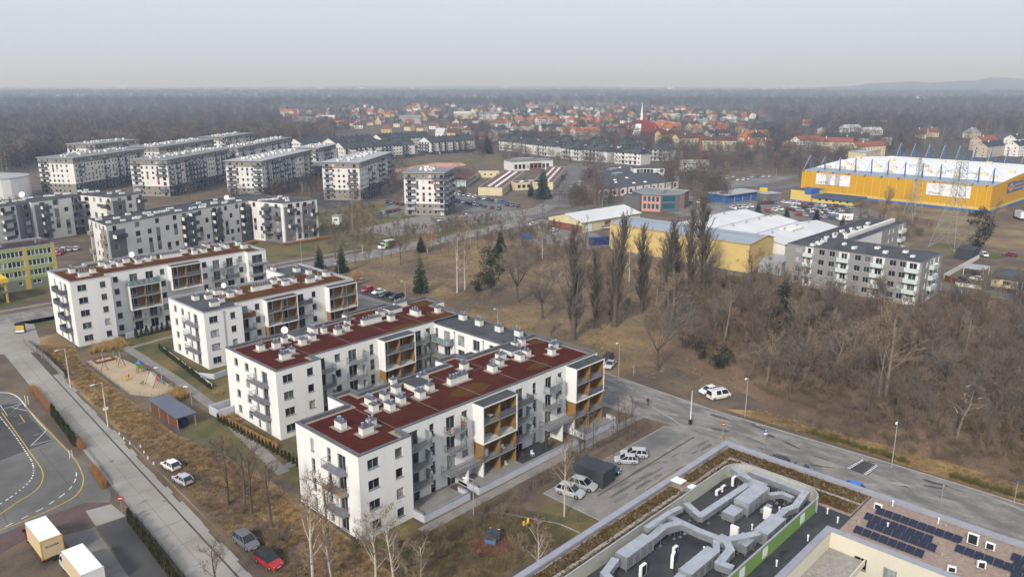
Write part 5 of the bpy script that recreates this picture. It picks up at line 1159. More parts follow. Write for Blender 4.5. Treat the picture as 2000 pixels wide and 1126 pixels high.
# --- lane past the near block, with its car parks
lane=sheet('lane',[(114.2,-60),(125.9,-60),(125.9,30),(124.8,66),(126.2,92),(129,130),(127,200),(114,205),(112,160),(112.2,80),(114.2,66)],'asphalt_worn',0.028)
ribbon('kerb',[(126.1,-60),(126.1,30),(125.0,66),(126.4,92),(129.2,130),(127.2,200)],.2,'kerb',0.0,None,h=.12);ribbon('kerb',[(118.4,76.5),(114.5,66.6),(112.4,66.4)],.2,'kerb',0.0,None,h=.12)
sheet('lane_parking',[(127.3,165),(135.0,165),(134.5,195),(127.1,195)],'asphalt_dark',0.024)
lot=sheet('parking_court',[(79.2,58.9),(92,58.9),(96,57.6),(115,57.6),(115,68),(112.4,69.7),(79.5,69.7)],'paving',0.024)
ribbon('kerb',[(79.3,58.9),(79.4,69.7),(112.3,69.7)],.16,'kerb',0.0,None,h=.14)
ribbon('drain_channel',[(84.5,63.4),(112.5,63.6)],.28,'joint',0.03,lot)
sheet('parking_bays',[(100.6,69.6),(112.2,69.6),(112.0,64.6),(100.6,64.6)],'concrete_dark',0.03,lot)
ribbon('kerb',smooth([(90.3,57.4),(90.6,58.6),(92,59.3),(101,59.4),(103.4,58.4)]),.15,'kerb',0.02,None,h=.12);sheet('grass_strip',[(90.5,57),(90.8,58.6),(92,59.2),(101,59.3),(103.2,58.4),(103.2,57)],'dry_grass',0.034)
ribbon('bay_line',[(112.3,52.2),(112.3,48.0)],.15,'paint_white',0.034,lane)
ribbon('footpath',[(60,75.2),(117.5,75.6)],1.7,'paving',0.022)
sheet('shrub_bed',[(66,74.2),(112,74.6),(111.8,70),(79.3,70),(79.2,66),(68,70)],'soil',0.02)
tbl=sheet('speed_table',GL([(1651,913),(1681,896),(1717,910),(1694,929)]),'asphalt_dark',0.05,lane)
a,b,c,d=GL([(1651,913),(1681,896),(1717,910),(1694,929)])
for k in range(8):
 t=(k+.3)/8;L2=lambda p,q,t:(p[0]+(q[0]-p[0])*t,p[1]+(q[1]-p[1])*t)
 for(p0,p1,q0,q1,s0,s1)in((a,b,d,c,.04,.2),(a,b,d,c,.8,.96)):
  e0,e1=L2(p0,p1,t),L2(p0,p1,t+.06);g0_,g1_=L2(q0,q1,t),L2(q0,q1,t+.06)
  m=MB();m.face([(*L2(e0,g0_,s0),.056),(*L2(e1,g1_,s0),.056),(*L2(e1,g1_,s1),.056),(*L2(e0,g0_,s1),.056)]);m.build('stripe',['paint_white'],lane)
rk=random.Random(21)
for i in range(90):
 x,y=rk.uniform(116,125.4),rk.uniform(-10,120);l,w,a=rk.uniform(.8,5),rk.uniform(.05,.5),R(90+rk.uniform(-25,25));c,s=math.cos(a),math.sin(a);n=8
 pp=[(x+c*l/2*math.cos(6.283*k/n)*rk.uniform(.7,1.2)-s*w*math.sin(6.283*k/n)*rk.uniform(.5,1.4),y+s*l/2*math.cos(6.283*k/n)+c*w*math.sin(6.283*k/n)*rk.uniform(.5,1.4))for k in range(n)]
 sheet('tar_patch',pp,rk.choice(('asphalt_dark','asphalt','concrete_dark','concrete')),.031+i*.00005,lane)
for i in range(26):
 x,y=rk.uniform(86,112),rk.uniform(59.8,64.2);l,w=rk.uniform(.6,4),rk.uniform(.1,.45);sheet('tyre_mark',[(x+l*math.cos(6.283*k/7)*rk.uniform(.6,1.1),y+w*math.sin(6.283*k/7)*rk.uniform(.6,1.3))for k in range(7)],rk.choice(('concrete_dark','asphalt')),.027+i*.00005,lot)
sheet('bare_verge',[(39.2,78),(45.6,78),(46.4,100),(46.6,116),(45.2,128),(43.0,140),(41.9,118),(40.6,96)],'soil',.02);sheet('bare_verge',[(41,60),(50,60),(50.5,78),(46,90),(40,80)],'leaf_litter',.019);sheet('dirt_pullout',[(127,60),(134,60),(138,70),(140,86),(134,92),(127.2,90),(126.6,74)],'soil',.02)
# --- garden paths and playground floors
ribbon('garden_path',[(61.2,192),(61.4,181),(60.8,155),(59.6,136),(57.2,118),(55.4,104)],2.1,'paving',0.026);ribbon('garden_path',[(61,184.5),(98,190)],1.6,'paving',0.025);ribbon('garden_path',[(55.6,105.5),(61,106)],1.6,'paving',0.028)
sheet('play_sand',[(51.6,182.4),(57.6,181.4),(58.9,166),(58.6,151.0),(53.5,150.6),(51.0,155.1),(51.2,168)],'sand',0.03)
mat('rubber_red',(0.22,0.045,0.035),(0.17,0.035,0.03),scale=0.8,fine=0.15)
sheet('rubber_surface',[(61.2,66.2),(63.4,63.0),(67.4,63.6),(67.9,66.6),(66.2,68.8),(62.4,68.6)],'rubber_red',0.03)
ribbon('kerb',[(70.9,70.6),(74.6,62.6),(74.9,59)],.14,'kerb',0.0,None,h=.14)
# --- bus yard at the left
Z=lambda x,y:G(x/2.994,750+y/2.994)
yard=sheet('depot_yard',[Z(-700,60),Z(0,46),Z(60,52),Z(115,78),Z(160,130),Z(440,420),Z(520,470),Z(650,640),Z(640,690),Z(500,700),Z(0,880),Z(-900,1250)],'asphalt',0.018)
sheet('depot_patch',[Z(-600,100),Z(0,120),Z(130,110),Z(180,200),Z(310,330),Z(0,445),Z(-600,620)],'asphalt_dark',0.023,yard)
sheet('brick_strip',[Z(-400,1010),Z(0,878),Z(190,800),Z(500,690),Z(640,690),Z(545,805),Z(190,880),Z(0,990),Z(-400,1150)],'brick_paving',0.026,yard)
sheet('depot_pad',[Z(500,740),Z(650,700),Z(735,770),Z(560,830)],'concrete',0.03,yard);sheet('depot_pad',[Z(360,885),Z(555,835),Z(790,1180),Z(560,1200)],'concrete_dark',0.03,yard);sheet('depot_pad',[Z(575,830),Z(735,775),Z(1040,1200),Z(790,1180)],'asphalt_dark',0.03,yard);sheet('dirt_patch',[Z(-500,1180),Z(0,1000),Z(180,950),Z(330,1200),Z(-400,1400)],'soil',0.03,yard)
ribbon('yellow_line',smooth([Z(155,135),Z(290,280),Z(430,430),Z(480,520),Z(487,570),Z(465,625),Z(400,680),Z(200,775),Z(0,852)]),.16,'paint_yellow',0.036,yard)
ribbon('yellow_line',smooth([Z(10,165),Z(100,290),Z(185,410),Z(240,490),Z(252,540),Z(235,590),Z(190,635),Z(100,690),Z(0,760)]),.14,'paint_yellow',0.036,yard)
ribbon('white_line',smooth([Z(-300,40),Z(0,48),Z(60,54),Z(110,80),Z(152,132)]),.2,'paint_white',0.037,yard)
ribbon('dashed_line',smooth([Z(0,190),Z(80,290),Z(155,400),Z(190,460),Z(195,520),Z(170,570),Z(90,640),Z(0,700)]),.2,'paint_white',0.036,yard,dash=(.45,.5));ribbon('dashed_line',smooth([Z(447,515),Z(440,560),Z(400,620),Z(330,672),Z(230,735),Z(30,832)]),.14,'paint_white',0.036,yard,dash=(1.2,1.0))
for pts in([(0,120),(45,186),(125,112)],[(0,150),(145,108)],[(70,135),(160,155)],[(180,360),(270,272),(200,300)],[(180,358),(305,325)],[(160,140),(215,210),(270,268)]):ribbon('white_line',[Z(*p)for p in pts],.1,'paint_white',0.035,yard)
ribbon('yellow_mark',[Z(80,190),Z(115,178),Z(145,222),Z(110,232)],.13,'paint_yellow',0.035,yard)
for pts in([(-100,460),(60,860)],[(230,380),(380,560),(480,690)],[(330,500),(0,600)],[(300,360),(20,450)]):ribbon('slab_joint',[Z(*p)for p in pts],.07,'joint',0.034,yard)
# ================================================================ flat-roofed health centre, bottom right
mat('coping',(0.30,0.31,0.35),(0.25,0.26,0.30),scale=0.8,fine=0.06,rough=0.5);mat('cream_wall',(0.62,0.58,0.47),(0.57,0.53,0.43),scale=0.3,fine=0.04);mat('lime_clad',(0.18,0.30,0.085),(0.16,0.27,0.075),scale=0.5,fine=0.05,rough=0.5)
mat('roof_moss',(0.085,0.040,0.010),(0.050,0.026,0.011),scale=0.9,c3=(0.15,0.10,0.055),scale3=0.7,fine=0.6,fscale=4,bump=0.8,fac3=.3);mat('roof_gravel',(0.33,0.25,0.205),(0.24,0.18,0.15),scale=2.5,fine=0.35,fscale=14,bump=0.4);mat('screen_panel',(0.46,0.46,0.40),(0.40,0.40,0.35),scale=0.8,fine=0.06,rough=0.35)
mat('solar',(0.012,0.014,0.035),rough=0.15,spec=0.5,fine=0.1);mat('slab_pale',(0.34,0.32,0.28),(0.24,0.225,0.20),scale=2,fine=0.2);mat('wet_bitumen',(0.022,0.023,0.027),rough=0.25,spec=0.5,fine=0.2)
hc=thing('health_centre','flat-roofed building with moss strips, ventilation ducts and green parapet wall, bottom right','building',(90,30,0));zr=6.6;zp=7.0
xc,yc=88.0,30.2
HP=[(xc,-30),(101.5,-30),(101.5,52.0),(20,52.0),(20,yc),(xc,yc)]
m=MB();wf=[]
for i,(a,b)in enumerate(zip(HP,HP[1:]+HP[:1])):
 fr=Fr(a,b);hs=[]
 if i==4:hs=[(3+k*4.2,4.6+k*4.2,3.6,5.2)for k in range(15)if k<9]
 if i==5:hs=[(3.0+k*3.4,4.5+k*3.4,3.4,5.0)for k in range(14)]
 facade(m,fr,-.2,zp,hs,0,1,.2)
 for q in hs:window(hc,fr,*q,2,'frame_grey',0,.18)
m.build('wall',['cream_wall','reveal'],hc)
roof_poly(hc,HP,zp,cap='coping',cover='bitumen_dark',inset=.85,gravel=0,par=.4)
def rsheet(name,poly,mt,z,parent=hc):
 m=MB();m.face([(p[0],p[1],z)for p in poly]);a=sum(poly[i-1][0]*poly[i][1]-poly[i][0]*poly[i-1][1]for i in range(len(poly)))
 if a<0:m.f[0]=tuple(reversed(m.f[0]))
 return m.build(name,[mt],parent)
rsheet('gravel_margin',[(20.9,51.1),(100.6,51.1),(100.6,30),(93.6,30),(93.6,46.9),(20.9,46.9)],'roof_gravel',zr+.012)
rsheet('gravel_field',[(100.6,29.8),(89,29.8),(88.9,-29),(100.6,-29)],'roof_gravel',zr+.014)
for k,poly in enumerate([[(20.9,50.75),(84.2,50.75),(84.2,49.25),(20.9,49.25)],[(20.9,48.6),(84.2,48.6),(84.2,46.75),(20.9,46.75)],[(87.0,50.75),(100.3,50.75),(100.3,30.2),(97.8,30.2),(97.8,49.25),(87.0,49.25)],[(87.0,48.6),(97.0,48.6),(97.0,35),(97.0,30.2),(94.3,30.2),(94.3,45),(93.0,46.75),(87.0,46.75)]]):
 m=MB();m.prism(poly if sum(poly[i-1][0]*poly[i][1]-poly[i][0]*poly[i-1][1]for i in range(len(poly)))>0 else poly[::-1],zr+.02,zr+.1,0);m.build('moss_strip',['roof_moss'],hc)
MOSS=[];rnd=random.Random(6)
for(x0,y0,x1,y1,n)in((40,49.3,84,50.7,900),(40,46.8,84,48.5,900),(87,49.3,100.2,50.7,260),(97.9,30.3,100.2,49.2,500),(87,46.8,97,48.5,230),(94.4,30.3,96.9,46,420)):MOSS+=[(rnd.uniform(x0,x1),rnd.uniform(y0,y1),zr+.09)for _ in range(n)]
rnd=random.Random(7)
for i in range(100):
 x=22+i*.62
 if 84<x<87:continue
 m=MB();m.obox(x,48.9+rnd.uniform(-.06,.06),rnd.uniform(-.1,.1),.5,.5,zr+.02,zr+.08);m.build('stepping_slab',['slab_pale'],hc)
for i in range(26):m=MB();m.obox(97.4+rnd.uniform(-.06,.06),48.3-i*.66,rnd.uniform(-.1,.1),.5,.5,zr+.02,zr+.08);m.build('stepping_slab',['slab_pale'],hc)
for(x,y,lx,ly)in((85.6,50.4,1.3,1.5),(85.4,47.9,1.0,1.2)):
 m=MB();m.box(x-lx/2,y-ly/2,zr,x+lx/2,y+ly/2,zr+.45,0);m.box(x-lx/2-.08,y-ly/2-.08,zr+.45,x+lx/2+.08,y+ly/2+.08,zr+.58,1);m.build('roof_hatch',['zinc','lamp_white'],hc)
# plant enclosure: screen on the far sides, green wall on the near side
def arc(cx,cy,r,a0,a1,n=6):return[(cx+r*math.cos(R(a0+(a1-a0)*i/n)),cy+r*math.sin(R(a0+(a1-a0)*i/n)))for i in range(n+1)]
line=[(40,46.4)]+[(46+i*3.0,46.4)for i in range(15)]+arc(91.0,43.4,3.0,90,0,8)+[(94.0,41),(94.0,38.5)]+arc(91.0,36.6,3.0,0,-90,8)[:]
for a,b in zip(line[:-1],line[1:]):
 f=Fr(a,b)
 if f.L<.05:continue
 m=MB();fbox(m,f,.03,f.L-.03,-.03,.03,zr+.12,zr+1.9,0);m.build('screen_panel',['screen_panel'],hc)
 m=MB();fbox(m,f,-.05,.05,-.16,-.03,zr,zr+2.0,0);fbox(m,f,0,f.L,-.1,.08,zr+1.9,zr+2.02,0);m.build('screen_post',['flash_pale'],hc)
fg=Fr((40,33.6),(91.0,33.6));k=0
for i in range(17):
 m=MB();fbox(m,fg,i*3.0+.01,i*3.0+2.99,0,.08,zr+.1,zr+2.0,0);m.build('green_panel',['lime_clad'],hc)
m=MB();fbox(m,fg,0,51,-.12,.1,zr+2.003,zr+2.1);m.build('wall_coping',['coping'],hc)
for u in(31.0,36.5,46.5,27.0):m=MB();fbox(m,fg,u,u+1.2,.085,.12,zr+.5,zr+1.7);m.build('white_plate',['lamp_white'],hc)
# ducts
def duct(pts,w=.9,h=.75,z=7.5,m_=None):
 d=MB()
 for q,(a,b)in enumerate(zip(pts[:-1],pts[1:])):
  z+=.012;f=Fr(a,b);fbox(d,f,-w/2*.6,f.L+w/2*.6,-w/2,w/2,z,z+h)
  n=max(1,int(f.L/1.25))
  for i in range(n+1):fbox(d,f,f.L*i/n-.03,f.L*i/n+.03,-w/2-.035,w/2+.035,z-.035,z+h+.035+q*.007+i*.002)
 d.build('duct',['duct_metal'],hc)
 for(a,b)in zip(pts[:-1],pts[1:]):
  f=Fr(a,b);n=max(1,int(f.L/2.6));s=MB()
  for i in range(n):
   for o in(-w/2,w/2):p=f(f.L*(i+.5)/n,o,0);s.tube((p[0],p[1],zr),(p[0],p[1],z),.025,.025,4);s.box(p[0]-.16,p[1]-.16,zr,p[0]+.16,p[1]+.16,zr+.12)
  s.build('duct_support',['zinc'],hc)
duct([(91.8,45.4),(90.4,42.2),(90.4,40.2)],z=7.7);duct([(92.8,43.4),(92.6,35.6),(88.2,35.0),(86.6,35.5),(84.0,35.5)],z=7.6);duct([(79.5,45.4),(78.2,42.7),(89.2,42.2),(90.2,41.6)],z=7.4);duct([(75.0,45.6),(74.8,40.6),(75.1,37.4),(73.8,36.2),(70.6,35.8),(70.8,34.5)],.95,.8,z=7.6);duct([(69.6,44.2),(72.6,44.4),(75,43.4)],1.0,.9,z=7.5);duct([(75.2,37.6),(77.8,36.2),(79,35.6)],1.0,.9,7.5);duct([(63.2,44.7),(60.4,44.0),(59.6,41.8)],.9,.8,7.5);duct([(72.8,37.4),(74.6,38.4),(76.2,38.4)],.8,.7,7.4);duct([(58,37.4),(66,37.8)],1.0,.9,7.3);duct([(89.6,39.0),(91,38.0),(90.8,36.6)],.8,.6,7.3);duct([(77,44.9),(75.2,45.2),(70.4,45.3)],.7,.6,8.3)
def unit(x0,y0,x1,y1,z0,z1,name='air_handler'):
 d=MB();d.box(x0,y0,z0,x1,y1,z1);n=max(2,int((x1-x0)/1.3))
 for i in range(n+1):xx=x0+(x1-x0)*i/n;d.box(xx-.04,y0-.04,z0-.02,xx+.04,y1+.04,z1+.04)
 for i in range(n):xx=x0+(x1-x0)*(i+.5)/n;d.box(xx-.3,y0-.03,z0+.3,xx+.3,y0-.005,z1-.2,1)
 d.build(name,['duct_metal','zinc'],hc);s=MB()
 for xx in(x0+.2,x1-.2):
  for yy in(y0+.2,y1-.2):s.box(xx-.08,yy-.08,zr,xx+.08,yy+.08,z0)
 s.build('unit_legs',['zinc'],hc)
unit(84.0,39.2,89.6,41.2,7.0,8.7);unit(64.0,43.6,69.3,45.2,7.0,8.6);unit(66.4,36.8,72.4,38.4,7.0,8.5);unit(79.4,34.4,84.2,36.2,7.0,8.5);unit(81.3,39.7,83.6,41.4,6.95,7.9);unit(76.2,35.4,78.6,37.2,6.95,8.0);unit(56,36.4,61,38.4,7.0,8.6);unit(86.2,37.9,88.0,38.6,6.8,7.3)
def ac(x,y,rz=0.0,w=.95,h=.75,z=None,name='condenser_unit'):
 z=zr+.12 if z is None else z;d=MB();c,s=math.cos(rz),math.sin(rz)
 d.obox(x,y,rz,w,.36,z,z+h,0);fx_,fy_=x+s*.19,y-c*.19
 f=Fr((fx_-c*w/2,fy_-s*w/2),(fx_+c*w/2,fy_+s*w/2));fbox(d,f,.14,w-.14,0,.02,z+.1,z+h-.08,1)
 d.obox(x,y,rz,w*.9,.3,zr,z,1);d.build(name,['lamp_white','black_plastic'],hc)
for(x,y,w,h,a)in[(90.4,44.6,.95,1.3,0),(88.0,44.9,.9,.75,0),(86.6,44.9,.9,.75,0),(85.4,37.3,.95,1.6,90),(78.6,38.2,1.0,1.7,90),(68.6,40.5,1.0,1.7,20),(64.8,42.0,1.0,1.4,0),(71.0,41.7,.8,.9,0),(97.6,28.0,1.0,.8,-90),(97.4,17.0,1.2,1.35,-90),(97.6,15.2,1.0,.85,-90),(92.8,15.0,.9,.8,-60),(88.6+1.0,17.2,.9,.7,-70)]:ac(x,y,R(a),w,h)
for(x,y)in[(82,37.6),(76.4,40.4),(73.6,34.4+5),(88.2,37.0),(84.5,31.6),(77,32.0),(68,33),(92.2,32.4),(100,27),(94,25.6),(99.6,21.4),(91,30.6)]:
 v=MB();v.cyl(x,y,zr,.09,zr+.7,.09,8);v.cyl(x,y,zr+.7,.15,zr+.82,.13,8);v.build('vent_pipe',['lamp_white'],hc)
for(x,y,r)in[(80,32.0,1.3),(73,31.8,1.5),(90.6,38.6,1.7),(80,38.4,1.9),(69,39,2.0),(86,42.9,1.4),(77.6,40.8,1.2)]:
 rsheet('puddle',[(x+r*math.cos(k*.628)*rnd.uniform(.7,1.1),y+r*.8*math.sin(k*.628)*rnd.uniform(.7,1.1))for k in range(10)],'wet_bitumen',zr+.006)
for i in range(14):rsheet('felt_seam',[(40+i*3.6,46.2),(40.06+i*3.6,46.2),(40.06+i*3.6,33.8),(40+i*3.6,33.8)],'wet_bitumen',zr+.004)
# solar panels
pm=MB();pm.face([(-.5,-.82,.02),(.5,-.82,.5),(.5,.82,.5),(-.5,.82,.02)],0);pm.face([(.5,-.82,.5),(.52,-.82,0),(.52,.82,0),(.5,.82,.5)],1);pm.face([(-.5,-.82,0),(.5,-.82,0),(.5,-.82,.5)],1);pm.face([(.5,.82,.5),(.5,.82,0),(-.5,.82,0)],1)
pm.box(-.52,-.03,.0,-.48,.03,.05,1);solar_me=pm.mesh('solar_panel',['solar','flash_pale'])
fm_=MB()
for(x,y0,n)in[(96.9,28.0,10),(94.6,28.6,8),(92.9,27.7,8),(90.6,28.4,8),(94.8,18.2,6),(97.4,13.0,8),(95.5,12.5,8),(93.6,12.2,8),(91.6,11.6,8)]:
 for i in range(n):
  o=inst('solar_panel',solar_me,hc,(x-90,y0-.5-i*.0-i*1.0-30,zr+.1));o.scale=(1,.56,1)
for i in range(26):
 x,y=rnd.uniform(89.6,100),rnd.uniform(10.5,29);m=MB();m.obox(x,y,rnd.uniform(0,3),.4,.3,zr,zr+.2);m.build('ballast_block',['slab_pale'],hc)
# ledge inside the light court
m=MB();m.box(60,yc-4.2,4.3,xc-.01,yc-.01,4.7);m.build('court_terrace',['slab_pale'],hc);m=MB();m.box(60,yc-4.35,4.25,xc-.02,yc-4.2,5.0);m.build('terrace_upstand',['cream_wall'],hc)
sheet('court_floor',[(30,-20),(88,-20),(88,30),(30,30)],'asphalt_dark',0.03)
# ================================================================ vehicles
def car_parts(kind):
 """nose towards +x, wheels on z=0"""
 L,W,Hh={'hatch':(3.9,1.70,1.48),'sedan':(4.5,1.76,1.45),'wagon':(4.5,1.76,1.52),'suv':(4.4,1.84,1.68),'van':(5.0,1.95,1.95)}[kind]
 a,b=-L/2,L/2;w=W/2;belt=.92 if kind!='van' else 1.08;belt=1.02 if kind=='suv' else belt
 hood={'hatch':.95,'sedan':1.15,'wagon':1.1,'suv':1.1,'van':.7}[kind];bd=MB()
 st=[(a,.42,.78,.84),(a+.12,.28,belt-.06,.96),(a+.5,.22,belt,1.0),(0,.2,belt-.02,1.0),(b-hood-.1,.2,belt-.05,1.0),(b-hood*.5,.22,belt-.14,.98),(b-.15,.26,belt-.26,.92),(b,.38,.58,.80)]
 if kind in('hatch','wagon','suv','van'):st[0]=(a,.40,belt-.05,.9)
 ring=[]
 for(x,z0,z1,k)in st:
  zm=(z0+z1)/2+.05;q=len(bd.v);bd.v+=[(x,-w*k*.90,z0),(x,-w*k,zm),(x,-w*k*.95,z1),(x,w*k*.95,z1),(x,w*k,zm),(x,w*k*.90,z0)];ring.append(q)
 for r0,r1 in zip(ring[:-1],ring[1:]):
  for i in range(6):
   j=(i+1)%6;bd.f.append((r0+i,r1+i,r1+j,r0+j));bd.m.append(0)
 bd.f.append(tuple(ring[0]+i for i in range(6)));bd.m.append(0);bd.f.append(tuple(ring[-1]+i for i in reversed(range(6))));bd.m.append(0)
 xw=b-hood;xr=a+{'hatch':.06,'sedan':.75,'wagon':.06,'suv':.08,'van':.02}[kind];xt0=xw-{'van':.55}.get(kind,.85);xt1=xr+{'hatch':.55,'sedan':.75,'wagon':.4,'suv':.45,'van':.12}[kind]
 gl=MB();wb,wt=w*.93,w*.76;zb,zt=belt-.03,Hh-.05
 B=[(xw,-wb,zb-.05),(xw,wb,zb-.05),(xr,wb,zb),(xr,-wb,zb)];T=[(xt0,-wt,zt),(xt0,wt,zt),(xt1,wt,zt),(xt1,-wt,zt)]
 gl.face([B[0],B[1],T[1],T[0]]);gl.face([B[2],B[3],T[3],T[2]])
 side=(0 if kind!='van' else 1)
 gl.face([B[3],B[0],T[0],T[3]]);gl.face([B[1],B[2],T[2],T[1]])
 rf=MB();R_=[(xt0+.06,-wt-.02,zt+.004),(xt0+.06,wt+.02,zt+.004),(xt1-.06,wt+.02,zt+.004),(xt1-.06,-wt-.02,zt+.004)]
 rf.face(R_[::-1]);mid=[(xt0-.12,-wt+.12,Hh),(xt0-.12,wt-.12,Hh),(xt1+.1,wt-.12,Hh),(xt1+.1,-wt+.12,Hh)]
 for i in range(4):j=(i+1)%4;rf.face([R_[j],R_[i],mid[i],mid[j]])
 rf.face(mid[::-1])
 for s in(-1,1):
  for t in((.36,.06),(.68,.05))if kind!='van' else((.36,.06),(.70,.30)):
   p=lambda u,k:(xw+(xr-xw)*u if k==0 else xt0+(xt1-xt0)*u,s*((wb if k==0 else wt)+.012),zb if k==0 else zt)
   rf.face([p(t[0],0),p(t[0]+t[1],0),p(t[0]+t[1],1),p(t[0],1)]if s<0 else[p(t[0]+t[1],0),p(t[0],0),p(t[0],1),p(t[0]+t[1],1)])
  for(bp,tp)in((B[0 if s<0 else 1],T[0 if s<0 else 1]),(B[3 if s<0 else 2],T[3 if s<0 else 2])):rf.tube((bp[0],bp[1]+s*.005,bp[2]),(tp[0],tp[1]+s*.005,tp[2]),.05,.045,4)
  rf.box(xw-.12,s*(wb+.03)-(.12 if s<0 else 0),zb+.02,xw+.02,s*(wb+.03)+(.12 if s>0 else 0),zb+.15)
 wr=.32 if kind!='suv' else .36;ty_=MB();al=MB();n=12
 for i in range(n):
  t0,t1=2*math.pi*i/n,2*math.pi*(i+1)/n;c=lambda t,y,r:(r*math.cos(t),y,r*math.sin(t))
  ty_.face([c(t0,-.11,wr),c(t1,-.11,wr),c(t1,.11,wr),c(t0,.11,wr)]);ty_.face([c(t0,-.11,wr*.62),c(t1,-.11,wr*.62),c(t1,-.11,wr),c(t0,-.11,wr)]);ty_.face([c(t1,.11,wr*.62),c(t0,.11,wr*.62),c(t0,.11,wr),c(t1,.11,wr)])
  if i%2==0 or True:
   al.face([(0,-.10,0),c(t1,-.085,wr*.62),c(t0,-.085,wr*.62)]);al.face([(0,.10,0),c(t0,.085,wr*.62),c(t1,.085,wr*.62)])
 hl=MB();hl.box(-.10,-.17,-.06,.03,.17,.07);tl=MB();tl.box(-.03,-.11,-.12,.05,.11,.12);pl=MB();pl.box(-.01,-.26,-.06,.01,.26,.06);bu=MB();bu.box(a+.02,-w*.8,.30,a+.10,w*.8,.45);bu.box(b-.12,-w*.72,.28,b-.02,w*.72,.42)
 return dict(L=L,W=W,belt=belt,wr=wr,body=bd,glass=gl,roof=rf,tyre=ty_,rim=al,head=hl,tail=tl,plate=pl,bumper=bu,a=a,b=b,w=w)
CP={k:car_parts(k)for k in('hatch','sedan','wagon','suv','van')}
CM={}
for k,d in CP.items():
 CM[k]={p:d[p].mesh(n,[mt],smooth=False)for p,n,mt in(('body','body','objpaint'),('roof','roof','objpaint'),('glass','windows','car_glass'),('tyre','tyre','tyre'),('rim','rim','alloy'),('head','headlight','lamp_white'),('tail','tail_light','lamp_red'),('plate','number_plate','paint_white'),('bumper','bumper','black_plastic'))}
 j=MB();order=['objpaint','car_glass','tyre','alloy','lamp_white','lamp_red','black_plastic']
 def add(src,mi,off=(0,0,0)):
  b=len(j.v);j.v+=[(x+off[0],y+off[1],z+off[2])for x,y,z in src.v];j.f+=[tuple(b+i for i in f)for f in src.f];j.m+=[mi]*len(src.f)
 add(d['body'],0);add(d['roof'],0);add(d['glass'],1);add(d['bumper'],6)
 for sx_ in(d['a']+.78,d['b']-.82):
  for sy in(-1,1):add(d['tyre'],2,(sx_,sy*(d['w']-.12),d['wr']));add(d['rim'],3,(sx_,sy*(d['w']-.12),d['wr']))
 for sy in(-1,1):add(d['head'],4,(d['b']-.14,sy*d['w']*.62,.66));add(d['tail'],5,(d['a']+.02,sy*d['w']*.72,.78))
 CM[k]['all']=j.mesh('car',order)
COLR=dict(silver=(.42,.43,.45),white=(.72,.72,.71),black=(.018,.019,.022),grey=(.13,.135,.15),blue=(.035,.09,.26),navy=(.02,.035,.085),red=(.36,.02,.025),darkred=(.16,.015,.02),brightblue=(.02,.16,.55),beige=(.34,.32,.28),teal=(.04,.13,.14),green=(.04,.12,.05))
def car(kind,color,x,y,ang,label,group=None,name='parked_car',z=0.03):
 d=CP[kind];M=CM[kind];c=COLR[color];t=thing(name,label,'van' if kind=='van' else 'car',(x,y,z),R(ang),group)
 inst('body',M['body'],t,color=c);inst('roof',M['roof'],t,color=c);inst('windows',M['glass'],t);inst('bumper',M['bumper'],t)
 for sx_ in(d['a']+.78,d['b']-.82):
  for sy in(-1,1):wo=inst('wheel',M['tyre'],t,(sx_,sy*(d['w']-.12),d['wr']));inst('rim',M['rim'],wo)
 for sy in(-1,1):inst('headlight',M['head'],t,(d['b']-.14,sy*d['w']*.62,.66));inst('tail_light',M['tail'],t,(d['a']+.02,sy*d['w']*.72,.78))
 inst('number_plate',M['plate'],t,(d['a']-.005,0,.62));inst('number_plate',M['plate'],t,(d['b']+.005,0,.48))
 return t
def carp(kind,color,px,py,ang,label,**k):p=G(px,py);return car(kind,color,p[0],p[1],ang,label,**k)
car('hatch','white',43.6,118.6,96,'white hatchback parked on the verge, farther of the pale pair by the street')
car('hatch','silver',42.9,112.6,97,'silver hatchback parked on the verge, nearer of the pale pair by the street')
car('suv','grey',41.5,89.6,-88,'dark grey SUV facing the camera on the verge');car('suv','red',41.4,83.5,-84,'bright red SUV with black roof facing the camera, bottom edge')
r_=[o for o in bpy.data.objects if o.name.startswith('roof')and o.parent and o.parent.get('label','').startswith('bright red')]
for o in r_:o.color=(.02,.02,.022,1)
car('suv','silver',82.0,66.6,-78,'silver SUV at the corner of the parking court');car('suv','silver',84.9,66.5,-76,'silver-blue crossover between the silver SUV and the dark bin store');car('hatch','navy',91.6,66.6,-72,'navy blue car half hidden behind the dark bin store');car('hatch','silver',96.2,66.6,128,'silver hatchback, nearer of the two angled cars in the parking court');car('wagon','silver',98.9,66.9,128,'silver estate car, farther of the two angled cars in the parking court')
car('hatch','white',132.0,72.2,160,'white hatchback parked on the dirt beside the ladder van')
vn=car('van','white',131.2,69.4,-22,'white van with a ladder on its roof rack, parked on the dirt');m=MB()
for y in(-.45,.25):m.tube((-2.2,y,2.1),(1.0,y,2.1),.03,.03,4)
for i in range(9):m.tube((-2.1+i*.37,-.45,2.1),(-2.1+i*.37,.25,2.1),.02,.02,4)
o=m.build('roof_ladder',['zinc'],None);o.parent=vn
car('hatch','black',113.0,48.6,92,'black car beyond the roof edge, first of the row along the lane');car('sedan','grey',113.0,44.9,92,'grey car beyond the roof edge, second of the row along the lane');car('hatch','brightblue',112.7,36.6,91,'bright blue hatchback at the lane side beyond the roof edge')
carp('hatch','red',718,569,182,'dark red car, farthest of the four parked by the meadow lamp');carp('sedan','white',740,573,182,'white car, second of the four parked by the meadow lamp');carp('sedan','black',755,578,182,'black saloon, third of the four parked by the meadow lamp');carp('wagon','black',774,582,182,'black estate car, nearest of the four parked by the meadow lamp')
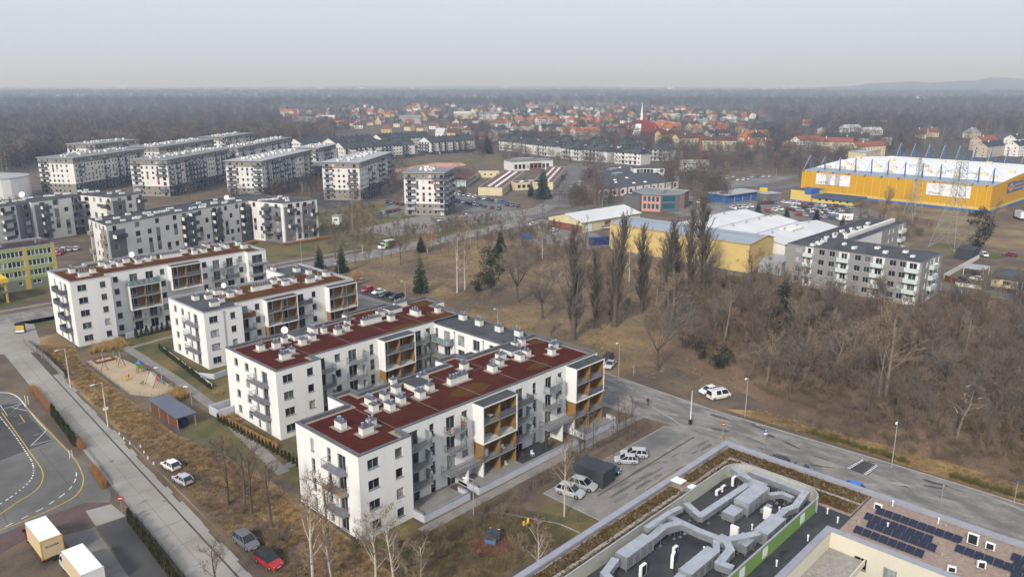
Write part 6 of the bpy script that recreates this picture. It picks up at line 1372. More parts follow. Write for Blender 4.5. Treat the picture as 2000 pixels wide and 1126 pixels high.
carp('hatch','silver',703,553,190,'silver car showing behind the corner of the brown-roofed block');carp('sedan','silver',1192,716,200,'silver saloon beyond the end of the near apartment block');carp('suv','black',1186,705,200,'black SUV beyond the end of the near apartment block')
carp('sedan','navy',884,616,185,'dark blue car peeping out behind the red roof of the near block')
def box_truck(label,x,y,ang,L=6.2,W=2.4,Hh=3.4,cab=(.7,.7,.7),box='lamp_white',side='lamp_white',rear='lamp_white',trim=None,name='box_truck',scale=1.0):
 t=thing(name,label,'truck',(x,y,.03),R(ang));P_=lambda m,n,mt:setattr(m.build(n,mt if isinstance(mt,list)else[mt],None),'parent',t)
 m=MB();x0=-L/2;m.box(x0,-W/2,.95,x0+L,W/2,Hh,0,1);P_(m,'cargo_box',[side,box])
 m=MB();m.box(x0-.02,-W/2+.06,1.0,x0-.005,W/2-.06,Hh-.08);P_(m,'rear_door',rear)
 if trim:
  m=MB()
  for y0 in(-W/2,W/2):m.box(x0-.04,y0-.07,.9,x0+.1,y0+.07,Hh+.03)
  m.box(x0-.04,-W/2,Hh-.08,x0+.1,W/2,Hh+.05);m.box(x0,-W/2-.03,.88,x0+L,W/2+.03,.96);P_(m,'door_frame',trim)
 m=MB();c0=x0+L+.1;cl=1.9;hw=W/2-.05
 prof=[(c0,.5),(c0+cl,.5),(c0+cl+.05,1.25),(c0+cl-.35,1.5),(c0+cl-.85,2.3),(c0,2.35)]
 n=len(prof);b=len(m.v);m.v+=[(p[0],-hw,p[1])for p in prof]+[(p[0],hw,p[1])for p in prof]
 m.f.append(tuple(reversed(range(b,b+n))));m.m.append(0);m.f.append(tuple(range(b+n,b+2*n)));m.m.append(0)
 for i in range(n):j2=(i+1)%n;m.f.append((b+i,b+j2,b+n+j2,b+n+i));m.m.append(1 if i==3 else 0)
 for s in(-1,1):m.face([(c0+.35,s*(hw+.01),1.45),(c0+cl-.5,s*(hw+.01),1.45),(c0+cl-.9,s*(hw+.01),2.15),(c0+.35,s*(hw+.01),2.2)][::s],1);m.box(c0+cl-.5,s*(hw+.12)-.1,1.45,c0+cl-.4,s*(hw+.12)+.1,1.85,2)
 o=m.build('cab',['objpaint','car_glass','black_plastic'],None);o.parent=t;o.color=(*cab,1)
 m=MB();m.box(x0,-.45,.55,c0+.2,.45,.93);P_(m,'chassis','black_plastic')
 for xx in(x0+1.1,c0+.9):
  for s in(-1,1):w=inst('wheel',CM['suv']['tyre'],t,(xx,s*(W/2-.2),.42),sc=1.18);inst('rim',CM['suv']['rim'],w)
 for s in(-1,1):inst('headlight',CM['suv']['head'],t,(c0+cl,s*hw*.7,.85));inst('tail_light',CM['suv']['tail'],t,(x0-.03,s*hw*.8,.75))
 return t
mat('box_beige',(0.55,0.43,0.28),fine=0.06);mat('box_maroon',(0.10,0.03,0.035),(0.2,0.16,0.13),scale=1.2,fine=0.2,lo=.55,hi=.75);mat('box_green',(0.10,0.42,0.05),fine=0.05)
tk1=box_truck('beige box lorry with yellow door frame parked in the depot yard',22.3,107.2,90,6.6,2.5,3.5,(.16,.015,.02),'lamp_white','box_beige','box_beige','paint_yellow');text(tk1,'BOLIVER',.42,(22.3,107.2-3.38,2.5+.03),0,'ink',ext=.005)
for o in tk1.children:
 if o.name.startswith('lettering'):o.location=(-3.335,0,2.5);o.rotation_euler=(math.pi/2,0,R(-90))
box_truck('white-topped box lorry at the bottom edge beside the beige one',23.6,96.6,90,7.2,2.5,3.3,(.6,.6,.6),'lamp_white','box_beige','frame_white','frame_white')
dv=box_truck('white delivery truck with green and maroon box on the main road',174.5,232.6,176,4.4,2.3,3.2,(.74,.74,.74),'lamp_white','box_maroon','box_maroon');m=MB();m.box(.9,1.155,1.0,2.15,1.17,3.1);o=m.build('green_panel',['box_green'],None);o.parent=dv;m=MB();m.box(2.16,1.155,.96,2.3,1.17,3.2);o=m.build('white_panel',['lamp_white'],None);o.parent=dv
box_truck('white panel truck parked between the two nearer apartment blocks',75.6,146.0,175,5.2,2.3,3.0,(.74,.74,.74),'lamp_white','frame_white','frame_white')
box_truck('dark red and white lorry at the right edge by the yellow hall',*G(1992,428),30,7.5,2.5,3.8,(.16,.015,.02),'flash_pale','darkredp' if False else 'frame_white','frame_white')
# ---- rows of small parked cars
NTH=['first','second','third','fourth','fifth','sixth','seventh','eighth','ninth','tenth','eleventh','twelfth','thirteenth','fourteenth']
def car_row(a,b,n,head,where,seed,cols=None,kinds=('hatch','sedan','wagon','suv','hatch')):
 rnd=random.Random(seed);A,B=G(*a),G(*b)
 pal=cols or['silver']*5+['grey']*4+['black']*4+['white']*4+['blue','navy','red','darkred','beige','teal']
 for i in range(n):
  t=(i+rnd.uniform(-.08,.08))/max(1,n-1);k=rnd.choice(kinds);c=rnd.choice(pal)if not isinstance(pal,tuple)else pal[i%len(pal)]
  o=inst('parked_car',CM[k]['all'],None,(A[0]+(B[0]-A[0])*t,A[1]+(B[1]-A[1])*t,.03),R(head+rnd.choice((0,180))+rnd.uniform(-4,4)),color=COLR[c])
  cn={'navy':'navy blue','darkred':'dark red','brightblue':'bright blue','teal':'dark teal'}.get(c,c)
  kn={'hatch':'hatchback','sedan':'saloon','wagon':'estate car','suv':'SUV','van':'van'}[k]
  tag(o,f'{cn} {kn}, {NTH[i]} from left in {where}' if n>1 else f'{cn} {kn} in {where}','car','cars in '+where)
car_row((889,379),(926,385.5),5,35,'the row of pale vans by the brown annex',1,('white','white','silver','white','white'),('hatch','van'))
car_row((929,387),(953,391),4,35,'the middle row right of the tower block',2);car_row((961,393),(988,398),4,35,'the row before the school wing',3,('navy','silver','blue','brightblue'));car_row((890,394),(942,403),8,35,'the long row beside the tower block',4)
car_row((946,405),(975,409),3,35,'the near row of the tower car park',5);car_row((757,396),(785,401),4,35,'the row behind the tower block hedge',6,('black','grey','darkred','darkred'));car_row((741,420),(778,411),5,35,'the row left of the tower block',7,('grey','white','black','grey','red'));car_row((776,357),(790,360),3,35,'the shady row beside the last slab block',8,('grey','navy','blue'))
car_row((862,432),(906,424),2,10,'the forecourt by the main road',9,('white','white'));car_row((990,401),(1012,404),3,35,'the row before the road junction',10,('darkred','grey','darkred'))
W_='the yellow hall car park'
car_row((1532,397),(1660,407),11,65,'the back row of '+W_,11);car_row((1540,405),(1652,414),12,65,'the second row of '+W_,12);car_row((1546,411),(1640,419),11,65,'the third row of '+W_,13);car_row((1560,421),(1622,427),6,65,'the front row of '+W_,14,('red','silver','grey','blue','silver','blue'));car_row((1488,398),(1514,397),4,40,'the corner lot by the grey shed',15,('navy','darkred','black','grey'));car_row((1432,408),(1466,405),4,60,'the row behind the white warehouse roofs',16,('white','silver','white','white'));car_row((1500,414),(1524,410),3,60,'the gap between the two dark spruces',17,('red','white','white'));car_row((1642,430),(1700,428),5,65,'the row before the grey apartment block roof',18,('white','black','silver','white','grey'))
car_row((1408,350),(1432,347),3,20,'the dirt lot, blue ones',19,('blue','silver','silver'));car_row((1440,353),(1462,351),3,20,'the front of the dirt lot by the brick chimney',20,('white','white','silver'));car_row((1470,347),(1502,346),4,20,'the back of the dirt lot by the brick chimney',21,('silver','grey','white','white'))
car_row((1135.5,350),(1122,383),6,37,'the line along the avenue',22,('grey','white','white','silver','silver','darkred'));car_row((1146,449),(1184,445),7,60,'the scrap yard beside the white hall',23,('white','silver','white','white','silver','white','white'));car_row((1082,452),(1084,453),1,10,'front of the brick end wall',24,('white',));car_row((1022,462),(1022,462),1,50,'the blue hoarding by the yard',25,('navy',));car_row((1041,440),(1041,440),1,10,'the lane before the white hall',26,('white',))
car_row((118,497),(118,497),1,60,'the small car park behind the green office, red one',27,('red',));car_row((112,492),(150,488),4,60,'the small car park behind the green office',28,('silver','white','silver','white'))
car_row((1922,500),(1922,500),1,35,'the lane beside the panel fence',29,('white',));car_row((1972,500),(1972,500),1,80,'the drive of the bungalow plot',30,('darkred',));car_row((1886,549),(1908,547),2,80,'the yard behind the white panel fence',31,('black','white'))
car_row((1330,400),(1400,392),5,20,'the works yard behind the poplars',32,('white','grey','white','darkred','silver'));car_row((1046,377),(1052,383),2,30,'the spot behind the blue spruce',33,('teal','red'));car_row((640,375),(700,371),6,35,'the slab-block yard beside the plane tree',34)
# ================================================================ vegetation
def sliver(mb,p,q,w,m=0,rnd=random):
 d=q-p;s=d.cross(Vector((rnd.uniform(-1,1),rnd.uniform(-1,1),rnd.uniform(-1,1))))
 if s.length<1e-6:return
 s.normalize();s*=w;b=len(mb.v);mb.v+=[tuple(p-s),tuple(p+s),tuple(q)];mb.f.append((b,b+1,b+2));mb.m.append(m)
def rdir(rnd,d,ang):
 a=d.orthogonal().normalized();a.rotate(Matrix.Rotation(rnd.uniform(0,6.283),3,d));v=d*math.cos(ang)+a*math.sin(ang);return v.normalized()
def limb(mb,rnd,p,d,L,r0,r1,nseg=3,n=4,wob=.12,up=0.0):
 pts=[Vector(p)];d=Vector(d)
 for i in range(nseg):
  d=(d+Vector((rnd.uniform(-wob,wob),rnd.uniform(-wob,wob),rnd.uniform(-wob,wob)+up))).normalized();q=pts[-1]+d*(L/nseg)
  ra=r0+(r1-r0)*i/nseg;rb=r0+(r1-r0)*(i+1)/nseg;mb.tube(pts[-1],q,ra,rb,n);pts.append(q)
 return pts,d
def on(pts,t):
 t=min(max(t,0),.999)*(len(pts)-1);i=int(t);return pts[i].lerp(pts[i+1],t-i)
TWIG_W=1.0
def bare_tree(seed,H=10,clear=.3,spread=.75,limbs=5,sub=5,tw=5,leader=True,up=.05,rk=.016,droop=0,stems=1,ang=(.45,.85),twl=1.0,twn=6,tww=1.0):
 rnd=random.Random(seed);tr,cr=MB(),MB()
 for s in range(stems):
  base=Vector((rnd.uniform(-.3,.3)*(stems>1),rnd.uniform(-.3,.3)*(stems>1),-.1));d0=Vector((rnd.uniform(-.05,.05),rnd.uniform(-.05,.05),1))if stems==1 else rdir(rnd,Vector((0,0,1)),rnd.uniform(.1,.4))
  r0=H*rk/math.sqrt(stems);tp,dd=limb(tr,rnd,base,d0,H*(.72 if leader else clear+.08),r0*1.2,r0*(.35 if leader else .7),6 if leader else 3,6,.05)
  for i in range(limbs):
   t=(clear+(1-clear)*(i+rnd.random())/limbs)if leader else rnd.uniform(.8,1.0);q=on(tp,min(t,.99));f=1-.45*(t if leader else 0)
   d1=rdir(rnd,dd,rnd.uniform(*ang));l1=H*.45*f*spread*rnd.uniform(.8,1.2)*(1.25 if not leader else 1);p1,e1=limb(tr,rnd,q,d1,l1,r0*.42*f,r0*.12,4,4,.16,up)
   for j in range(sub):
    t2=.25+.75*(j+rnd.random())/sub;q2=on(p1,t2);d2=rdir(rnd,e1,rnd.uniform(.3,.85));d2.z+=.12-droop;d2.normalize();l2=l1*.45*rnd.uniform(.7,1.25)*(1.15-.4*t2)
    p2,e2=limb(cr,rnd,q2,d2,l2,r0*.11,r0*.04,2,3,.2,up-droop*.3)
    for k in range(tw):
     q3=on(p2,.15+.85*(k+rnd.random())/tw);d3=rdir(rnd,e2,rnd.uniform(.3,.9));d3.z+=.05-droop;d3.normalize();l3=l2*.55*rnd.uniform(.6,1.3)*twl;e=q3+d3*l3;sliver(cr,q3,e,.022*TWIG_W*tww,0,rnd)
     for z in range(twn):
      q4=q3.lerp(e,rnd.uniform(.15,1));d4=rdir(rnd,d3,rnd.uniform(.25,.8));d4.z-=droop;sliver(cr,q4,q4+d4*l3*rnd.uniform(.35,.75),.016*TWIG_W*tww,0,rnd)
 return tr,cr
def poplar(seed,H=20):
 rnd=random.Random(seed);tr,cr=MB(),MB();tp,dd=limb(tr,rnd,(0,0,-.1),(0,0,1),H*.93,H*.02,H*.003,8,6,.02)
 for st in range(2):limb(tr,rnd,(rnd.uniform(-.4,.4),rnd.uniform(-.4,.4),0),(rnd.uniform(-.04,.04),rnd.uniform(-.04,.04),1),H*.6,H*.011,H*.003,5,5,.03)
 for i in range(96):
  t=.05+.9*(i+rnd.random())/96;q=on(tp,t);wd=.20 if t<.75 else .14;d1=rdir(rnd,Vector((0,0,1)),rnd.uniform(.16,.46));l1=H*wd*(1.15-.55*t)*rnd.uniform(.7,1.25)
  p1,e1=limb(tr,rnd,q,d1,l1,H*.0042,H*.0012,3,3,.07,.1)
  for j in range(5):
   q2=on(p1,.2+.8*(j+rnd.random())/5);d2=rdir(rnd,e1,rnd.uniform(.1,.4));d2.z+=.3;d2.normalize();l2=l1*.45*rnd.uniform(.6,1.2);e=q2+d2*l2;sliver(cr,q2,e,.034,0,rnd)
   for k in range(7):q3=q2.lerp(e,rnd.uniform(.1,.9));d3=rdir(rnd,d2,rnd.uniform(.15,.5));sliver(cr,q3,q3+d3*l2*.7,.022,0,rnd)
 return tr,cr
def spruce(seed,H=9,R_=2.0,base=.08,dens=1.0,ragged=.25):
 rnd=random.Random(seed);tr,cr=MB(),MB();tr.tube((0,0,-.1),(0,0,H*.97),H*.017,.01,6);n=int(26*dens)
 for i in range(n):
  t=base+(1-base)*i/n;z=H*t;r=R_*(1-t)**.85*(1.0 if t>base+.05 else .8)+.05;m=max(4,int((5+9*(1-t))*dens))
  for k in range(m):
   a=6.283*(k+rnd.random()*.8)/m;rr=r*rnd.uniform(1-ragged,1+ragged*.6);d=Vector((math.cos(a),math.sin(a),0));s=Vector((-d.y,d.x,0));p0=Vector((0,0,z+.15));dr=-rr*rnd.uniform(.12,.45)
   tip=p0+d*rr+Vector((0,0,dr))
   for j in range(4):
    u0,u1=.12+.22*j,.12+.22*j+.34;c0=p0.lerp(tip,u0);c1=p0.lerp(tip,min(u1,1.05));w=rr*.20*(1.15-u0)*rnd.uniform(.7,1.3)
    h=Vector((0,0,-rr*.10*rnd.uniform(.5,1.6)))
    for sg in(-1,1):b=len(cr.v);cr.v+=[tuple(c0),tuple(c1),tuple(c0.lerp(c1,.6)+s*(w*sg)+h)];cr.f.append((b,b+1,b+2));cr.m.append(0)
    b=len(cr.v);cr.v+=[tuple(c0),tuple(c1),tuple(c0.lerp(c1,.5)+h*2.2)];cr.f.append((b,b+1,b+2));cr.m.append(0)
 return tr,cr
def clumpy(seed,H=8,R_=2.6,base=.25,clumps=30,leaf=.30,per=60,shape=1.0):
 """pine / evergreen crown made of separate needle clumps"""
 rnd=random.Random(seed);tr,cr=MB(),MB();tp,dd=limb(tr,rnd,(0,0,-.1),(0,0,1),H*.9,H*.02,.03,5,6,.05)
 for i in range(clumps):
  t=base+(1-base)*(i+rnd.random())/clumps;r=R_*(math.sin(math.pi*min(1,(1.06-t)/(1.02-base)))**.55 if shape==1 else(1.02-t)**.7);a=rnd.uniform(0,6.283);rr=r*math.sqrt(rnd.uniform(.1,1));c=Vector((math.cos(a)*rr,math.sin(a)*rr,H*t));tr.tube(on(tp,min(t*.9,.98)),c,.05,.02,3);cr_=R_*rnd.uniform(.26,.46)
  for k in range(per):
   v=Vector((rnd.gauss(0,1),rnd.gauss(0,1),rnd.gauss(0,.6)));v=v.normalized()*(cr_*rnd.uniform(.35,1));p=c+v;sliver(cr,p,p+(v.normalized()+Vector((0,0,.3)))*leaf*rnd.uniform(.5,1.2),leaf*.28,0,rnd)
 return tr,cr
def tuft(seed,H=1.0,R_=.5,n=60,w=.018,lean=.5):
 rnd=random.Random(seed);cr=MB()
 for i in range(n):
  a=rnd.uniform(0,6.283);r=R_*.5*math.sqrt(rnd.random());p=Vector((r*math.cos(a),r*math.sin(a),0));d=Vector((math.cos(a)*rnd.uniform(0,lean),math.sin(a)*rnd.uniform(0,lean),1)).normalized();sliver(cr,p,p+d*H*rnd.uniform(.5,1.1),w,0,rnd)
 return cr
def pair(tc,bark,tw,nm='crown'):return(tc[0].mesh('trunk',[bark]),tc[1].mesh(nm,[tw]))
PRO={}
for i in range(5):PRO['bare',i]=pair(bare_tree(100+i,10,.28,.8,9,6,5,True,.06,.015),'bark','twig')
for i in range(3):PRO['round',i]=pair(bare_tree(120+i,9,.22,.95,7,7,6,False,.02,.018,ang=(.35,.95),twn=7),'bark','twig_grey')
for i in range(3):PRO['pale',i]=pair(bare_tree(140+i,12,.25,.7,9,6,5,True,.08,.014,tww=1.1),'bark_pale','twig_pale')
for i in range(3):PRO['birch',i]=pair(bare_tree(160+i,11,.3,.55,12,5,5,True,.06,.009,droop=.12,ang=(.4,.75),tww=.9),'birch','twig_pale')
for i in range(3):PRO['poplar',i]=pair(poplar(180+i,20),'bark','twig_grey')
for i in range(2):PRO['plane',i]=pair(bare_tree(190+i,14,.2,.95,8,7,6,False,.03,.018,ang=(.3,.9),twn=7),'birch','twig_grey')
for i in range(3):PRO['sapling',i]=pair(bare_tree(200+i,6,.15,.55,6,5,4,True,.1,.010,twn=4),'bark','twig')
for i in range(4):PRO['thicket',i]=pair(bare_tree(210+i,5,.08,.9,5,5,4,True,.08,.011,stems=4,twn=4,tww=1.2),'bark',('twig','twig_olive','twig_pale','twig')[i])
for i in range(3):PRO['shrub',i]=pair(bare_tree(230+i,1.6,.05,1.2,4,4,4,True,.05,.014,stems=5,twn=4,tww=.7),'bark',('twig','twig_grey','twig_olive')[i])
for i in range(3):PRO['spruce',i]=pair(spruce(240+i,9,2.0),'bark','needles')
PRO['blue_spruce',0]=pair(spruce(250,12,3.2,.04,1.3,.3),'bark','needles_blue');PRO['dark_spruce',0]=pair(spruce(251,9,2.6,.03,1.1,.35),'bark','needles_dark');PRO['dark_spruce',1]=pair(spruce(252,9,2.2,.03,1.0,.4),'bark','needles_dark')
for i in range(2):PRO['pine',i]=pair(clumpy(260+i,9,2.4,.22,44,.34,70),'bark','needles')
PRO['dark_pine',0]=pair(clumpy(265,12,3.4,.12,40,.42,70),'bark','needles_dark');PRO['ever',0]=pair(clumpy(266,4,1.9,.05,26,.24,70),'bark','needles_dark');PRO['ever',1]=pair(clumpy(267,3,1.6,.05,20,.24,70),'bark','green_shrub');PRO['brown_bush',0]=pair(clumpy(268,4,2.0,.1,26,.24,60),'bark','beech_hedge')
PRO['golden',0]=pair(bare_tree(270,11,.25,.9,8,7,6,True,.03,.015,twn=7),'bark','reed_grass')
PH={'bare':10,'round':9,'pale':12,'birch':11,'poplar':20,'plane':14,'sapling':6,'thicket':5,'shrub':1.6,'spruce':9,'blue_spruce':12,'dark_spruce':9,'pine':9,'dark_pine':12,'ever':4,'brown_bush':4,'golden':11}
TRUE_H={}
for k,(a,b)in PRO.items():TRUE_H[k]=max(max(v.co.z for v in a.vertices),max(v.co.z for v in b.vertices))
def plant(kind,x,y,H,label,idx=None,group=None,name=None,rz=None,wide=1.0,cat='tree'):
 ks=[k for k in PRO if k[0]==kind];rnd=random.Random(int(x*91+y*37));k=ks[rnd.randrange(len(ks))]if idx is None else(kind,idx);s=H/TRUE_H[k]
 nm=name or{'poplar':'poplar_tree','birch':'birch_tree','spruce':'spruce_tree','blue_spruce':'spruce_tree','dark_spruce':'spruce_tree','pine':'pine_tree','dark_pine':'pine_tree','shrub':'shrub','thicket':'thicket_shrub','ever':'evergreen_shrub','brown_bush':'shrub','sapling':'sapling_tree','round':'spreading_tree','pale':'tall_tree','golden':'willow_tree'}.get(kind,'bare_tree')
 t=thing(nm,label,cat,(x,y,0),rnd.uniform(0,6.283)if rz is None else rz,group);t.scale=(s*wide,s*wide,s)
 inst('trunk',PRO[k][0],t);inst('crown',PRO[k][1],t);return t
def hpx(base,top):
 X_,Y_=G(*base);lo,hi=0.,60.
 for _ in range(40):
  mm=(lo+hi)/2;h=X_*fX+Y_*fY;z=mm-CAM_H;yy=563-FOC*(h*sP+z*cP)/(h*cP-z*sP)
  if yy>top:lo=mm
  else:hi=mm
 return X_,Y_,mm
def plantpx(kind,base,top,label,**k):X_,Y_,h=hpx(base,top);return plant(kind,X_,Y_,h,label,**k)
# poplar row
for i,(b,t,w,lb)in enumerate([((1120,662),428,1.15,'leftmost tall bare poplar standing apart at the meadow edge'),((1200,638),398,1.2,'tall bare poplar, second from the left of the poplar row'),((1255,606),432,1.2,'bare poplar in front of the yellow hall, third of the row'),((1302,600),412,1.2,'thick bare poplar, fourth of the row before the yellow hall'),((1322,588),440,1.1,'slim bare poplar, fifth of the row before the yellow hall'),((1347,574),385,1.1,'bare poplar, sixth of the row, reaching above the hall roof'),((1374,566),362,1.25,'tallest bare poplar at the right end of the row'),((1165,640),470,1.1,'half-hidden bare poplar between the first two of the row')]):plantpx('poplar',b,t,lb,wide=w*1.25,group='poplars in the row')
# birches
plantpx('birch',(893,572),442,'tall white-stemmed birch on the meadow, left of the pair',wide=1.1);plantpx('birch',(908,566),436,'tall white-stemmed birch on the meadow, right of the pair',wide=1.1)
plantpx('pale',(690,468),350,'large pale plane tree with wide bare crown before the last slab block',wide=1.25,name='plane_tree');plantpx('pale',(1728,782),578,'tall pale-barked bare tree rising out of the thicket',wide=1.1);plantpx('pale',(1716,772),600,'second pale stem beside the tall tree in the thicket',wide=.8)
for i,(b,t,lb)in enumerate([((612,1150),935,'pale birch in front of the near block, leftmost of the bottom birches'),((648,1140),985,'slim birch beside the leftmost one at the bottom edge'),((772,1165),975,'birch with twin leaders at the bottom edge before the white facade'),((735,1150),990,'birch with reddish twigs under the corner of the near block'),((1052,1175),1005,'birch at the bottom edge before the mossy roof'),((825,1170),1040,'small birch right of the twin-leader birch')]):plantpx('birch',b,t,lb,wide=1.2)
plantpx('birch',(1102,1008),835,'whitish bare tree standing at the corner of the parking court',wide=.9)
for b,t,lb in[((445,985),828,'dark bare tree on the verge, leftmost of the garden fence group'),((492,1002),835,'dark bare tree on the verge, second of the garden fence group'),((478,992),850,'dark bare tree squeezed between two others by the garden fence'),((530,1030),880,'dark bare tree nearest the near block among the garden fence group'),((640,1048),905,'bare tree touching the corner balconies of the near block'),((425,1150),1045,'bare tree at the bottom edge beside the street'),((140,652),560,'bare tree at the corner of the five-storey block'),((120,640),590,'smaller bare tree behind the corner tree of the five-storey block')]:plantpx('bare',b,t,lb,wide=1.1)
for b,t,lb in[((1012,590),462,'spreading bare tree right of the green pine on the meadow'),((1060,622),500,'bare tree with upright crown left of the first poplar'),((1078,662),612,'small rounded bare tree near the end of the near block'),((1283,722),565,'bare tree on the dirt behind the parked ladder van'),((1543,770),640,'bare tree in the middle of the thicket edge'),((1395,660),560,'dark bare tree behind the two dark bushes'),((1600,640),520,'wide bare tree before the grey apartment block'),((1640,650),545,'wide bare tree right of the one before the grey block')]:plantpx('round',b,t,lb)
for b,t,lb in[((783,518),448,'small dark bare tree at the meadow road edge'),((722,512),478,'thin sapling by the road left of the delivery truck'),((655,505),430,'round bare street tree before the last slab block'),((1020,480),400,'bare tree behind the delivery road, left of the white hall'),((980,470),420,'bare tree at the edge of the meadow road junction'),((1140,560),415,'bare birch-like tree behind the first poplar'),((870,470),420,'bare tree beside the brown conifer bushes'),((600,470),410,'bare tree at the corner of the grey-and-white block'),((330,495),435,'bare tree in front of the brown-framed facade'),((1735,400),360,'golden bare tree before the yellow hall, left one'),((370,390),352,'bare tree between the slab blocks, in front of the second')]:plantpx('bare',b,t,lb)
plantpx('golden',(1722,440),362,'yellowish bare tree before the yellow hall front');plantpx('golden',(1937,440),380,'yellowish bare tree at the corner of the yellow hall');plantpx('bare',(1680,425),385,'bare tree in front of the posters of the yellow hall')
# conifers
for kd,b,t,lb,*ix in[('spruce',(822,572),492,'narrow green spruce alone on the meadow'),('pine',(960,575),478,'broad green pine on the meadow beside the birches'),('ever',(934,568),528,'small dark pine at the foot of the broad green pine'),('dark_spruce',(668,532),474,'dark spruce by the road, right of the pair behind the brown roof'),('dark_spruce',(625,528),474,'dark spruce by the road, left of the pair behind the brown roof'),('brown_bush',(697,556),524,'brown-green conifer bush behind the brown roof end'),('dark_spruce',(977,492),445,'dark conifer at the back of the meadow'),('brown_bush',(835,490),450,'tall brown conifer bush beside the road'),('dark_spruce',(822,492),455,'dark conifer bush left of the tall brown one by the road'),('blue_spruce',(1060,388),320,'large blue-grey spruce before the school'),('spruce',(1037,384),347,'small green spruce left of the large blue spruce'),('dark_spruce',(1526,640),528,'tall dark conifer left of the grey apartment block'),('ever',(1370,700),664,'dark evergreen bush on the dirt, left of the pair',0),('ever',(1406,718),672,'dark evergreen bush on the dirt, right of the pair',0),('dark_pine',(1905,492),402,'huge dark pine beside the tall pylon'),('blue_spruce',(1480,420),389,'spruce left of the pair at the yellow hall car park'),('blue_spruce',(1536,425),399,'spruce between the car rows of the yellow hall'),('dark_spruce',(1594,432),405,'spruce nearest the car park edge of the yellow hall'),('dark_spruce',(1154,348),322,'dark conifer beside the avenue'),('dark_spruce',(952,300),258,'dark spruce between the gabled terrace and the villas'),('ever',(1132,390),378,'clipped evergreen on the avenue corner, left'),('ever',(1142,392),378,'clipped evergreen on the avenue corner, right'),('ever',(903,382),360,'small conifer at the brown annex'),('dark_spruce',(1645,440),418,'small spruce by the billboard'),('ever',(1100,352),340,'evergreen beside the school wing')]:plantpx(kd,b,t,lb,idx=ix[0]if ix else None)
# thicket on the right: individual young trees
rnd=random.Random(77);n=0
def in_wood(x,y):return min((x-a)**2+(y-b)**2 for a,b in(G(1370,700),G(1406,718),G(1388,730),G(1370,735)))>40 and not(y>60 and x<140+(y-60)*.35)and not(x>216 and y>55)
tries=0;spots=[]
while n<300 and tries<9000:
 tries+=1;x,y=rnd.uniform(130,246),rnd.uniform(-30,116)
 if not in_wood(x,y)or(x<141 and rnd.random()<.65)or(y>95 and rnd.random()<.6):continue
 if any((x-a)**2+(y-b)**2<9 for a,b in spots):continue
 spots.append((x,y));deep=min(1,(x-128)/40);kd=rnd.choices(['thicket','sapling','bare','round','pale'],[2.2,2.5,2.4*deep,1.2*deep,1.3*deep])[0];hh={'thicket':(2.5,5.5),'sapling':(4,8),'bare':(8,14),'round':(7,11),'pale':(9,15)}[kd]
 what={'thicket':('many-stemmed brown bush in the thicket right of the lane','bushes in the thicket'),'sapling':('slender bare sapling in the thicket right of the lane','saplings in the thicket'),'bare':('bare brown tree standing in the thicket right of the lane','bare trees in the thicket'),'round':('grey round-crowned bare tree in the thicket right of the lane','round trees in the thicket'),'pale':('pale-twigged tall bare tree in the thicket right of the lane','pale trees in the thicket')}[kd]
 plant(kd,x,y,rnd.uniform(*hh),what[0],group=what[1],wide=rnd.uniform(1.0,1.4),cat='bush' if kd=='thicket' else 'tree');n+=1
# trees behind the poplars, along roads and between the plots
n=0;tries=0
while n<80 and tries<4000:
 tries+=1;x,y=rnd.uniform(140,228),rnd.uniform(110,222)
 if y>120 and x<178 and y<212:continue
 if any((x-a)**2+(y-b)**2<16 for a,b in spots):continue
 spots.append((x,y));kd=rnd.choices(['thicket','sapling','bare','birch'],[4,2,2,.7])[0];hh={'thicket':(2.5,5),'sapling':(4,8),'bare':(6,12),'birch':(8,13)}[kd]
 what={'thicket':('brown bush on the meadow edge before the yellow hall','bushes on the meadow edge'),'sapling':('thin bare sapling on the meadow edge before the yellow hall','saplings on the meadow edge'),'bare':('bare tree on the meadow edge before the yellow hall','bare trees on the meadow edge'),'birch':('white-stemmed birch on the meadow edge before the yellow hall','birches on the meadow edge')}[kd]
 plant(kd,x,y,rnd.uniform(*hh),what[0],group=what[1],wide=1.1,cat='bush' if kd=='thicket' else 'tree');n+=1
def scatter_trees(n,pxpoly,kinds,hts,label,group,seed,mind=5.0,cat='tree'):
 rnd=random.Random(seed);P=pxpoly;xs=[p[0]for p in P];ys=[p[1]for p in P];got=[];tr_=0
 def inside(x,y):
  c=False
  for i in range(len(P)):
   (x0,y0),(x1,y1)=P[i-1],P[i]
   if(y0>y)!=(y1>y)and x<(x1-x0)*(y-y0)/(y1-y0)+x0:c=not c
  return c
 while len(got)<n and tr_<n*60:
  tr_+=1;x,y=rnd.uniform(min(xs),max(xs)),rnd.uniform(min(ys),max(ys))
  if not inside(x,y):continue
  w=G(x,y)
  if any((w[0]-a)**2+(w[1]-b)**2<mind**2 for a,b in got):continue
  got.append(w);k=rnd.choice(kinds);plant(k,w[0],w[1],rnd.uniform(*hts),label,group=group,wide=rnd.uniform(.95,1.3),cat=cat)
scatter_trees(22,[(1300,330),(1420,320),(1560,312),(1690,300),(1690,318),(1580,340),(1400,348)],('bare','thicket','round'),(5,11),'bare tree in the scrub strip below the village, left of the yellow hall','scrub trees below the village',5)
scatter_trees(16,[(640,455),(700,430),(760,440),(900,440),(1000,436),(1060,420),(1060,440),(960,452),(760,490),(640,500)],('bare','sapling','thicket'),(4,9),'bare roadside tree between the car park and the main road','roadside trees along the main road',6)
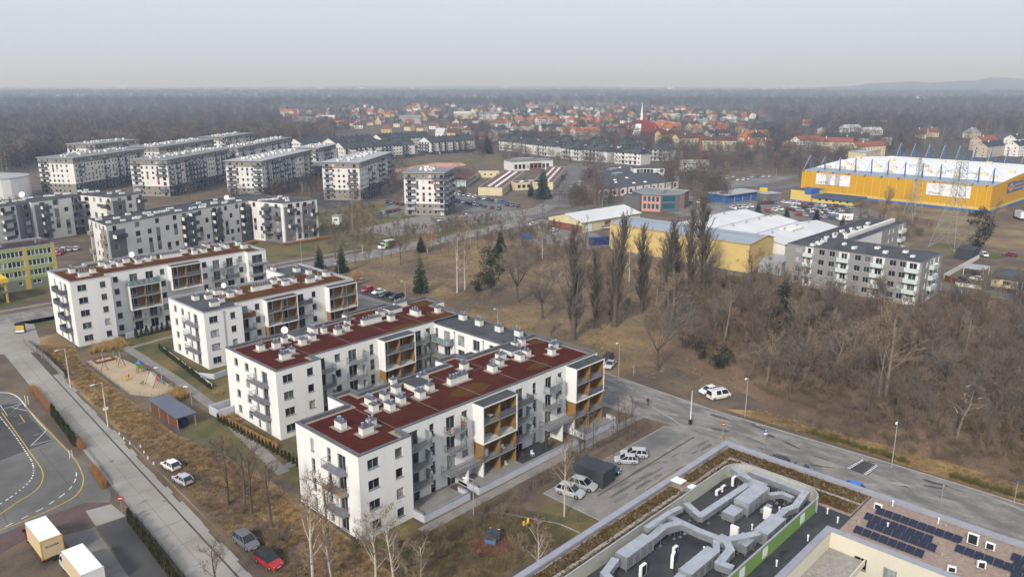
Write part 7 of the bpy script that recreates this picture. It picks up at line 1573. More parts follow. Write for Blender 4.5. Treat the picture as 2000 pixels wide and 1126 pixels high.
scatter_trees(10,[(240,395),(420,360),(640,340),(640,385),(500,372),(420,378)],('bare','birch','sapling'),(5,10),'bare courtyard tree between the slab blocks','courtyard trees among the slabs',7,8);scatter_trees(14,[(940,300),(975,300),(1010,312),(1300,330),(1330,345),(1280,340),(1000,325),(930,320)],('bare','round','sapling'),(5,9),'bare garden tree in front of the white villas','garden trees before the villas',8)
scatter_trees(9,[(1420,430),(1530,500),(1535,545),(1500,560),(1440,560)],('bare','sapling','thicket'),(4,8),'bare tree in the corner between yellow hall and grey block','trees by the yellow hall corner',9,4);scatter_trees(12,[(1480,560),(1640,600),(1800,620),(1840,640),(1600,660),(1480,640)],('thicket','bare','round'),(5,9),'bare tree at the foot of the grey apartment block','trees at the foot of the grey block',10,5);scatter_trees(14,[(1880,560),(2000,575),(2000,640),(1850,620)],('thicket','round','pale'),(4,8),'bare bush below the plots at the right edge','bushes below the plots',11,4);scatter_trees(10,[(0,405),(60,400),(60,420),(0,430)],('bare',),(5,8),'bare tree behind the grey-and-white left block','trees behind the left block',12,5)
scatter_trees(12,[(1090,395),(1200,392),(1290,402),(1230,405),(1110,412)],('sapling','birch','thicket'),(4,9),'thin bare tree along the road behind the white hall','trees along the road behind the white hall',13,5);scatter_trees(14,[(1640,425),(1780,430),(1800,445),(1720,460),(1650,450)],('thicket','bare','thicket'),(3,7),'bare bush between the yellow hall and the grey block','bushes before the yellow hall',14,4)
# shrubs, hedges and tall grass near the houses
def row_of(n,a,b,kind,hts,label,group,seed,name=None,jit=.25,cat='shrub',wide=1.0):
 rnd=random.Random(seed)
 for i in range(n):
  t=(i+.5)/n;x,y=a[0]+(b[0]-a[0])*t+rnd.uniform(-jit,jit),a[1]+(b[1]-a[1])*t+rnd.uniform(-jit,jit);plant(kind,x,y,rnd.uniform(*hts),label,group=group,name=name,cat=cat,wide=wide)
row_of(26,(70,72.6),(112,73.0),'shrub',(1.0,1.7),'leafless shrub in the bed along the near block footpath','shrubs in the footpath bed',1,jit=.7,wide=1.3);row_of(16,(80.5,71.2),(111,71.0),'shrub',(.8,1.4),'leafless shrub in the bed behind the parked cars','shrubs behind the parking court',2,jit=.5,wide=1.3)
row_of(9,(88.8,73.6),(97.4,74.4),'sapling',(5,8.5),'thin bare sapling in front of the near block facade','saplings before the near facade',3,name='bare_tree',jit=.6,cat='tree',wide=.7);row_of(8,(101,73.5),(109,74.2),'sapling',(4.5,8),'thin bare sapling before the end loggias of the near block','saplings before the end loggias',4,name='bare_tree',jit=.7,cat='tree',wide=.7)
row_of(26,(47,77),(66,60),'thicket',(1.6,4.0),'olive-brown bush in the rough corner below the near block','bushes below the near block',5,jit=4.5,cat='bush',wide=1.1);row_of(12,(56,71),(75,71),'thicket',(1.2,2.4),'low olive bush under the near block garden wall','bushes under the garden wall',6,jit=1.6,cat='bush')
row_of(14,(43,74),(47,104),'thicket',(1.5,3.6),'brown bush among the verge trees by the street','bushes on the street verge',7,jit=1.6,cat='bush')
def gn_scatter(name,pts,protos,label,cat,smin,smax,seed=0,kind='stuff'):
 me=bpy.data.meshes.new(name);me.from_pydata(pts,[],[]);o=bpy.data.objects.new(name,me);link(o);tag(o,label,cat,kind=kind)
 col=bpy.data.collections.new(name+'_sources')
 for i,pm in enumerate(protos):po=bpy.data.objects.new(f'{name}_source',pm);col.objects.link(po)
 ng=bpy.data.node_groups.new(name,'GeometryNodeTree');ng.interface.new_socket('Geometry',in_out='INPUT',socket_type='NodeSocketGeometry');ng.interface.new_socket('Geometry',in_out='OUTPUT',socket_type='NodeSocketGeometry')
 gi,go=ng.nodes.new('NodeGroupInput'),ng.nodes.new('NodeGroupOutput');ci=ng.nodes.new('GeometryNodeCollectionInfo');ci.inputs['Collection'].default_value=col;ci.inputs['Separate Children'].default_value=True;ci.inputs['Reset Children'].default_value=True
 ip=ng.nodes.new('GeometryNodeInstanceOnPoints');ip.inputs['Pick Instance'].default_value=True
 rr=ng.nodes.new('FunctionNodeRandomValue');rr.data_type='FLOAT_VECTOR';rr.inputs[0].default_value=(0,0,0);rr.inputs[1].default_value=(.06,.06,6.283);rr.inputs['Seed'].default_value=seed
 rs=ng.nodes.new('FunctionNodeRandomValue');rs.data_type='FLOAT';rs.inputs[2].default_value=smin;rs.inputs[3].default_value=smax;rs.inputs['Seed'].default_value=seed+1
 L=ng.links;L.new(gi.outputs[0],ip.inputs['Points']);L.new(ci.outputs[0],ip.inputs['Instance']);L.new(rr.outputs[0],ip.inputs['Rotation']);L.new(rs.outputs[1],ip.inputs['Scale']);L.new(ip.outputs[0],go.inputs[0])
 md=o.modifiers.new('scatter','NODES');md.node_group=ng;return o
thj=MB();r9=random.Random(4)
for i in range(150):
 z=1.6*r9.random();rr=.36*(1-z/1.75)*r9.uniform(.75,1.1)+.03;a=r9.uniform(0,6.283);p=Vector((rr*math.cos(a),rr*math.sin(a),z));sliver(thj,p,p+Vector((math.cos(a)*.1,math.sin(a)*.1,.28)),.075,0,r9)
thj.cyl(0,0,0,.30,1.5,.04,7);thj_me=thj.mesh('foliage',['thuja'])
def thuja_row(n,a,b,label,group,h=1.0):
 for i in range(n):
  t=i/max(1,n-1);x,y=a[0]+(b[0]-a[0])*t,a[1]+(b[1]-a[1])*t;o=inst('thuja_shrub',thj_me,None,(x,y,0),i*1.7,sc=h*random.Random(i).uniform(.85,1.15));tag(o,label,'shrub',group)
thuja_row(44,(32.9,107.4),(31.0,82),'small dark thuja in the row along the depot fence','thujas along the depot fence');thuja_row(22,(37.2,156),(35.7,138.5),'small dark thuja in the middle hedge along the street','thujas in the middle street hedge',1.1);thuja_row(12,(66,191.3),(80.5,192.4),'small dark thuja before the five-storey block garden wall','thujas before the garden wall',1.3);thuja_row(34,(66.4,178.5),(63.5,146.5),'low dark conifer in the hedge beside the sand playground path','hedge conifers beside the path',.75);thuja_row(26,(57.4,130.5),(58.4,101),'small dark conifer along the timber garden fence','conifers along the timber fence',.8)
tf=[tuft(300+i,1.0,.8,90,.022,.5)for i in range(2)];tuft_b=tf[0].mesh('blades',['reed_grass']);tuft_h=tf[1].mesh('blades',['beech_hedge'])
def tuft_patch(n,poly,me,hts,label,group,seed,name='grass_tussock',cat='grass',sc=1.4):
 rnd=random.Random(seed);xs,ys=[p[0]for p in poly],[p[1]for p in poly];k=0;pts=[]
 while k<n:
  x,y=rnd.uniform(min(xs),max(xs)),rnd.uniform(min(ys),max(ys));c=False
  for i in range(len(poly)):
   (x0,y0),(x1,y1)=poly[i-1],poly[i]
   if(y0>y)!=(y1>y)and x<(x1-x0)*(y-y0)/(y1-y0)+x0:c=not c
  if not c:continue
  pts.append((x,y,0));k+=1
 gn_scatter(name,pts,[me],label,cat,hts[0]*1.1,hts[1]*1.1,seed)
tuft_patch(60,[(54.2,186.5),(57.0,192.6),(63.5,192.2),(62,185)],tuft_b,(.9,1.5),'golden ornamental grass tussock under the five-storey block','golden tussocks by the block corner',1);tuft_patch(40,[(52,148),(58.5,150.5),(59,146),(54,144)],tuft_b,(1.0,1.7),'golden ornamental grass tussock beside the bin shelter','golden tussocks by the bin shelter',2);tuft_patch(70,[(62.5,136),(63,144),(76,142),(74,136.5)],tuft_b,(.8,1.6),'golden ornamental grass tussock between path and parked truck','golden tussocks by the truck',3);tuft_patch(24,[(57.8,126),(59.4,133),(60.8,133),(60.2,126)],tuft_b,(.5,.9),'pale tussock along the garden path by the near block','pale tussocks along the path',4)
def hedge_row(n,a,b,label,group,seed,w=.9):
 rnd=random.Random(seed);m=MB();src=tf[1]
 for i in range(n*2):
  t=(i+.5)/n/2;cx,cy,h,q=a[0]+(b[0]-a[0])*t+rnd.uniform(-.2,.2),a[1]+(b[1]-a[1])*t,rnd.uniform(1.1,1.7),rnd.uniform(0,6);k=len(m.v);c,s=math.cos(q),math.sin(q)
  m.v+=[(cx+w*(x*c-y*s),cy+w*(x*s+y*c),z*h)for x,y,z in src.v];m.f+=[tuple(k+j for j in f)for f in src.f];m.m+=src.m
 t=thing('hedge',label,'hedge',((a[0]+b[0])/2,(a[1]+b[1])/2,0));m.build('foliage',['beech_hedge'],t)
hedge_row(26,(38.3,172.5),(37.3,157),'copper-leaved hedge along the upper street','copper hedge along the upper street',1);hedge_row(14,(34.6,127),(33.8,119.5),'copper-leaved hedge beside the depot gate','copper hedge beside the depot gate',2);hedge_row(10,(36.4,139.5),(36.0,136),'short copper-leaved hedge between the two thuja hedges','copper hedge between thujas',3)
hedge_row(60,(95,262.5),(146,279.5),'long brown hedge along the grey-and-white block','brown hedge along the block',4,1.6);hedge_row(26,(149,266.5),(170,266),'brown hedge before the projecting wing','brown hedge before the wing',5,1.5)
GS=[PRO['ever',1]]
row_of(34,(128.0,50),(128.0,33),'ever',(.9,1.4),'low yellow-green shrub along the lane kerb, farther run','yellow-green kerb shrubs, far',8,name='kerb_shrub',jit=.3,wide=1.2);row_of(46,(127.9,27),(128.2,2),'ever',(.9,1.4),'low yellow-green shrub along the lane kerb, nearer run','yellow-green kerb shrubs, near',9,name='kerb_shrub',jit=.3,wide=1.2)
row_of(18,(110.6,32),(109.8,8),'shrub',(1.2,1.9),'leafless shrub in the strip between flat roof and lane','shrubs between roof and lane',10,jit=.8)
for o in bpy.data.objects:
 if o.name.startswith('kerb_shrub'):
  for c in o.children:
   if c.name.startswith('crown'):c.data=PRO['ever',1][1]
# fallen-over dead tree
dd_=thing('dead_tree','broken dead tree with bleached bare wood in the thicket','tree',(*G(1868,862),0));m=MB();r8=random.Random(9);_,_,hh=hpx((1868,862),700);b0=Vector((dd_.location.x,dd_.location.y,0));tp,e=limb(m,r8,b0,(0,0,1),hh*.5,.24,.15,4,6,.1)
for k in range(6):limb(m,r8,on(tp,.55+.45*k/6),rdir(r8,Vector((0,0,1)),r8.uniform(.4,1.0)),hh*r8.uniform(.2,.4),.10,.02,4,4,.35)
m.build('trunk',['bark_pale'],dd_);m=MB();
for k in range(26):q=on(tp,r8.uniform(.5,1))+Vector((r8.uniform(-2,2),r8.uniform(-2,2),r8.uniform(0,2.5)));sliver(m,q,q+Vector((r8.uniform(-1,1),r8.uniform(-1,1),r8.uniform(.2,1))),.04,0,r8)
m.build('crown',['birch'],dd_)
# ---------------------------------------------------------------- scattered ground cover and far woods (geometry nodes on points)
def poly_pts(n,poly,seed,hole=None):
 rnd=random.Random(seed);xs,ys=[p[0]for p in poly],[p[1]for p in poly];out=[]
 def ins(P,x,y):
  c=False
  for i in range(len(P)):
   (x0,y0),(x1,y1)=P[i-1],P[i]
   if(y0>y)!=(y1>y)and x<(x1-x0)*(y-y0)/(y1-y0)+x0:c=not c
  return c
 while len(out)<n:
  x,y=rnd.uniform(min(xs),max(xs)),rnd.uniform(min(ys),max(ys))
  if ins(poly,x,y)and not(hole and any(ins(h,x,y)for h in hole)):out.append((x,y,0))
 return out
gt=[tuft(320+i,.45,.5,26,.014,.9).mesh('blades',[('dry_grass','dry_grass','reed_grass','meadow')[i]])for i in range(4)];gb2=[tuft(330+i,.7,.6,22,.012,.8).mesh('blades',[('twig','twig_olive','twig_pale')[i]])for i in range(3)]
mm_=[]
for i in range(4):
 q=MB();r7=random.Random(i)
 for k in range(14):p=Vector((r7.uniform(-.3,.3),r7.uniform(-.3,.3),0));sliver(q,p,p+Vector((r7.uniform(-.15,.15),r7.uniform(-.15,.15),r7.uniform(.04,.16))),.07,0,r7)
 mm_.append(q.mesh('moss',[('roof_moss','sedum_moss','green_shrub','bark_pale')[i]]))
gn_scatter('roof_moss_clumps',MOSS,mm_,'clumpy brown moss and stonecrop on the flat roof strips','moss',.5,1.4,9)
gn_scatter('rough_grass_tufts',poly_pts(5200,[(40,60),(40.5,82.5),(45,165),(45.6,205),(53,195),(50.5,184),(49.6,155),(49.2,130),(51.5,118),(51.5,78),(50,60)],1),gt,'dry yellow grass on the rough verge beside the street','grass',.5,1.5,1)
gn_scatter('meadow_tufts',poly_pts(9000,[(110,100),(130,94),(131,66),(200,100),(226,118),(228,222),(112,222),(130,200),(131,130)],2,[[(112,80),(129.5,80),(129.5,130),(135.5,163),(135.5,200),(112,206)]]),gt+gb2[:1],'dry brown grass on the open meadow','grass',.4,1.2,2)
gn_scatter('undergrowth',poly_pts(6500,[(138,60),(129.6,50),(129.6,-40),(250,-40),(246,52),(226,60),(224,116),(190,118),(160,100),(146,82)],3),gb2+[PRO['shrub',0][1],PRO['shrub',2][1]],'dense leafless undergrowth in the thicket','undergrowth',.6,1.7,3)
def joined(k,mt):
 a=bmesh.new();a.from_mesh(PRO[k][0]);n=len(a.faces);a.from_mesh(PRO[k][1]);a.faces.ensure_lookup_table()
 for f in a.faces[n:]:f.material_index=1
 me=bpy.data.meshes.new('tree');a.to_mesh(me);a.free();me.materials.append(PRO[k][0].materials[0]);me.materials.append(MAT[mt]);return me
JT=[joined(('bare',1),'twig_grey'),joined(('bare',3),'twig'),joined(('sapling',0),'twig'),joined(('thicket',1),'twig_olive'),joined(('thicket',0),'twig'),joined(('sapling',2),'twig_pale')]
gn_scatter('thicket_growth',poly_pts(800,[(146,80),(143,62),(141,40),(137,-40),(250,-40),(248,52),(226,60),(224,112),(190,114),(162,98)],6),JT,'tangle of bare young trees filling the thicket','woodland',.6,1.15,6)
gn_scatter('roadside_growth',poly_pts(150,GL([(640,470),(760,445),(900,440),(1000,430),(1010,445),(900,460),(760,488),(640,508)]),8,[[(100,222),(300,222),(300,236),(250,240),(100,236)]])+poly_pts(140,GL([(620,425),(720,400),(760,430),(700,455),(630,470)]),9)+poly_pts(160,GL([(1010,440),(1120,470),(1220,500),(1200,560),(1080,560),(990,500)]),10)+poly_pts(260,GL([(880,432),(1060,424),(1110,440),(1060,470),(960,470),(860,462)]),14,[[(100,222),(300,222),(300,262),(250,242),(100,236)]])+poly_pts(170,GL([(1640,428),(1790,432),(1830,455),(1760,478),(1700,470),(1650,452)]),15)+poly_pts(120,GL([(1380,560),(1500,555),(1540,570),(1500,620),(1390,600)]),12),JT[2:]+[PRO['shrub',0][1]],'bare scrub along the main road and meadow edge','undergrowth',.4,.9,7)
gn_scatter('lawn_tufts',poly_pts(2500,[(50,60),(60,60),(74,60),(74,70),(56,76),(52,76)],4),gt[:2]+gb2,'rough grass below the near apartment block','grass',.5,1.4,4)
gn_scatter('verge_tufts',poly_pts(1500,[(126.8,62),(131,62),(133,30),(131,-20),(126.8,-20)],5),gt,'dry grass along the lane verge','grass',.4,1.1,5)
def wood_proto(seed,H,n,mt,w=.09,cone=False,leanr=.32):
 rnd=random.Random(seed);m=MB();m.tube((0,0,-.2),(0,0,H*.7),H*.014,H*.006,3)
 for i in range(n):
  t=rnd.uniform(.28,1);r=H*leanr*math.sqrt(max(0,1-((t-.58)/.46)**2))if not cone else H*.22*(1.05-t);a=rnd.uniform(0,6.283);rr=r*math.sqrt(rnd.random());p=Vector((rr*math.cos(a),rr*math.sin(a),H*t));d=Vector((math.cos(a)*.6,math.sin(a)*.6,rnd.uniform(.3,1.1)))if not cone else Vector((math.cos(a),math.sin(a),-.35));sliver(m,p,p+d*H*rnd.uniform(.05,.13),w*rnd.uniform(.5,1.4),0,rnd)
 return m.mesh('tree',[mt])
mat('far_twig',(0.058,0.048,0.046),fine=0.35,fscale=.2,c2=(0.10,0.078,0.066),scale=0.03);mat('far_twig_red',(0.115,0.070,0.052),fine=0.2,fscale=.2);mat('far_twig_pale',(0.17,0.145,0.12),fine=0.2,fscale=.2)
mat('far_birch',(0.42,0.38,0.34),fine=.2,fscale=.3)
def birchy(seed,H):
 rnd=random.Random(seed);a=wood_proto(seed,H,150,'far_twig_pale',.12,leanr=.2);m=MB();m.tube((0,0,0),(rnd.uniform(-.6,.6),rnd.uniform(-.6,.6),H*.8),.17,.07,4);a.materials.append(MAT['far_birch']);b=m.mesh('stem',['far_birch']);bmx=bmesh.new();bmx.from_mesh(a);n=len(bmx.faces);bmx.from_mesh(b);bmx.faces.ensure_lookup_table()
 for f in bmx.faces[n:]:f.material_index=1
 bmx.to_mesh(a);bmx.free();return a
WP=[birchy(7,16),wood_proto(1,14,260,'far_twig',.16),wood_proto(2,15,280,'far_twig',.16),wood_proto(3,13,240,'far_twig',.17,leanr=.38),wood_proto(4,15,260,'far_twig_red',.16),wood_proto(5,16,200,'far_twig_pale',.13,leanr=.22),wood_proto(6,14,300,'far_twig',.18)]
# ================================================================ village
def house_mesh(lx,ly,ev,rg,hip=0.0):
 w=MB();w.box(-lx/2,-ly/2,-.2,lx/2,ly/2,ev)
 if not hip:
  for s in(-1,1):w.face([(s*lx/2,-s*ly/2,ev),(s*lx/2,s*ly/2,ev),(s*lx/2,0,rg-.1)])
 r=MB();k=.45;a,b,e=lx/2+k,ly/2+k,ev-.25;h=hip*lx/2
 r.face([(-a,-b,e),(a,-b,e),(a-h,0,rg),(-a+h,0,rg)]);r.face([(a,b,e),(-a,b,e),(-a+h,0,rg),(a-h,0,rg)])
 if hip:r.face([(a,-b,e),(a,b,e),(a-h,0,rg)]);r.face([(-a,b,e),(-a,-b,e),(-a+h,0,rg)])
 for(p,q)in(((-a,-b),(a,-b)),((a,-b),(a,b)),((a,b),(-a,b)),((-a,b),(-a,-b))):
  if hip or p[1]==q[1]:r.face([(*p,e-.18),(*q,e-.18),(*q,e),(*p,e)])
 return w.mesh('wall',['objwall']),r.mesh('roof',['objroof'])
HS={'gable':(11,9.5,4.6,9.6,0),'tall':(11,10,5.8,11.2,0),'hip':(12,10.5,5.4,9.6,.75),'cube':(11,10,6.4,7.0,.9),'row':(30,10,6.0,9.6,0),'villa':(14,12,6,11.5,.6),'block':(34,11,9.5,13.0,0)}
HM={k:house_mesh(*v)for k,v in HS.items()}
chm=MB();chm.box(-.35,-.35,0,.35,.35,2.0);ch_me=chm.mesh('chimney',['brick_red']);cw_me=MB();cw_me.box(-.35,-.35,0,.35,.35,2.0);cw_me=cw_me.mesh('chimney',['chimney_white'])
wv=MB();wv.box(-.6,-.04,-.7,.6,.0,.7,0);wv.face([(-.5,-.045,-.6),(.5,-.045,-.6),(.5,-.045,.6),(-.5,-.045,.6)],1);wv_me=wv.mesh('window',['frame_white','pane_far'])
RC={'orange':(.33,.125,.06),'red':(.23,.085,.06),'brown':(.105,.055,.042),'dark grey':(.05,.052,.06),'maroon':(.15,.075,.066),'grey':(.20,.205,.215),'pale':(.45,.45,.44)}
WC={'white':(.70,.69,.66),'cream':(.62,.53,.36),'yellow':(.58,.43,.17),'grey':(.34,.33,.31),'beige':(.46,.40,.31),'pink':(.50,.36,.30)}
def house(x,y,ang,kind,wall,roof,label,group=None,sc=1.0,wins=True,name='village_house',cat='house'):
 lx,ly,ev,rg,hip=HS[kind];t=thing(name,label,cat,(x,y,0),ang,group);t.scale=(sc,sc,sc);inst('wall',HM[kind][0],t,color=WC[wall]);ro=inst('roof',HM[kind][1],t,color=RC[roof]);inst('chimney',ch_me if roof in('orange','red','brown','maroon')and int(x)%2 else cw_me,ro,(lx*.18,ly*.1,rg-1.1))
 if wins:
  n=max(2,int(lx/3.6));fl=max(1,int(ev/2.7))
# the two sides turned to the viewer
  for f in range(fl):
   zz=1.5+f*2.75
   for side in range(4):
    a=ang+(-math.pi/2,0,math.pi/2,math.pi)[side];
    if math.cos(a)*-x+math.sin(a)*-y<.25*math.hypot(x,y):continue
    if side in(0,2):
     for i in range(n):inst('window',wv_me,t,((-lx/2+lx*(i+.5)/n),(-ly/2-.01)if side==0 else ly/2+.01,zz),0 if side==0 else math.pi)
    else:
     for i in range(2):inst('window',wv_me,t,(lx/2+.01 if side==1 else-lx/2-.01,-ly/4+i*ly/2,zz),math.pi/2 if side==1 else-math.pi/2)
     if f==fl-1 and not hip:inst('window',wv_me,t,(lx/2+.01 if side==1 else-lx/2-.01,0,ev+1.2),math.pi/2 if side==1 else-math.pi/2)
 return t
def hpxl(px,py,kind,wall,roof,ang=None,label=None,sc=1.0,**k):
 x,y=G(px,py);used.append((x,y,16*sc if kind in('row','block')else 11*sc));rr=random.Random(int(px*7+py));house(x,y,R(ang if ang is not None else rr.choice((20,60,100,130,150))),kind,wall,roof,label,sc=sc,**k)
for a in[(630,245,'gable','cream','brown',100,'cream gabled house with brown roof at the left end of the village'),(600,240,'row','white','grey',140,'long pale house at the left end of the village'),(583,239,'gable','cream','maroon',100,'cream gabled house left of the long pale one'),(562,222,'row','cream','orange',140,'long cream terrace with orange roof at the village left edge'),(560,228,'cube','white','pale',30,'white cube house at the village left edge'),(585,228,'cube','white','brown',30,'white flat house below the orange terrace'),(637,236,'row','white','pale',140,'long white flat building behind the left gardens'),(695,243,'tall','white','dark grey',100,'bright white house with dark steep roof in the village left part'),(680,240,'tall','cream','dark grey',100,'cream steep house beside the bright white one'),(700,251,'hip','white','maroon',150,'white house with flat maroon roof below the bright white house'),(755,259,'hip','yellow','red',150,'small yellow house with red roof below the gardens'),(748,229,'row','cream','orange',130,'row of cream terraced houses with white party walls'),(778,248,'tall','cream','dark grey',110,'cream steep-gabled house left of the tall conifer'),(800,255,'tall','cream','brown',100,'cream gabled house with tall front right of the conifer'),(802,241,'block','grey','grey',130,'large house with broad grey-green roof'),(825,258,'tall','cream','maroon',100,'cream house with maroon roof, left of the brown-roof cluster'),(848,252,'gable','white','maroon',110,'white gabled house with maroon roof in the cluster, left'),(868,256,'gable','white','brown',110,'white gabled house with brown roof in the cluster, middle'),(888,254,'gable','white','brown',110,'white gabled house with brown roof in the cluster, right'),(905,252,'gable','white','maroon',130,'white house at the right end of the brown-roof cluster'),(862,266,'gable','white','pale',110,'white house with pale roof just above the gabled terrace'),(885,268,'tall','yellow','brown',110,'yellow gabled house just above the gabled terrace'),(915,262,'hip','white','maroon',110,'low white house with maroon roof behind the terrace end'),(940,278,'villa','pink','brown',140,'brownish old villa behind the dark spruce'),(965,275,'villa','pink','grey',140,'pink villa with grey roof left of the white villas'),(905,232,'block','cream','pale',150,'long cream apartment block in the middle of the village'),(955,233,'block','white','grey',150,'white apartment block with balconies in the middle of the village'),(978,229,'row','grey','pale',150,'grey flat block right of the white apartment block'),(1012,240,'tall','grey','orange',150,'old grey house with steep orange roof, left of the twins'),(1033,243,'tall','grey','orange',150,'old grey house with steep orange roof, right of the twins'),(1067,244,'block','white','orange',160,'long white building with orange roof above the flat shop'),(1085,238,'tall','yellow','brown',130,'yellow gabled house behind the long orange roof'),(980,262,'villa','beige','dark grey',150,'dark-roofed villa among the dark conifers'),(1075,256,'row','white','dark grey',160,'low white shop with long dark flat roof'),(1110,238,'row','cream','pale',150,'cream flat apartment row beside the church conifers'),(1135,243,'tall','grey','orange',150,'grey house with orange roof left of the conifer group'),(1150,246,'tall','grey','orange',150,'small house with vivid orange roof beside the conifer group'),(1106,267,'tall','beige','red',150,'beige gabled house with red roof behind the white villas'),(1142,271,'block','beige','orange',165,'long orange roof behind the white villas'),(1170,246,'tall','grey','orange',140,'bright orange roof left of the church'),(1310,278,'block','yellow','brown',160,'cream-yellow apartment house with brown mansard roof, left of the pair'),(1345,287,'block','cream','brown',160,'long cream apartment house with brown roof beside the brick chimney'),(1400,293,'block','cream','brown',120,'cream gabled apartment wing right of the brick chimney'),(1300,264,'block','pink','orange',150,'wide orange-roofed building right of the church'),(1285,256,'block','pink','orange',120,'second wide orange roof right of the church'),(1395,252,'villa','white','red',150,'white house with broad red roof in the village right part'),(1412,262,'villa','beige','red',150,'beige house with red roof below the broad one'),(1400,270,'row','white','dark grey',160,'dark-roofed house with dormers behind the cream wing'),(1455,278,'villa','cream','orange',150,'large cream house with orange hipped roof'),(1480,270,'row','beige','orange',160,'long low orange roof in the village right part'),(1478,278,'villa','cream','dark grey',150,'house with slate roof beside the large orange hipped one'),(1445,253,'gable','white','red',110,'white gabled house with dark red roof at the village right part'),(1425,240,'row','white','pale',150,'white flat modern row in the village right part'),(1350,234,'row','white','pale',150,'white flat modern row behind the church'),(1310,233,'row','white','pale',150,'white flat modern row right of the spire'),(1390,230,'villa','beige','orange',150,'house with orange roof at the far village edge'),(1465,293,'tall','cream','red',110,'small cream gable with red roof at the scrub edge'),(1495,294,'tall','beige','maroon',160,'pinkish-roofed house with small gable at the scrub edge'),(1540,290,'cube','beige','grey',20,'beige flat house with balcony at the scrub edge'),(1553,274,'tall','yellow','brown',110,'bright yellow gable behind the beige flat house'),(1575,292,'block','white','red',165,'long white house with red roof left of the yellow hall'),(1540,298,'gable','beige','maroon',110,'small beige gabled shed-house at the scrub edge'),(1625,296,'block','beige','red',110,'big old house with red half-hipped roof behind the first masts'),(1655,288,'villa','grey','dark grey',150,'dark old house right of the big red-roofed one'),(1640,238,'villa','white','orange',150,'white villa with orange roof standing high at the forest edge'),(1485,228,'villa','grey','orange',150,'half-hidden orange-roofed house at the forest edge'),(1450,236,'villa','white','orange',150,'white house with orange pyramid roof at the forest edge'),(1605,262,'cube','beige','pale',20,'beige cube house in the trees left of the white terraces'),(1660,258,'row','white','pale',160,'white terraced cubes among the trees, left'),(1700,264,'row','white','pale',160,'white terraced cubes among the trees, right'),(1715,248,'row','yellow','pale',160,'yellow flat house at the forest edge'),(1685,277,'gable','white','dark grey',110,'white gabled house with dark roof before the white cubes'),(1575,246,'gable','beige','orange',110,'orange roof deep in the trees'),(1730,282,'cube','beige','pale',20,'plain beige house behind the hall roof'),(1797,270,'tall','cream','brown',110,'old cream gabled house behind the hall masts, left'),(1820,267,'tall','cream','maroon',130,'old house with plum roof behind the hall masts'),(1897,269,'villa','cream','grey',150,'cream villa with grey roof in the trees at the right'),(1920,292,'block','beige','red',170,'long brick-red barn roof behind the hall masts'),(1985,288,'block','white','dark grey',170,'white house with dark hipped roof at the right edge'),(1930,305,'block','beige','dark grey',170,'long dark blue-grey roof behind the hall at the right'),(1990,303,'block','white','dark grey',170,'dark roofed house at the right edge behind the hall')]:hpxl(*a)
# painted annex by the hall roof
pb=thing('painted_house','cream corner house with red roof and blue mural behind the hall roof','house',(*G(1690,318),0));fr=Fr(G(1655,316),G(1690,319));f2=Fr(G(1690,319),G(1717,312));m=MB();facade(m,fr,-.2,8);facade(m,f2,-.2,8,[(3+k*5,4.2+k*5,3.5,5.5)for k in range(4)]);m.build('wall',['cream','reveal'],pb);m=MB();m.prism([fr(0,.3,0)[:2],fr(fr.L,.3,0)[:2],f2(f2.L,.3,0)[:2],fr(0,-20,0)[:2]],8.01,8.5);m.build('roof',['flash_pale'],pb);m=MB();fbox(m,fr,fr.L*.4,fr.L*.9,.01,.05,1.5,4.5);m.build('mural',['sign_blue'],pb)
hpxl(1690,306,'block','cream','red',160,'red roof rising behind the mural house')
# church
ch=thing('church','church with sweeping red tent roof, white front and slender white spire','church',(*G(1252,263),0));cx_,cy_=G(1252,263);m=MB();f=Fr(G(1235,263),G(1251,264));L_=f.L
m.face([f(0,0,0),f(L_,0,0),f(L_*.95,-2,14),f(L_*.3,-2,14)]);m.build('front_wall',['lamp_white'],ch);m=MB();ap=f(L_*.8,-4,21)
m.face([f(L_*.3-.5,-1.5,13.5),f(L_*.95+.3,-1.5,13.5),ap]);m.face([f(L_+.2,.2,0.5),f(L_+30,-6,3),f(L_+14,-8,14),ap]);m.face([f(L_+.2,.2,.5),ap,f(L_*.95+.3,-1.5,13.5)]);m.face([f(L_+30,-6,3),f(L_+26,-34,3),f(L_+14,-8,14)]);m.face([f(-.2,.2,.5),f(L_*.3-.5,-1.5,13.5),ap,f(-4,-22,12),f(-12,-12,2)]);m.face([ap,f(L_+14,-8,14),f(L_+26,-34,3),f(-4,-22,12)])
mat('church_red',(0.20,0.03,0.024),(0.16,0.024,0.02),scale=.2,fine=.1);m.build('roof',['church_red'],ch);m=MB();m.box(f(-14,-3,0)[0]-5,f(-14,-3,0)[1]-5,0,f(-14,-3,0)[0]+5,f(-14,-3,0)[1]+5,5);m.build('side_chapel',['brick_red'],ch)
m=MB();m.cyl(ap[0],ap[1],18,1.8,24,1.2,8);m.cyl(ap[0],ap[1],24,1.8,25,1.3,8);m.cyl(ap[0],ap[1],25,1.3,39,.12,8);m.build('spire',['lamp_white'],ch);used.append((cx_,cy_,45))
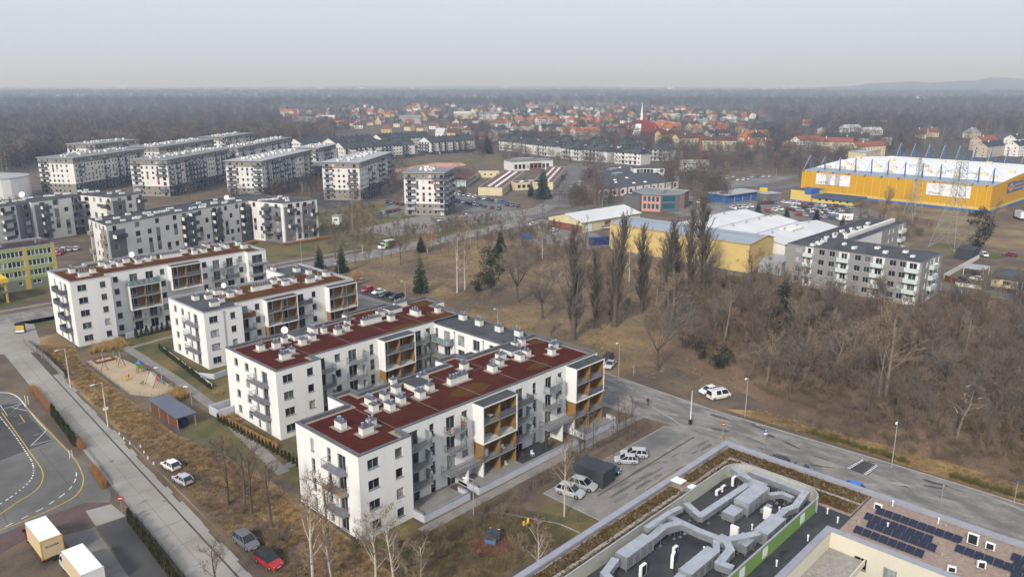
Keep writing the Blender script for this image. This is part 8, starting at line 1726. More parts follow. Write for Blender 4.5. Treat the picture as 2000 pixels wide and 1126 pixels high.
# infill houses of the village
rnd=random.Random(42);n=0;tries=0
VP=[(545,236),(560,214),(700,207),(900,205),(1100,207),(1240,212),(1400,214),(1470,226),(1480,260),(1440,268),(1180,262),(1000,262),(930,246),(760,246),(640,252)]
def ins(P,x,y):
 c=False
 for i in range(len(P)):
  (x0,y0),(x1,y1)=P[i-1],P[i]
  if(y0>y)!=(y1>y)and x<(x1-x0)*(y-y0)/(y1-y0)+x0:c=not c
 return c
while n<215 and tries<12000:
 tries+=1;px,py=rnd.uniform(545,1480),204+60*rnd.random()**1.3
 if not ins(VP,px,py):continue
 x,y=G(px,py)
 if any((x-a)**2+(y-b)**2<(r+6)**2 for a,b,r in used):continue
 used.append((x,y,10));kd=rnd.choices(['gable','tall','hip','cube','row','villa'],[4,3,3,2,1.5,2])[0];wl=rnd.choices(['white','cream','yellow','grey','beige'],[5,4,1.5,2,2])[0];rf=rnd.choices(['orange','red','brown','dark grey','maroon','grey'],[5,4,3,2,3,1.5])[0]
 if kd=='cube':rf=rnd.choice(['pale','grey','dark grey'])
 where='left part of the village' if px<860 else('middle of the village' if px<1180 else 'village around the church');kn={'gable':'small gabled house','tall':'steep-gabled house','hip':'hipped-roof house','cube':'flat cube house','row':'long terraced house','villa':'broad villa'}[kd]
 house(x,y,R(rnd.choice((15,40,65,100,130,150))+rnd.uniform(-8,8)),kd,wl,rf,f'{wl} {kn} with {rf} roof, infill in the {where}',f'{wl} {kn}s with {rf} roofs, {where}',sc=rnd.uniform(.85,1.15),wins=py>228);n+=1
# village trees (each its own)
n=0;tries=0
while n<210 and tries<8000:
 tries+=1;px,py=rnd.uniform(545,1760),206+100*rnd.random()**1.4
 if px<1480 and not ins(VP,px,py)and not(py<300 and 900<px):continue
 if px>=1480 and not(245<py<305):continue
 x,y=G(px,py)
 if any((x-a)**2+(y-b)**2<(r*.9)**2 for a,b,r in used):continue
 used.append((x,y,4));kd=rnd.choices(['bare','round','dark_spruce','dark_pine','blue_spruce','golden'],[4,3,3,2,1,.3])[0];where='left part of the village' if px<860 else('middle of the village' if px<1180 else('village around the church' if px<1480 else 'houses behind the yellow hall'));kn={'bare':'bare brown tree','round':'bare grey round tree','dark_spruce':'dark spruce','dark_pine':'broad dark evergreen','blue_spruce':'blue-grey spruce','golden':'golden willow-like bare tree'}[kd]
 plant(kd,x,y,rnd.uniform(7,14),f'{kn} among the gardens of the {where}',group=f'{kn}s in the {where}',wide=1.15);n+=1
# ================================================================ far woods, fields, hills
rnd=random.Random(99)
def screen_ok(px,py):
 if px<545 or(px<650 and 250<py<291 and not ins(VP,px,py)):
  return py<(338-px*.2 if px<75 else 316 if px<280 else 310 if px<390 else 299 if px<500 else 291)
 if px<650 and py>208:return False
 if px<1480:return py<208-(0 if px<1050 or px>1260 else 4)
 if px<1760:return py<244+(px-1480)*.05 and not(px<1560 and py>236)
 return py<262
near,mid,far_=[],[],[]
def band(lst,n,y0,y1,pw=1.0):
 k=0
 while k<n:
  px,py=rnd.uniform(-120,2120),y0+(y1-y0)*rnd.random()**pw
  if not screen_ok(px,py):k+=.3;continue
  x,y=G(px,py)
  if py>255 and any((x-a)**2+(y-b)**2<(r+3)**2 for a,b,r in used if r>8):k+=.2;continue
  lst.append((x,y,0));k+=1
band(near,11000,207,330,1.1);band(mid,11000,186,210);band(far_,9000,171.5,188)
for px,py in[(rnd.uniform(0,90),rnd.uniform(300,345))for _ in range(110)]:
 if py<345-px*.45:near.append((*G(px,py),0))
vt=[]
while len(vt)<3600:
 px,py=rnd.uniform(480,1800),204+100*rnd.random()**1.5
 if px<1480 and not ins(VP,px,py)and not(px<700 and 236<py<262)and not 900<px:continue
 if px>=1480 and not 240<py<300:continue
 x,y=G(px,py)
 if any((x-a)**2+(y-b)**2<(r*.75)**2 for a,b,r in used if r>4):continue
 vt.append((x,y,0))
sc_=[]
while len(sc_)<520:
 px,py=rnd.uniform(1295,1720),rnd.uniform(292,346);x,y=G(px,py)
 if py>346-max(0,px-1560)*.3 or(1390<px<1570 and py>338)or any((x-a)**2+(y-b)**2<(r*.9)**2 for a,b,r in used):continue
 sc_.append((x,y,0))
for(x0,y0,x1,y1,n)in((1740,262,2040,300,150),(1285,348,1400,372,60),(1350,372,1420,398,50),(925,262,975,300,40),(985,300,1300,322,130),(1130,322,1175,380,30),(1090,395,1210,402,40),(640,350,780,392,60),(440,372,640,398,70),(1560,330,1580,372,14),(750,318,800,345,30),(880,350,930,372,14)):
 k=0
 while k<n:
  px,py=rnd.uniform(x0,x1),rnd.uniform(y0,y1);x,y=G(px,py);k+=1
  if not any((x-a)**2+(y-b)**2<(r*.9)**2 for a,b,r in used):sc_.append((x,y,0))
gn_scatter('scrub',sc_,WP[1:6],'bare brown scrub between the village and the halls','undergrowth',.35,.8,16)
gn_scatter('garden_thicket',vt,WP[1:5]+[WP[2]],'brown leafless garden growth filling the gaps of the village','undergrowth',.35,.95,15)
gn_scatter('near_woods',near,WP,'bare brown forest behind the slab blocks and beyond the village','forest',.75,1.25,11);gn_scatter('middle_woods',mid,WP[:4],'hazy bare forest belt beyond the village','forest',.9,1.6,12)
WF=[wood_proto(11,16,60,'far_twig',.9,leanr=.8),wood_proto(12,17,60,'far_twig',1.0,leanr=.9)]
gn_scatter('distant_woods',far_,WF,'blue-grey distant forest under the horizon','forest',1.0,1.9,13)
mat('field_tan',(0.21,0.165,0.10),(0.17,0.14,0.085),scale=.01,fine=.1,fscale=.1);mat('field_grey',(0.15,0.13,0.10),(0.12,0.11,0.08),scale=.01,fine=.1,fscale=.1)
for i,pts in enumerate([[(1030,206),(1240,208),(1250,201),(1100,199),(1020,202)],[(1060,198.5),(1230,200),(1220,196.5),(1080,196)],[(560,189),(760,190),(740,187),(600,186.5)],[(1300,183),(1500,182),(1480,179.5),(1320,180)],[(100,187),(300,188),(280,185),(120,184.5)]]):sheet('field',GL(pts),'field_tan' if i%2==0 else 'field_grey',.4)
m=MB();rnd=random.Random(3)
for i in range(420):
 px,py=rnd.uniform(-40,2040),rnd.choice((rnd.uniform(169,178),rnd.uniform(176,196)))
 if py>188 and rnd.random()<.7:continue
 x,y=G(px,py);s=rnd.uniform(8,26)*(1+(py<176)*1.6);m.obox(x,y,rnd.uniform(0,3),s*1.6,s,0,s*.55,rnd.choice((0,0,1)),rnd.choice((0,2)))
o=m.build('distant_town',['lamp_white','cream','brick_red']);tag(o,'pale specks of the distant town along the horizon','town',kind='stuff')
def hill(label,x0,x1,d,top,seed):
 rnd=random.Random(seed);m=MB();n=40;rows=[]
 for j,(dd,k)in enumerate(((d-2500,0),(d-1200,.55),(d,1),(d+1500,0))):
  row=[]
  for i in range(n+1):
   px=x0+(x1-x0)*i/n;u=(px-1000)/FOC;ang=math.atan(u/cP);t=i/n;hh=top*math.sin(math.pi*min(1,max(0,t)))**.8*k*(1+.12*math.sin(i*.9+seed)+.08*math.sin(i*2.3))
   a=YAW-ang;row.append((math.cos(a)*dd,math.sin(a)*dd,hh-1))
  rows.append(row)
 for r0,r1 in zip(rows[:-1],rows[1:]):
  for i in range(n):m.face([r0[i+1],r0[i],r1[i],r1[i+1]])
 o=m.build('hills',['far_twig'],smooth=True);tag(o,label,kind='structure')
hill('long low wooded hill on the horizon at the right',1480,2600,8800,118,1);hill('faint low rise on the horizon',300,1500,12000,40,2)
# ================================================================ street furniture, fences, playgrounds, people
mat('galv',(0.42,0.43,0.44),fine=.06,rough=.45,metal=.4);mat('pole_white',(0.62,0.63,0.62),fine=.06)
def street_lamp(label,x,y,h,ang,arm=1.2,mt='galv',base=None,arms=1,name='street_lamp',top=True):
 t=thing(name,label,'lamp',(x,y,0));m=MB();m.cyl(x,y,0,.10,h,.055,8);m.build('pole',[mt],t)
 c,s=math.cos(R(ang)),math.sin(R(ang))
 if arm:m=MB();m.tube((x,y,h-.05),(x+c*arm,y+s*arm,h+.18),.04,.035,5);m.build('arm',[mt],t);m=MB();m.obox(x+c*(arm+.25),y+s*(arm+.25),R(ang),.75,.28,h+.10,h+.24);m.build('lamp_head',['lamp_white'],t)
 if base:m=MB();m.box(x-.22,y-.22,0,x+.22,y+.22,1.0);m.build('base_box',[base],t)
 return t
L1=street_lamp('white street lamp at the street verge, nearer of the two on the left',*G(211,832)[:2],8.5,200,1.6,'pole_white');p=G(211,832);m=MB();m.box(p[0]-.45,p[1]-.05,3.2,p[0]+.45,p[1]+.02,3.75);m.build('notice_board',['lamp_white'],L1)
street_lamp('white street lamp at the street verge, farther of the two on the left',*G(138,757),8.5,205,1.6,'pole_white')
for px,py,top,an,lb in[(1208,737,668,190,'grey lamp post beyond the end of the near block'),(1455,813,737,190,'grey lamp post beside the ladder van'),(1741,912,822,190,'grey lamp post by the speed table'),(792,583,548,190,'grey lamp post by the four parked cars'),(972,642,602,190,'grey lamp post beyond the red roof of the near block'),(663,560,515,190,'pale lamp post behind the brown-roofed block'),(376,797,755,150,'garden lamp post by the bin shelter'),(318,757,718,150,'garden lamp post at the sand playground'),(590,520,468,190,'lamp post before the grey-and-white block'),(1170,400,376,190,'road lamp before the grey-roofed low hall'),(1516,345,330,190,'road lamp by the dirt lot'),(1780,440,418,190,'lamp post behind the grey apartment block')]:
 X_,Y_,h=hpx((px,py),top);street_lamp(lb,X_,Y_,h,an,1.0 if h>5 else .6)
X_,Y_,h=hpx((925,1005),935);street_lamp('slim garden lamp in front of the near block entrance',X_,Y_,h,130,.9)
X_,Y_,h=hpx((1348,828),763);street_lamp('white pole with dark base box at the lane junction',X_,Y_,h,0,0,'lamp_white','black_plastic',name='barrier_pole')
for px,py,top,lb in[(463,515,505,'white marker post by the road, left'),(708,495,478,'white marker post by the road left of the delivery truck'),(1547,1,0,'')][:2]:
 X_,Y_,h=hpx((px,py),top);t=thing('marker_post',lb,'post',(X_,Y_,0));m=MB();m.cyl(X_,Y_,0,.07,max(h,1.2),.07,6);m.build('post',['pole_white'],t)
def sign(label,px,py,top,parts,face=225):
 X_,Y_,h=hpx((px,py),top);t=thing('road_sign',label,'sign',(X_,Y_,0));m=MB();m.cyl(X_,Y_,0,.04,h,.04,6);m.build('pole',['galv'],t);a=R(face);n=Vector((math.cos(a),math.sin(a),0));s=Vector((-n.y,n.x,0));up=Vector((0,0,1))
 for(kind,z,w,hh,mt)in parts:
  q=MB();c=Vector((X_,Y_,h-z))+n*.06
  if kind=='disc':
   nn=16;pts=[tuple(c+s*(w*math.cos(6.283*i/nn))+up*(w*math.sin(6.283*i/nn)))for i in range(nn)];bk=[tuple(Vector(p_)-n*.03)for p_ in pts];q.face(pts);q.face(bk[::-1])
   for i in range(nn):q.face([bk[i],bk[(i+1)%nn],pts[(i+1)%nn],pts[i]])
  else:
   k=.0 if kind=='rect' else .02;cc=[c+n*k+s*sx_*w/2+up*sy*hh/2 for sx_,sy in((-1,-1),(1,-1),(1,1),(-1,1))];q.face([tuple(v)for v in cc]);q.face([tuple(v-n*.015)for v in cc][::-1])
  q.build('sign_plate' if kind!='bar' else 'white_bar',[mt],t)
 return t,X_,Y_,h,a
sign('no-entry sign above an orange plate at the lane junction',1410,868,824,[('disc',.35,.36,0,'paint_red'),('bar',.35,.5,.11,'lamp_white')]);X_,Y_,h=hpx((1410,868),838);t=thing('warning_board','orange warning board under the no-entry sign','sign',(X_,Y_-.1,0));m=MB();m.box(X_-.3,Y_-.16,1.2,X_+.3,Y_-.1,2.0);m.build('board',['paint_orange'],t);m=MB();m.cyl(X_,Y_-.1,0,.04,1.2,.04,6);m.build('post',['galv'],t)
t,X_,Y_,h,a=sign('blue parking sign with white lower plate beside the lane',1492,880,837,[('rect',.35,.62,.62,'sign_blue'),('rect',.85,.6,.3,'lamp_white')],225);text(t,'P',.55,(X_+math.cos(a)*.09,Y_+math.sin(a)*.09,h-.35),a+math.pi/2,'lamp_white',ext=.004)
sign('no-entry sign at the depot gate beside the street',239,1003,968,[('disc',.35,.38,0,'paint_red'),('bar',.35,.52,.12,'lamp_white')],235);sign('round white-rimmed sign seen from behind at the lane edge',1237,735,713,[('disc',.3,.36,0,'zinc')],60);sign('small blue sign on a slim pole by the far lane verge',1980,985,938,[('rect',.25,.3,.5,'sign_blue')]);sign('grey slim post sign on the lane edge',1837,985,945,[('rect',.2,.25,.25,'galv')])
bl=thing('advert_board','black and yellow advertising board at the street corner','sign',(*G(41,650),0));p=G(41,650);m=MB();m.obox(p[0],p[1],R(60),.3,2.2,0,2.6);m.build('board',['black_plastic'],bl);m=MB();m.obox(p[0]-.17,p[1]-.1,R(60),.04,1.9,.9,2.0);m.build('yellow_panel',['paint_yellow'],bl);m=MB();m.obox(p[0]-.18,p[1]-.1,R(60),.05,1.9,.3,.8);m.build('white_panel',['lamp_white'],bl)
mat('slate',(.12,.135,.175),(.10,.115,.15),scale=.6,fine=.08)
# bin shelter by the garden path
bs_=thing('bin_shelter','open timber bin shelter with slate-blue flat roof by the garden path','shelter',(52.2,137.6,0));m=MB();m.box(50.2,131.4,2.35,54.0,144.0,2.5,1,0);m.build('roof',['slate','flash'],bs_)
for y in(131.7,135.7,139.7,143.7):
 for xx in(50.5,53.7):m=MB();m.box(xx-.06,y-.06,0,xx+.06,y+.06,2.35);m.build('post',['galv'],bs_)
for y in(131.7,135.7,139.7):
 for k in range(9):m=MB();m.box(50.52,y+.1,.12+k*.2,50.56,y+3.9,.28+k*.2);m.build('slat',['frame_brown'],bs_)
m=MB();m.box(50.6,143.66,.1,53.6,143.7,2.2);m.build('end_wall',['frame_brown'],bs_)
for k,c in enumerate(('container_blue','bin_shed','thuja')):
 b_=thing('wheelie_bin',('blue','dark grey','dark green')[k]+' wheeled bin inside the bin shelter','bin',(52.4,133.2+k*1.6,0));m=MB();m.box(-.4,-.5,.1,.4,.5,1.15);o=m.build('body',[c],None);o.parent=b_;m=MB();m.box(-.43,-.53,1.15,.43,.53,1.25);o=m.build('lid',[c],None);o.parent=b_
bx=container('dark grey flat-roofed bin store in the parking court',88.2,67.0,3.6,5.6,2.5,'bin_shed',R(4),name='bin_store')
# fences
def mesh_fence(label,pts,h=1.3,step=2.5,mt='rail',bars=.12,name='wire_fence'):
 t=thing(name,label,'fence',(pts[0][0],pts[0][1],0))
 for a,b in zip(pts[:-1],pts[1:]):
  f=Fr(a,b);n=max(1,int(f.L/step))
  for i in range(n):
   m=MB();u0,u1=f.L*i/n,f.L*(i+1)/n
   for z in(.1,h*.5,h):m.tube(f(u0,0,z),f(u1,0,z),.012,.012,3)
   k=int((u1-u0)/bars)
   for j in range(k):u=u0+(u1-u0)*j/k;m.tube(f(u,0,.05),f(u,0,h),.006,.006,3)
   m.build('panel',[mt],t);m=MB();m.tube(f(u0,0,0),f(u0,0,h+.08),.03,.03,4);m.build('post',[mt],t)
mesh_fence('wire mesh fence along the estate edge beside the rough grass',[(49.8,131),(51.8,116),(53.0,104),(53.4,97)],1.3);mesh_fence('low fence round the sand playground',[(51.4,182.8),(50.8,168),(50.6,155),(53.2,150.2),(58.8,150.8)],1.0);mesh_fence('fence on the path side of the sand playground',[(57.9,181),(59.2,166),(58.9,151)],1.0);mesh_fence('dark fence between the playground lawn and the parking court',[(70.9,70.8),(74.7,62.6),(79.0,59.4)],1.2,mt='rail_dark')
mesh_fence('grey mesh fence along the depot side of the street',[(34.4,117.5),(33.0,96),(31.6,76)],1.3);fence('weathered timber fence along the top of the street verge',[(45.8,207),(45.6,190),(44.8,174)],1.3,'concrete_dark','kerb',2.2,.05);mesh_fence('mesh fence along the middle thuja hedge',[(37.7,157),(36.6,138),(35.2,120)],1.1)
gw=fence('timber garden fence beside the near block lawn',[(58.0,130.4),(59.0,112)],1.2,'wood_panel','frame_brown',1.8,.06);fence('pale garden wall of the five-storey block',[(64,192.2),(82,193.6),(82.5,196)],1.4,'patio_wall','patio_wall',3,.25,name='garden_wall',cat='wall');fence('low white wall beside the path to the brown-roofed block',[(76,186.5),(88,188.5)],1.1,'patio_wall','patio_wall',3,.22,name='garden_wall',cat='wall');fence('pale garden wall at the corner of the brown-roofed block',[(66.5,151.2),(64.6,154.6),(64.8,156)],1.1,'patio_wall','patio_wall',3,.25,name='garden_wall',cat='wall');fence('long pale garden wall before the brown-roofed block',[(66.5,151.0),(77,153.2),(88,154.5)],1.2,'patio_wall','patio_wall',3,.25,name='garden_wall',cat='wall');fence('garden wall beside the left face of the near block rear wing',[(61.0,131.5),(58.0,131.6),(57.8,134.8),(64,135.2)],1.6,'patio_wall','patio_wall',3,.25,name='garden_wall',cat='wall');fence('low fence along the hedge beside the playground path',[(66.8,178.6),(64.0,146.6)],.9,'chimney_white','kerb',2.6,.08)
fence('blue hoarding panels beside the yard',[G(1015,462),G(1036,468)],2.0,'sign_blue','sign_blue',3,.06,name='hoarding');mesh_fence('fence round the yellow hall car park entrance',[G(1500,372),G(1560,366)],2.0,3.0,'sign_blue');mesh_fence('fence at the foot of the plane tree',[G(673,464),G(694,482)],1.6,2.5)
# playground with sand
def swing_frame(label,x,y,ang,w=2.6,h=2.3,seats=2,basket=False):
 t=thing('swing_set',label,'swing',(x,y,0),R(ang));
 for s in(-1,1):
  for q in(-1,1):m=MB();m.tube((s*w/2,q*.75,0),(s*w/2,0,h),.06,.06,5);o=m.build('leg',['frame_brown'],None);o.parent=t
 m=MB();m.tube((-w/2-.1,0,h),(w/2+.1,0,h),.06,.06,5);o=m.build('beam',['galv'],None);o.parent=t
 for i in range(seats):
  xx=(i+.5)/seats*w-w/2;m=MB()
  for dx in(-.2,.2):m.tube((xx+dx,0,h),(xx+dx,0,.55),.012,.012,3)
  o=m.build('chain',['galv'],None);o.parent=t;m=MB();m.box(xx-.24,-.1,.5,xx+.24,.1,.55);o=m.build('seat',['black_plastic'],None);o.parent=t
swing_frame('brown swing frame in the sand, nearer the sandbox',53.0,175.5,75,5.4);swing_frame('brown swing frame in the sand, by the path',56.4,175.0,75,4.0)
sb=thing('sandbox','square timber sandbox in the corner of the sand playground','sandbox',(54.6,180.0,0))
for(x0,y0,x1,y1)in((52.6,178.6,56.6,178.9),(52.6,181.2,56.6,181.5),(52.6,178.9,52.9,181.2),(56.3,178.9,56.6,181.2)):m=MB();m.box(x0,y0,.03,x1,y1,.4);m.build('board',['frame_brown'],sb)
m=MB();m.box(53,179,.04,56.2,181.1,.2);m.build('sand_fill',['sand'],sb)
mat('toy_green',(0.16,0.27,0.05),fine=.05);mat('toy_blue',(0.06,0.16,0.36),fine=.05);mat('toy_yellow',(0.7,0.45,0.02),fine=.05)
tw_=thing('climbing_tower','small green climbing tower with blue pointed roof in the sand','playset',(57.3,166.5,0))
for a in(-.5,.5):
 for b in(-.5,.5):m=MB();m.cyl(57.3+a,166.5+b,0,.06,2.1,.06,6);m.build('post',['frame_brown'],tw_)
m=MB();m.box(56.75,165.95,1.0,57.85,167.05,1.1);m.build('deck',['wood_panel'],tw_);m=MB();m.box(56.74,165.9,1.1,56.8,167.1,1.7);m.box(56.8,165.9,1.1,57.8,165.95,1.7);m.build('panel',['toy_green'],tw_);m=MB();m.cyl(57.3,166.5,2.1,.85,2.9,.05,4);m.build('roof',['toy_blue'],tw_);m=MB();m.face([(57.9,166.2,1.1),(57.9,166.8,1.1),(59.4,166.8,.2),(59.4,166.2,.2)]);m.box(57.9,166.15,.2,57.95,166.2,1.3);m.build('slide',['galv'],tw_)
cf=thing('rope_climber','dark rope climber with blue and red panels at the playground end','playset',(56.6,157,0))
for a,b in((55.4,155.2),(58.0,155.2),(55.4,159),(58.0,159)):m=MB();m.tube((a,b,0),(56.7,b,2.8),.07,.06,5);m.build('leg',['frame_brown'],cf)
m=MB();m.tube((56.7,155,2.8),(56.7,159.2,2.8),.06,.06,5);m.build('beam',['frame_brown'],cf);m=MB();
for i in range(7):m.tube((55.4,155.2+i*.63,.4),(56.7,155.2+i*.63,2.7),.02,.02,3)
for i in range(5):m.tube((55.6+i*.25,155.2,.5+i*.5),(55.6+i*.25,159,.5+i*.5),.02,.02,3)
m.build('rope_net',['galv'],cf);m=MB();m.box(57.6,156,.2,57.66,157.2,1.1);m.build('panel',['toy_blue'],cf);m=MB();m.box(57.6,157.5,.2,57.66,158.6,1.0);m.build('panel',['paint_red'],cf)
rk=random.Random(12)
for k,(x,y,c,lb)in enumerate([(54.0,164.5,'paint_red','small red spring rider in the middle of the sand'),(53.4,163.6,'toy_yellow','small yellow spring rider in the middle of the sand'),(54.6,158.5,'toy_green','small green spring rider at the end of the sand'),(58.0,152.8,'toy_green','green play panel at the playground gate'),(57.0,181.6,'toy_green','green play panel beside the sandbox')]):
 t=thing('spring_rider',lb,'toy',(x,y,0));m=MB();m.cyl(x,y,0,.09,.4,.09,6);m.build('spring',['galv'],t);m=MB();m.box(x-.4,y-.1,.4,x+.35,y+.1,.7);m.box(x+.15,y-.1,.7,x+.35,y+.1,1.0);m.build('body',[c],t);m=MB();m.tube((x+.2,y-.3,.85),(x+.2,y+.3,.85),.03,.03,4);m.build('handle',['galv'],t)
# lawn playground under the near block
ph=thing('playhouse','small wooden playhouse with blue panels and dark pitched roof on red rubber','playhouse',(65.0,66.2,0),R(25));B=lambda m,n,mt:setattr(m.build(n,[mt],None),'parent',ph)
for a in(-.9,.9):
 for b in(-.7,.7):m=MB();m.box(a-.06,b-.06,0,a+.06,b+.06,1.5);B(m,'post','wood_panel')
m=MB();m.box(-.95,-.75,.12,.95,.75,.2);B(m,'floor','wood_panel');m=MB();m.box(-.85,-.76,.25,.85,-.72,.85);B(m,'panel','toy_blue');m=MB();m.box(-.97,-.65,.25,-.93,.65,.85);B(m,'panel','toy_blue');m=MB();m.box(.1,-.79,.4,.5,-.765,.7);B(m,'hatch','toy_yellow')
m=MB();m.face([(-1.15,-1.0,1.35),(.5,-1.0,1.35),(.5,0,2.15),(-1.15,0,2.15)]);m.face([(-1.15,0,2.15),(.5,0,2.15),(.5,1.0,1.35),(-1.15,1.0,1.35)]);m.face([(-1.15,-.9,1.3),(-1.15,.9,1.3),(-1.15,0,2.1)]);B(m,'roof','bitumen');m=MB();m.tube((.95,-.75,1.5),(.95,.75,1.5),.05,.05,4);m.tube((.95,-.75,.9),(.95,.75,1.5),.04,.04,4);B(m,'frame','lamp_white')
yr=thing('spring_rider','yellow twin-seat rocker on the lawn beside the parking court','toy',(71.0,65.6,0));m=MB();m.cyl(71,65.6,0,.15,.3,.15,6);m.build('spring',['galv'],yr);m=MB();m.box(70.5,65.45,.3,71.5,65.75,.45);m.cyl(70.55,65.6,.45,.22,.95,.16,8);m.cyl(71.45,65.6,.45,.22,.95,.16,8);m.build('body',['toy_yellow'],yr)
for k,(x,y,lb)in enumerate([(72.9,64.6,'grey boulder seat beside the yellow rocker'),(69.6,61.2,'grey post foot with sapling on the playground lawn')]):
 t=thing('boulder',lb,'rock',(x,y,0));m=MB();m.sphere((x,y,.15),.38,7,5,0,.7);m.build('stone',['concrete_dark'],t)
for k,(px,py)in enumerate([(982,1003),(1042,955),(1194,892),(1234,856),(1277,838)]):
 p=G(px,py);t=thing('tree_guard',['timber tree guard at the playground lawn corner','timber tree guard behind the silver-beige SUV','timber tree guard left of the estate car','timber tree guard right of the estate car','timber tree guard nearest the lane corner'][k],'tree guard',(p[0],p[1],0))
 for a,b in((-.25,-.25),(.25,-.25),(.0,.28)):m=MB();m.cyl(p[0]+a,p[1]+b,0,.04,1.7,.04,5);m.build('stake',['bark_pale'],t)
 m=MB();m.box(p[0]-.27,p[1]-.27,1.5,p[0]+.27,p[1]-.23,1.6);m.build('rail',['bark_pale'],t)
bq=thing('billboard','white billboard with web address beside the small spruce','sign',(*G(1651,436),0));p=G(1651,436);m=MB();m.obox(p[0],p[1],R(-60),6.0,.2,1.5,4.4);m.build('board',['lamp_white'],bq);text(bq,'24.pl',1.8,(p[0]-.18,p[1]-.12,3.0),R(-60),'ink');m=MB();m.cyl(p[0],p[1],0,.15,1.5,.15,6);m.build('post',['galv'],bq)
wsh=thing('works_shed','low blue and grey shed with pale roof behind the white warehouse roofs','shed',(*G(1455,392),0));f=Fr(G(1418,397),G(1482,388));m=MB();facade(m,f,-.2,4.0,[(3+k*7,7+k*7,0,3)for k in range(3)]);fbox(m,f,0,f.L,-12,-.3,-.2,4.0);m.build('wall',['sign_blue','reveal'],wsh);m=MB();fbox(m,f,-.6,f.L+.6,-12.6,1.0,4.02,4.4);m.build('roof',['flash_pale'],wsh)
wsh=thing('works_shed','small grey flat shed beside the yellow gate','shed',(*G(1505,390),0));f=Fr(G(1492,392),G(1524,390));m=MB();fbox(m,f,0,f.L,-7,0,-.2,3.4,0);m.build('wall',['concrete_dark'],wsh);m=MB();fbox(m,f,-.3,f.L+.3,-7.3,.3,3.42,3.7);m.build('roof',['flash_pale'],wsh)
yg=thing('site_hut','yellow and blue gate hut at the car park entrance','hut',(*G(1490,382),0));p=G(1490,382);m=MB();m.obox(p[0],p[1],R(30),5,4,0,5.0,0);m.build('wall',['yellow_bright'],yg);m=MB();m.obox(p[0],p[1],R(30),5.4,4.4,5.0,5.4);m.build('roof',['sign_blue'],yg)
ks=thing('kiosk','small pale transformer kiosk beside the plane tree','kiosk',(*G(659,437),0));p=G(659,437);m=MB();m.obox(p[0],p[1],R(38),4.2,3.2,-.1,3.6);m.build('wall',['chimney_white'],ks);m=MB();m.obox(p[0],p[1],R(38),4.6,3.6,3.6,3.85);m.build('roof',['flash_pale'],ks);m=MB();m.obox(p[0]-2.1*math.cos(R(38)),p[1]-2.1*math.sin(R(38)),R(38),.1,1.6,1.8,2.5);m.build('vent_grille',['rail_dark'],ks)
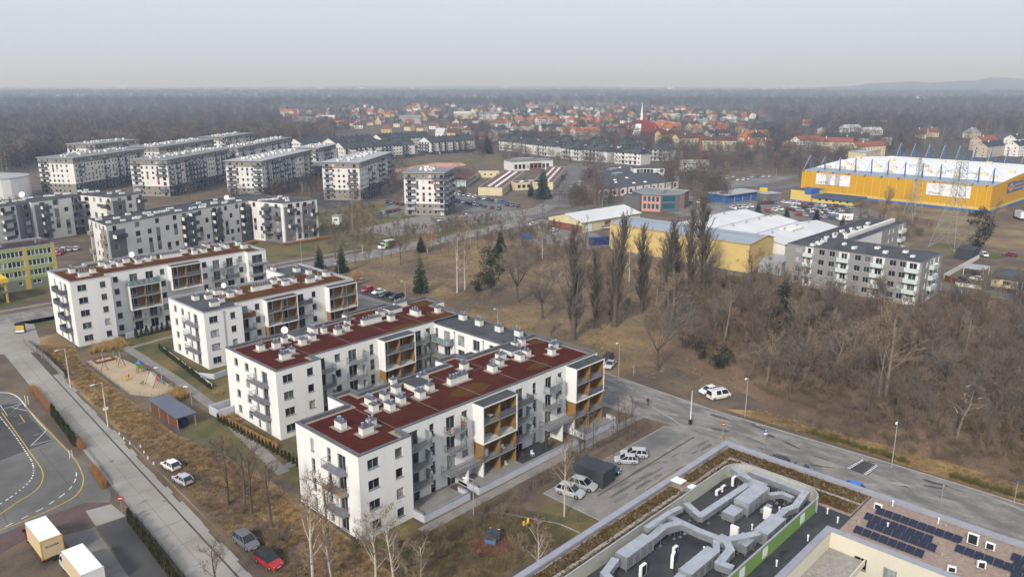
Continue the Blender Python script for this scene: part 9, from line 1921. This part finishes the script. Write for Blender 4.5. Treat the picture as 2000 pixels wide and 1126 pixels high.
# people
def person(label,x,y,z,rz,top,legs,hair=(.03,.02,.015),pose='stand',h=1.75):
 t=thing('person',label,'person',(x,y,z),rz);s=h/1.75;bm_=bpy.data.meshes.new('body')
 J=[(0,0,.93),(0,0,1.15),(0,0,1.40),(.02,0,1.52),(.03,0,1.60)];V=list(J);E_=[(0,1),(1,2),(2,3),(3,4)];Rd=[.15,.14,.15,.06,.06]
 def chain(root,pts,rs):
  k=root
  for p_,r_ in zip(pts,rs):V.append(p_);E_.append((k,len(V)-1));Rd.append(r_);k=len(V)-1
 st_=.22 if pose=='walk' else 0.03
 chain(0,[(0,.10,.88),(st_*.7,.11,.50),(st_,.11,.08),(st_+.14,.12,.04)],[.10,.065,.05,.045]);chain(0,[(0,-.10,.88),(-st_*.3,-.11,.50),(-st_-.04,-.11,.1),(-st_+.1,-.12,.04)],[.10,.065,.05,.045])
 if pose=='lean':chain(2,[(0,.20,1.38),(.18,.24,1.15),(.38,.18,1.08)],[.07,.05,.04]);chain(2,[(0,-.20,1.38),(.18,-.24,1.15),(.38,-.18,1.08)],[.07,.05,.04])
 else:chain(2,[(0,.20,1.38),(-.08,.24,1.10),(.04,.25,.86)],[.07,.05,.04]);chain(2,[(0,-.20,1.38),(.10,-.24,1.10),(.20,-.25,.90)],[.07,.05,.04])
 bm_.from_pydata([(a*s,b*s,c*s)for a,b,c in V],E_,[]);o=bpy.data.objects.new('body',bm_);link(o,t);md=o.modifiers.new('skin','SKIN')
 for i,r_ in enumerate(Rd):bm_.skin_vertices[0].data[i].radius=(r_*s,r_*s)
 bm_.skin_vertices[0].data[0].use_root=True;sd=o.modifiers.new('sub','SUBSURF');sd.levels=1;sd.render_levels=1
 m_=bpy.data.materials.new('person_'+label.split()[0]);m_.use_nodes=True;nt=m_.node_tree;g_=nd(nt,'ShaderNodeTexCoord');sp_=nd(nt,'ShaderNodeSeparateXYZ');nt.links.new(g_.outputs['Object'],sp_.inputs[0]);cr_=nd(nt,'ShaderNodeValToRGB');cr_.color_ramp.interpolation='CONSTANT';el=cr_.color_ramp.elements;el[0].color=(.02,.02,.02,1);el[0].position=0;el[1].color=(*legs,1);el[1].position=.06
 e3=el.new(.52);e3.color=(*top,1);e4=el.new(.83);e4.color=(.5,.3,.22,1);mr_=nd(nt,'ShaderNodeMath',operation='DIVIDE');mr_.inputs[1].default_value=1.8*s;nt.links.new(sp_.outputs[2],mr_.inputs[0]);nt.links.new(mr_.outputs[0],cr_.inputs[0]);nt.links.new(cr_.outputs[0],nt.nodes['Principled BSDF'].inputs['Base Color']);nt.nodes['Principled BSDF'].inputs['Roughness'].default_value=.9;bm_.materials.append(m_)
 hm=bpy.data.materials.new('hair_'+label.split()[0]);hm.use_nodes=True;hm.node_tree.nodes['Principled BSDF'].inputs['Base Color'].default_value=(*hair,1);skn='skin'
 if 'skin' not in MAT:mat('skin',(.48,.29,.21),fine=.05)
 q=MB();q.sphere((.05*s,0,1.66*s),.105*s,10,7,0,1.2);q.sphere((.155*s,0,1.65*s),.02*s,5,4,0);q.sphere((.14*s,.04*s,1.68*s),.012*s,5,4,1);q.sphere((.14*s,-.04*s,1.68*s),.012*s,5,4,1);hd=bpy.data.objects.new('head',q.mesh('head',['skin','ink'],smooth=True));link(hd,t);q=MB();q.sphere((.03*s,0,1.70*s),.115*s,10,6,0,1.0);hr=bpy.data.objects.new('hair',q.mesh('hair',[hm],smooth=True));link(hr,t)
 for sg in(-1,1):
  q=MB();bx_,by_,bz_=((.40,sg*.18,1.06)if pose=='lean' else((.05,.25,.82)if sg>0 else(.21,-.25,.86)))
  q.sphere((bx_*s,by_*s,bz_*s),.04*s,6,4,0,1.2)
  for k in range(5):q.tube((bx_*s+.01,(by_+(k-2)*.016)*s,bz_*s-.02),(bx_*s+.05,(by_+(k-2)*.02)*s,bz_*s-(.07,.085,.09,.08,.05)[k]),.008,.006,4)
  ho=bpy.data.objects.new('hand',q.mesh('hand',['skin']));link(ho,t)
 return t
person('person in a red jacket and dark trousers leaning on the top balcony rail',72.6,80.35,HEAD[3]-2.3,R(-95),(.42,.03,.03),(.03,.03,.035),pose='lean');p=G(1265,792);person('person in dark clothes walking on the lane past the near block',p[0],p[1],.03,R(215),(.03,.03,.035),(.04,.04,.06),pose='walk');p=G(1142,366);person('person in dark clothes on the avenue footpath',p[0],p[1],.03,R(120),(.03,.03,.04),(.03,.03,.035),pose='walk')
# things on balconies and terraces
def small(name,label,cat,x,y,z,boxes):
 t=thing(name,label,cat,(x,y,z))
 for n_,b_,mt in boxes:m=MB();m.box(*b_);o=m.build(n_,[mt],None);o.parent=t
def chair_set(label,x,y,z,mt):small('balcony_chair',label,'chair',x,y,z,[('seat',(-.25,-.25,.4,.25,.25,.46),mt),('backrest',(-.25,.2,.46,.25,.26,.95),mt),('leg',(-.23,-.23,0,-.18,-.18,.4),mt),('leg',(.18,-.23,0,.23,-.18,.4),mt),('leg',(-.23,.18,0,-.18,.23,.4),mt),('leg',(.18,.18,0,.23,.23,.4),mt)])
chair_set('blue folding chair in the top right loggia of the near block',82.3,80.3,9.29,'toy_blue');chair_set('white chair on the terrace of the near block',86.6,78.6,.56,'lamp_white');chair_set('dark brown armchair on the terrace of the near block',85.0,79.2,.56,'frame_brown');chair_set('beige armchair in the ground floor loggia of the near block',81.4,79.6,.2,'box_beige');chair_set('white garden chair in the third-floor loggia of the near block',81.0,79.9,3.15,'lamp_white')
pb2=thing('parasol','closed dark green parasol cover on the near block terrace','parasol',(90.2,78.8,.56));m=MB();m.cyl(90.2,78.8,.56,.42,2.7,.22,8);m.cyl(90.2,78.8,2.7,.22,2.95,.05,8);m.build('cover',['needles'],pb2)
small('side_table','white round table in the top left loggia of the near block','table',78.4,80.2,9.29,[('top',(-.4,-.4,.68,.4,.4,.72),'lamp_white'),('leg',(-.04,-.04,0,.04,.04,.68),'galv')]);small('storage_box','white appliance box in the second-floor loggia of the near block','box',77.6,80.6,3.15,[('body',(-.4,-.3,0,.4,.3,1.1),'lamp_white'),('lid',(-.42,-.32,1.1,.42,.32,1.16),'lamp_white')]);small('storage_box','cardboard-brown box on the top balcony beside the person','box',71.0,80.6,HEAD[3]-2.3,[('body',(-.25,-.2,0,.25,.2,.75),'box_beige'),('lid',(-.26,-.21,.75,.26,.21,.79),'box_beige')])
rp=random.Random(31)
for k in range(7):
 x,y=42.8+rp.uniform(-.6,.8),122+k*2.6;t=thing('marker_cone','small weathered marker stub in the line along the street verge','cone',(x,y,0),group='marker stubs along the street verge');m=MB();m.cyl(x,y,0,.16,.5,.05,6);m.build('stub',['chimney_white'],t)
for k,(x,y)in enumerate([(49.2,87.4),(49.6,84.0),(51.2,88.6)]):
 t=thing('pallet',['wooden pallet lying on the verge, nearest the grey SUV','wooden pallet lying on the verge by the red SUV','wooden pallet lying on the verge under the trees'][k],'pallet',(x-3,y,.05),R(20+30*k))
 for i in range(6):m=MB();m.box(-.6,-.5+i*.18,.1,.6,-.38+i*.18,.13);o=m.build('plank',['bark_pale'],None);o.parent=t
 for i in(-1,0,1):m=MB();m.box(i*.5-.05,-.5,0,i*.5+.05,.52,.1);o=m.build('bearer',['bark_pale'],None);o.parent=t
for k,(x,y)in enumerate([(37.8,128),(38.6,109)]):mh=MB();mh.cyl(x,y,.03,.34,.062,.34,14);o=mh.build('manhole_cover',['concrete_dark']);tag(o,['round manhole cover in the street, farther one','round manhole cover in the street, nearer one'][k],'manhole')
for k,(px,py,an)in enumerate([(22,805,0),(410,0,0)][:0]):pass
for k,(px,py,top)in enumerate([(137,895,878),(142,893,878),(51,790,772),(56,789,773)]):X_,Y_,h=hpx((px,py),top);t=thing('bollard',['white bollard at the depot gate, left','white bollard at the depot gate, right','white bollard by the copper hedge, left','white bollard by the copper hedge, right'][k],'bollard',(X_,Y_,0));m=MB();m.cyl(X_,Y_,0,.06,max(1.0,h),.06,6);m.build('post',['pole_white'],t)
# ================================================================ haze
hz=MB();hz.box(-46000,-46000,-1.2,46000,46000,215.0);hzo=hz.build('haze',['white_wall']);hm_=bpy.data.materials.new('haze');hm_.use_nodes=True;nt=hm_.node_tree;nt.nodes.remove(nt.nodes['Principled BSDF']);pv=nd(nt,'ShaderNodeVolumePrincipled');pv.inputs['Color'].default_value=(0.55,0.74,1.0,1);pv.inputs['Absorption Color'].default_value=(1,1,1,1);pv.inputs['Density'].default_value=0.00024;pv.inputs['Anisotropy'].default_value=0.15;nt.links.new(pv.outputs[0],nt.nodes['Material Output'].inputs['Volume'])
hzo.data.materials.clear();hzo.data.materials.append(hm_);tag(hzo,'pale winter haze filling the air to the horizon','haze',kind='stuff')
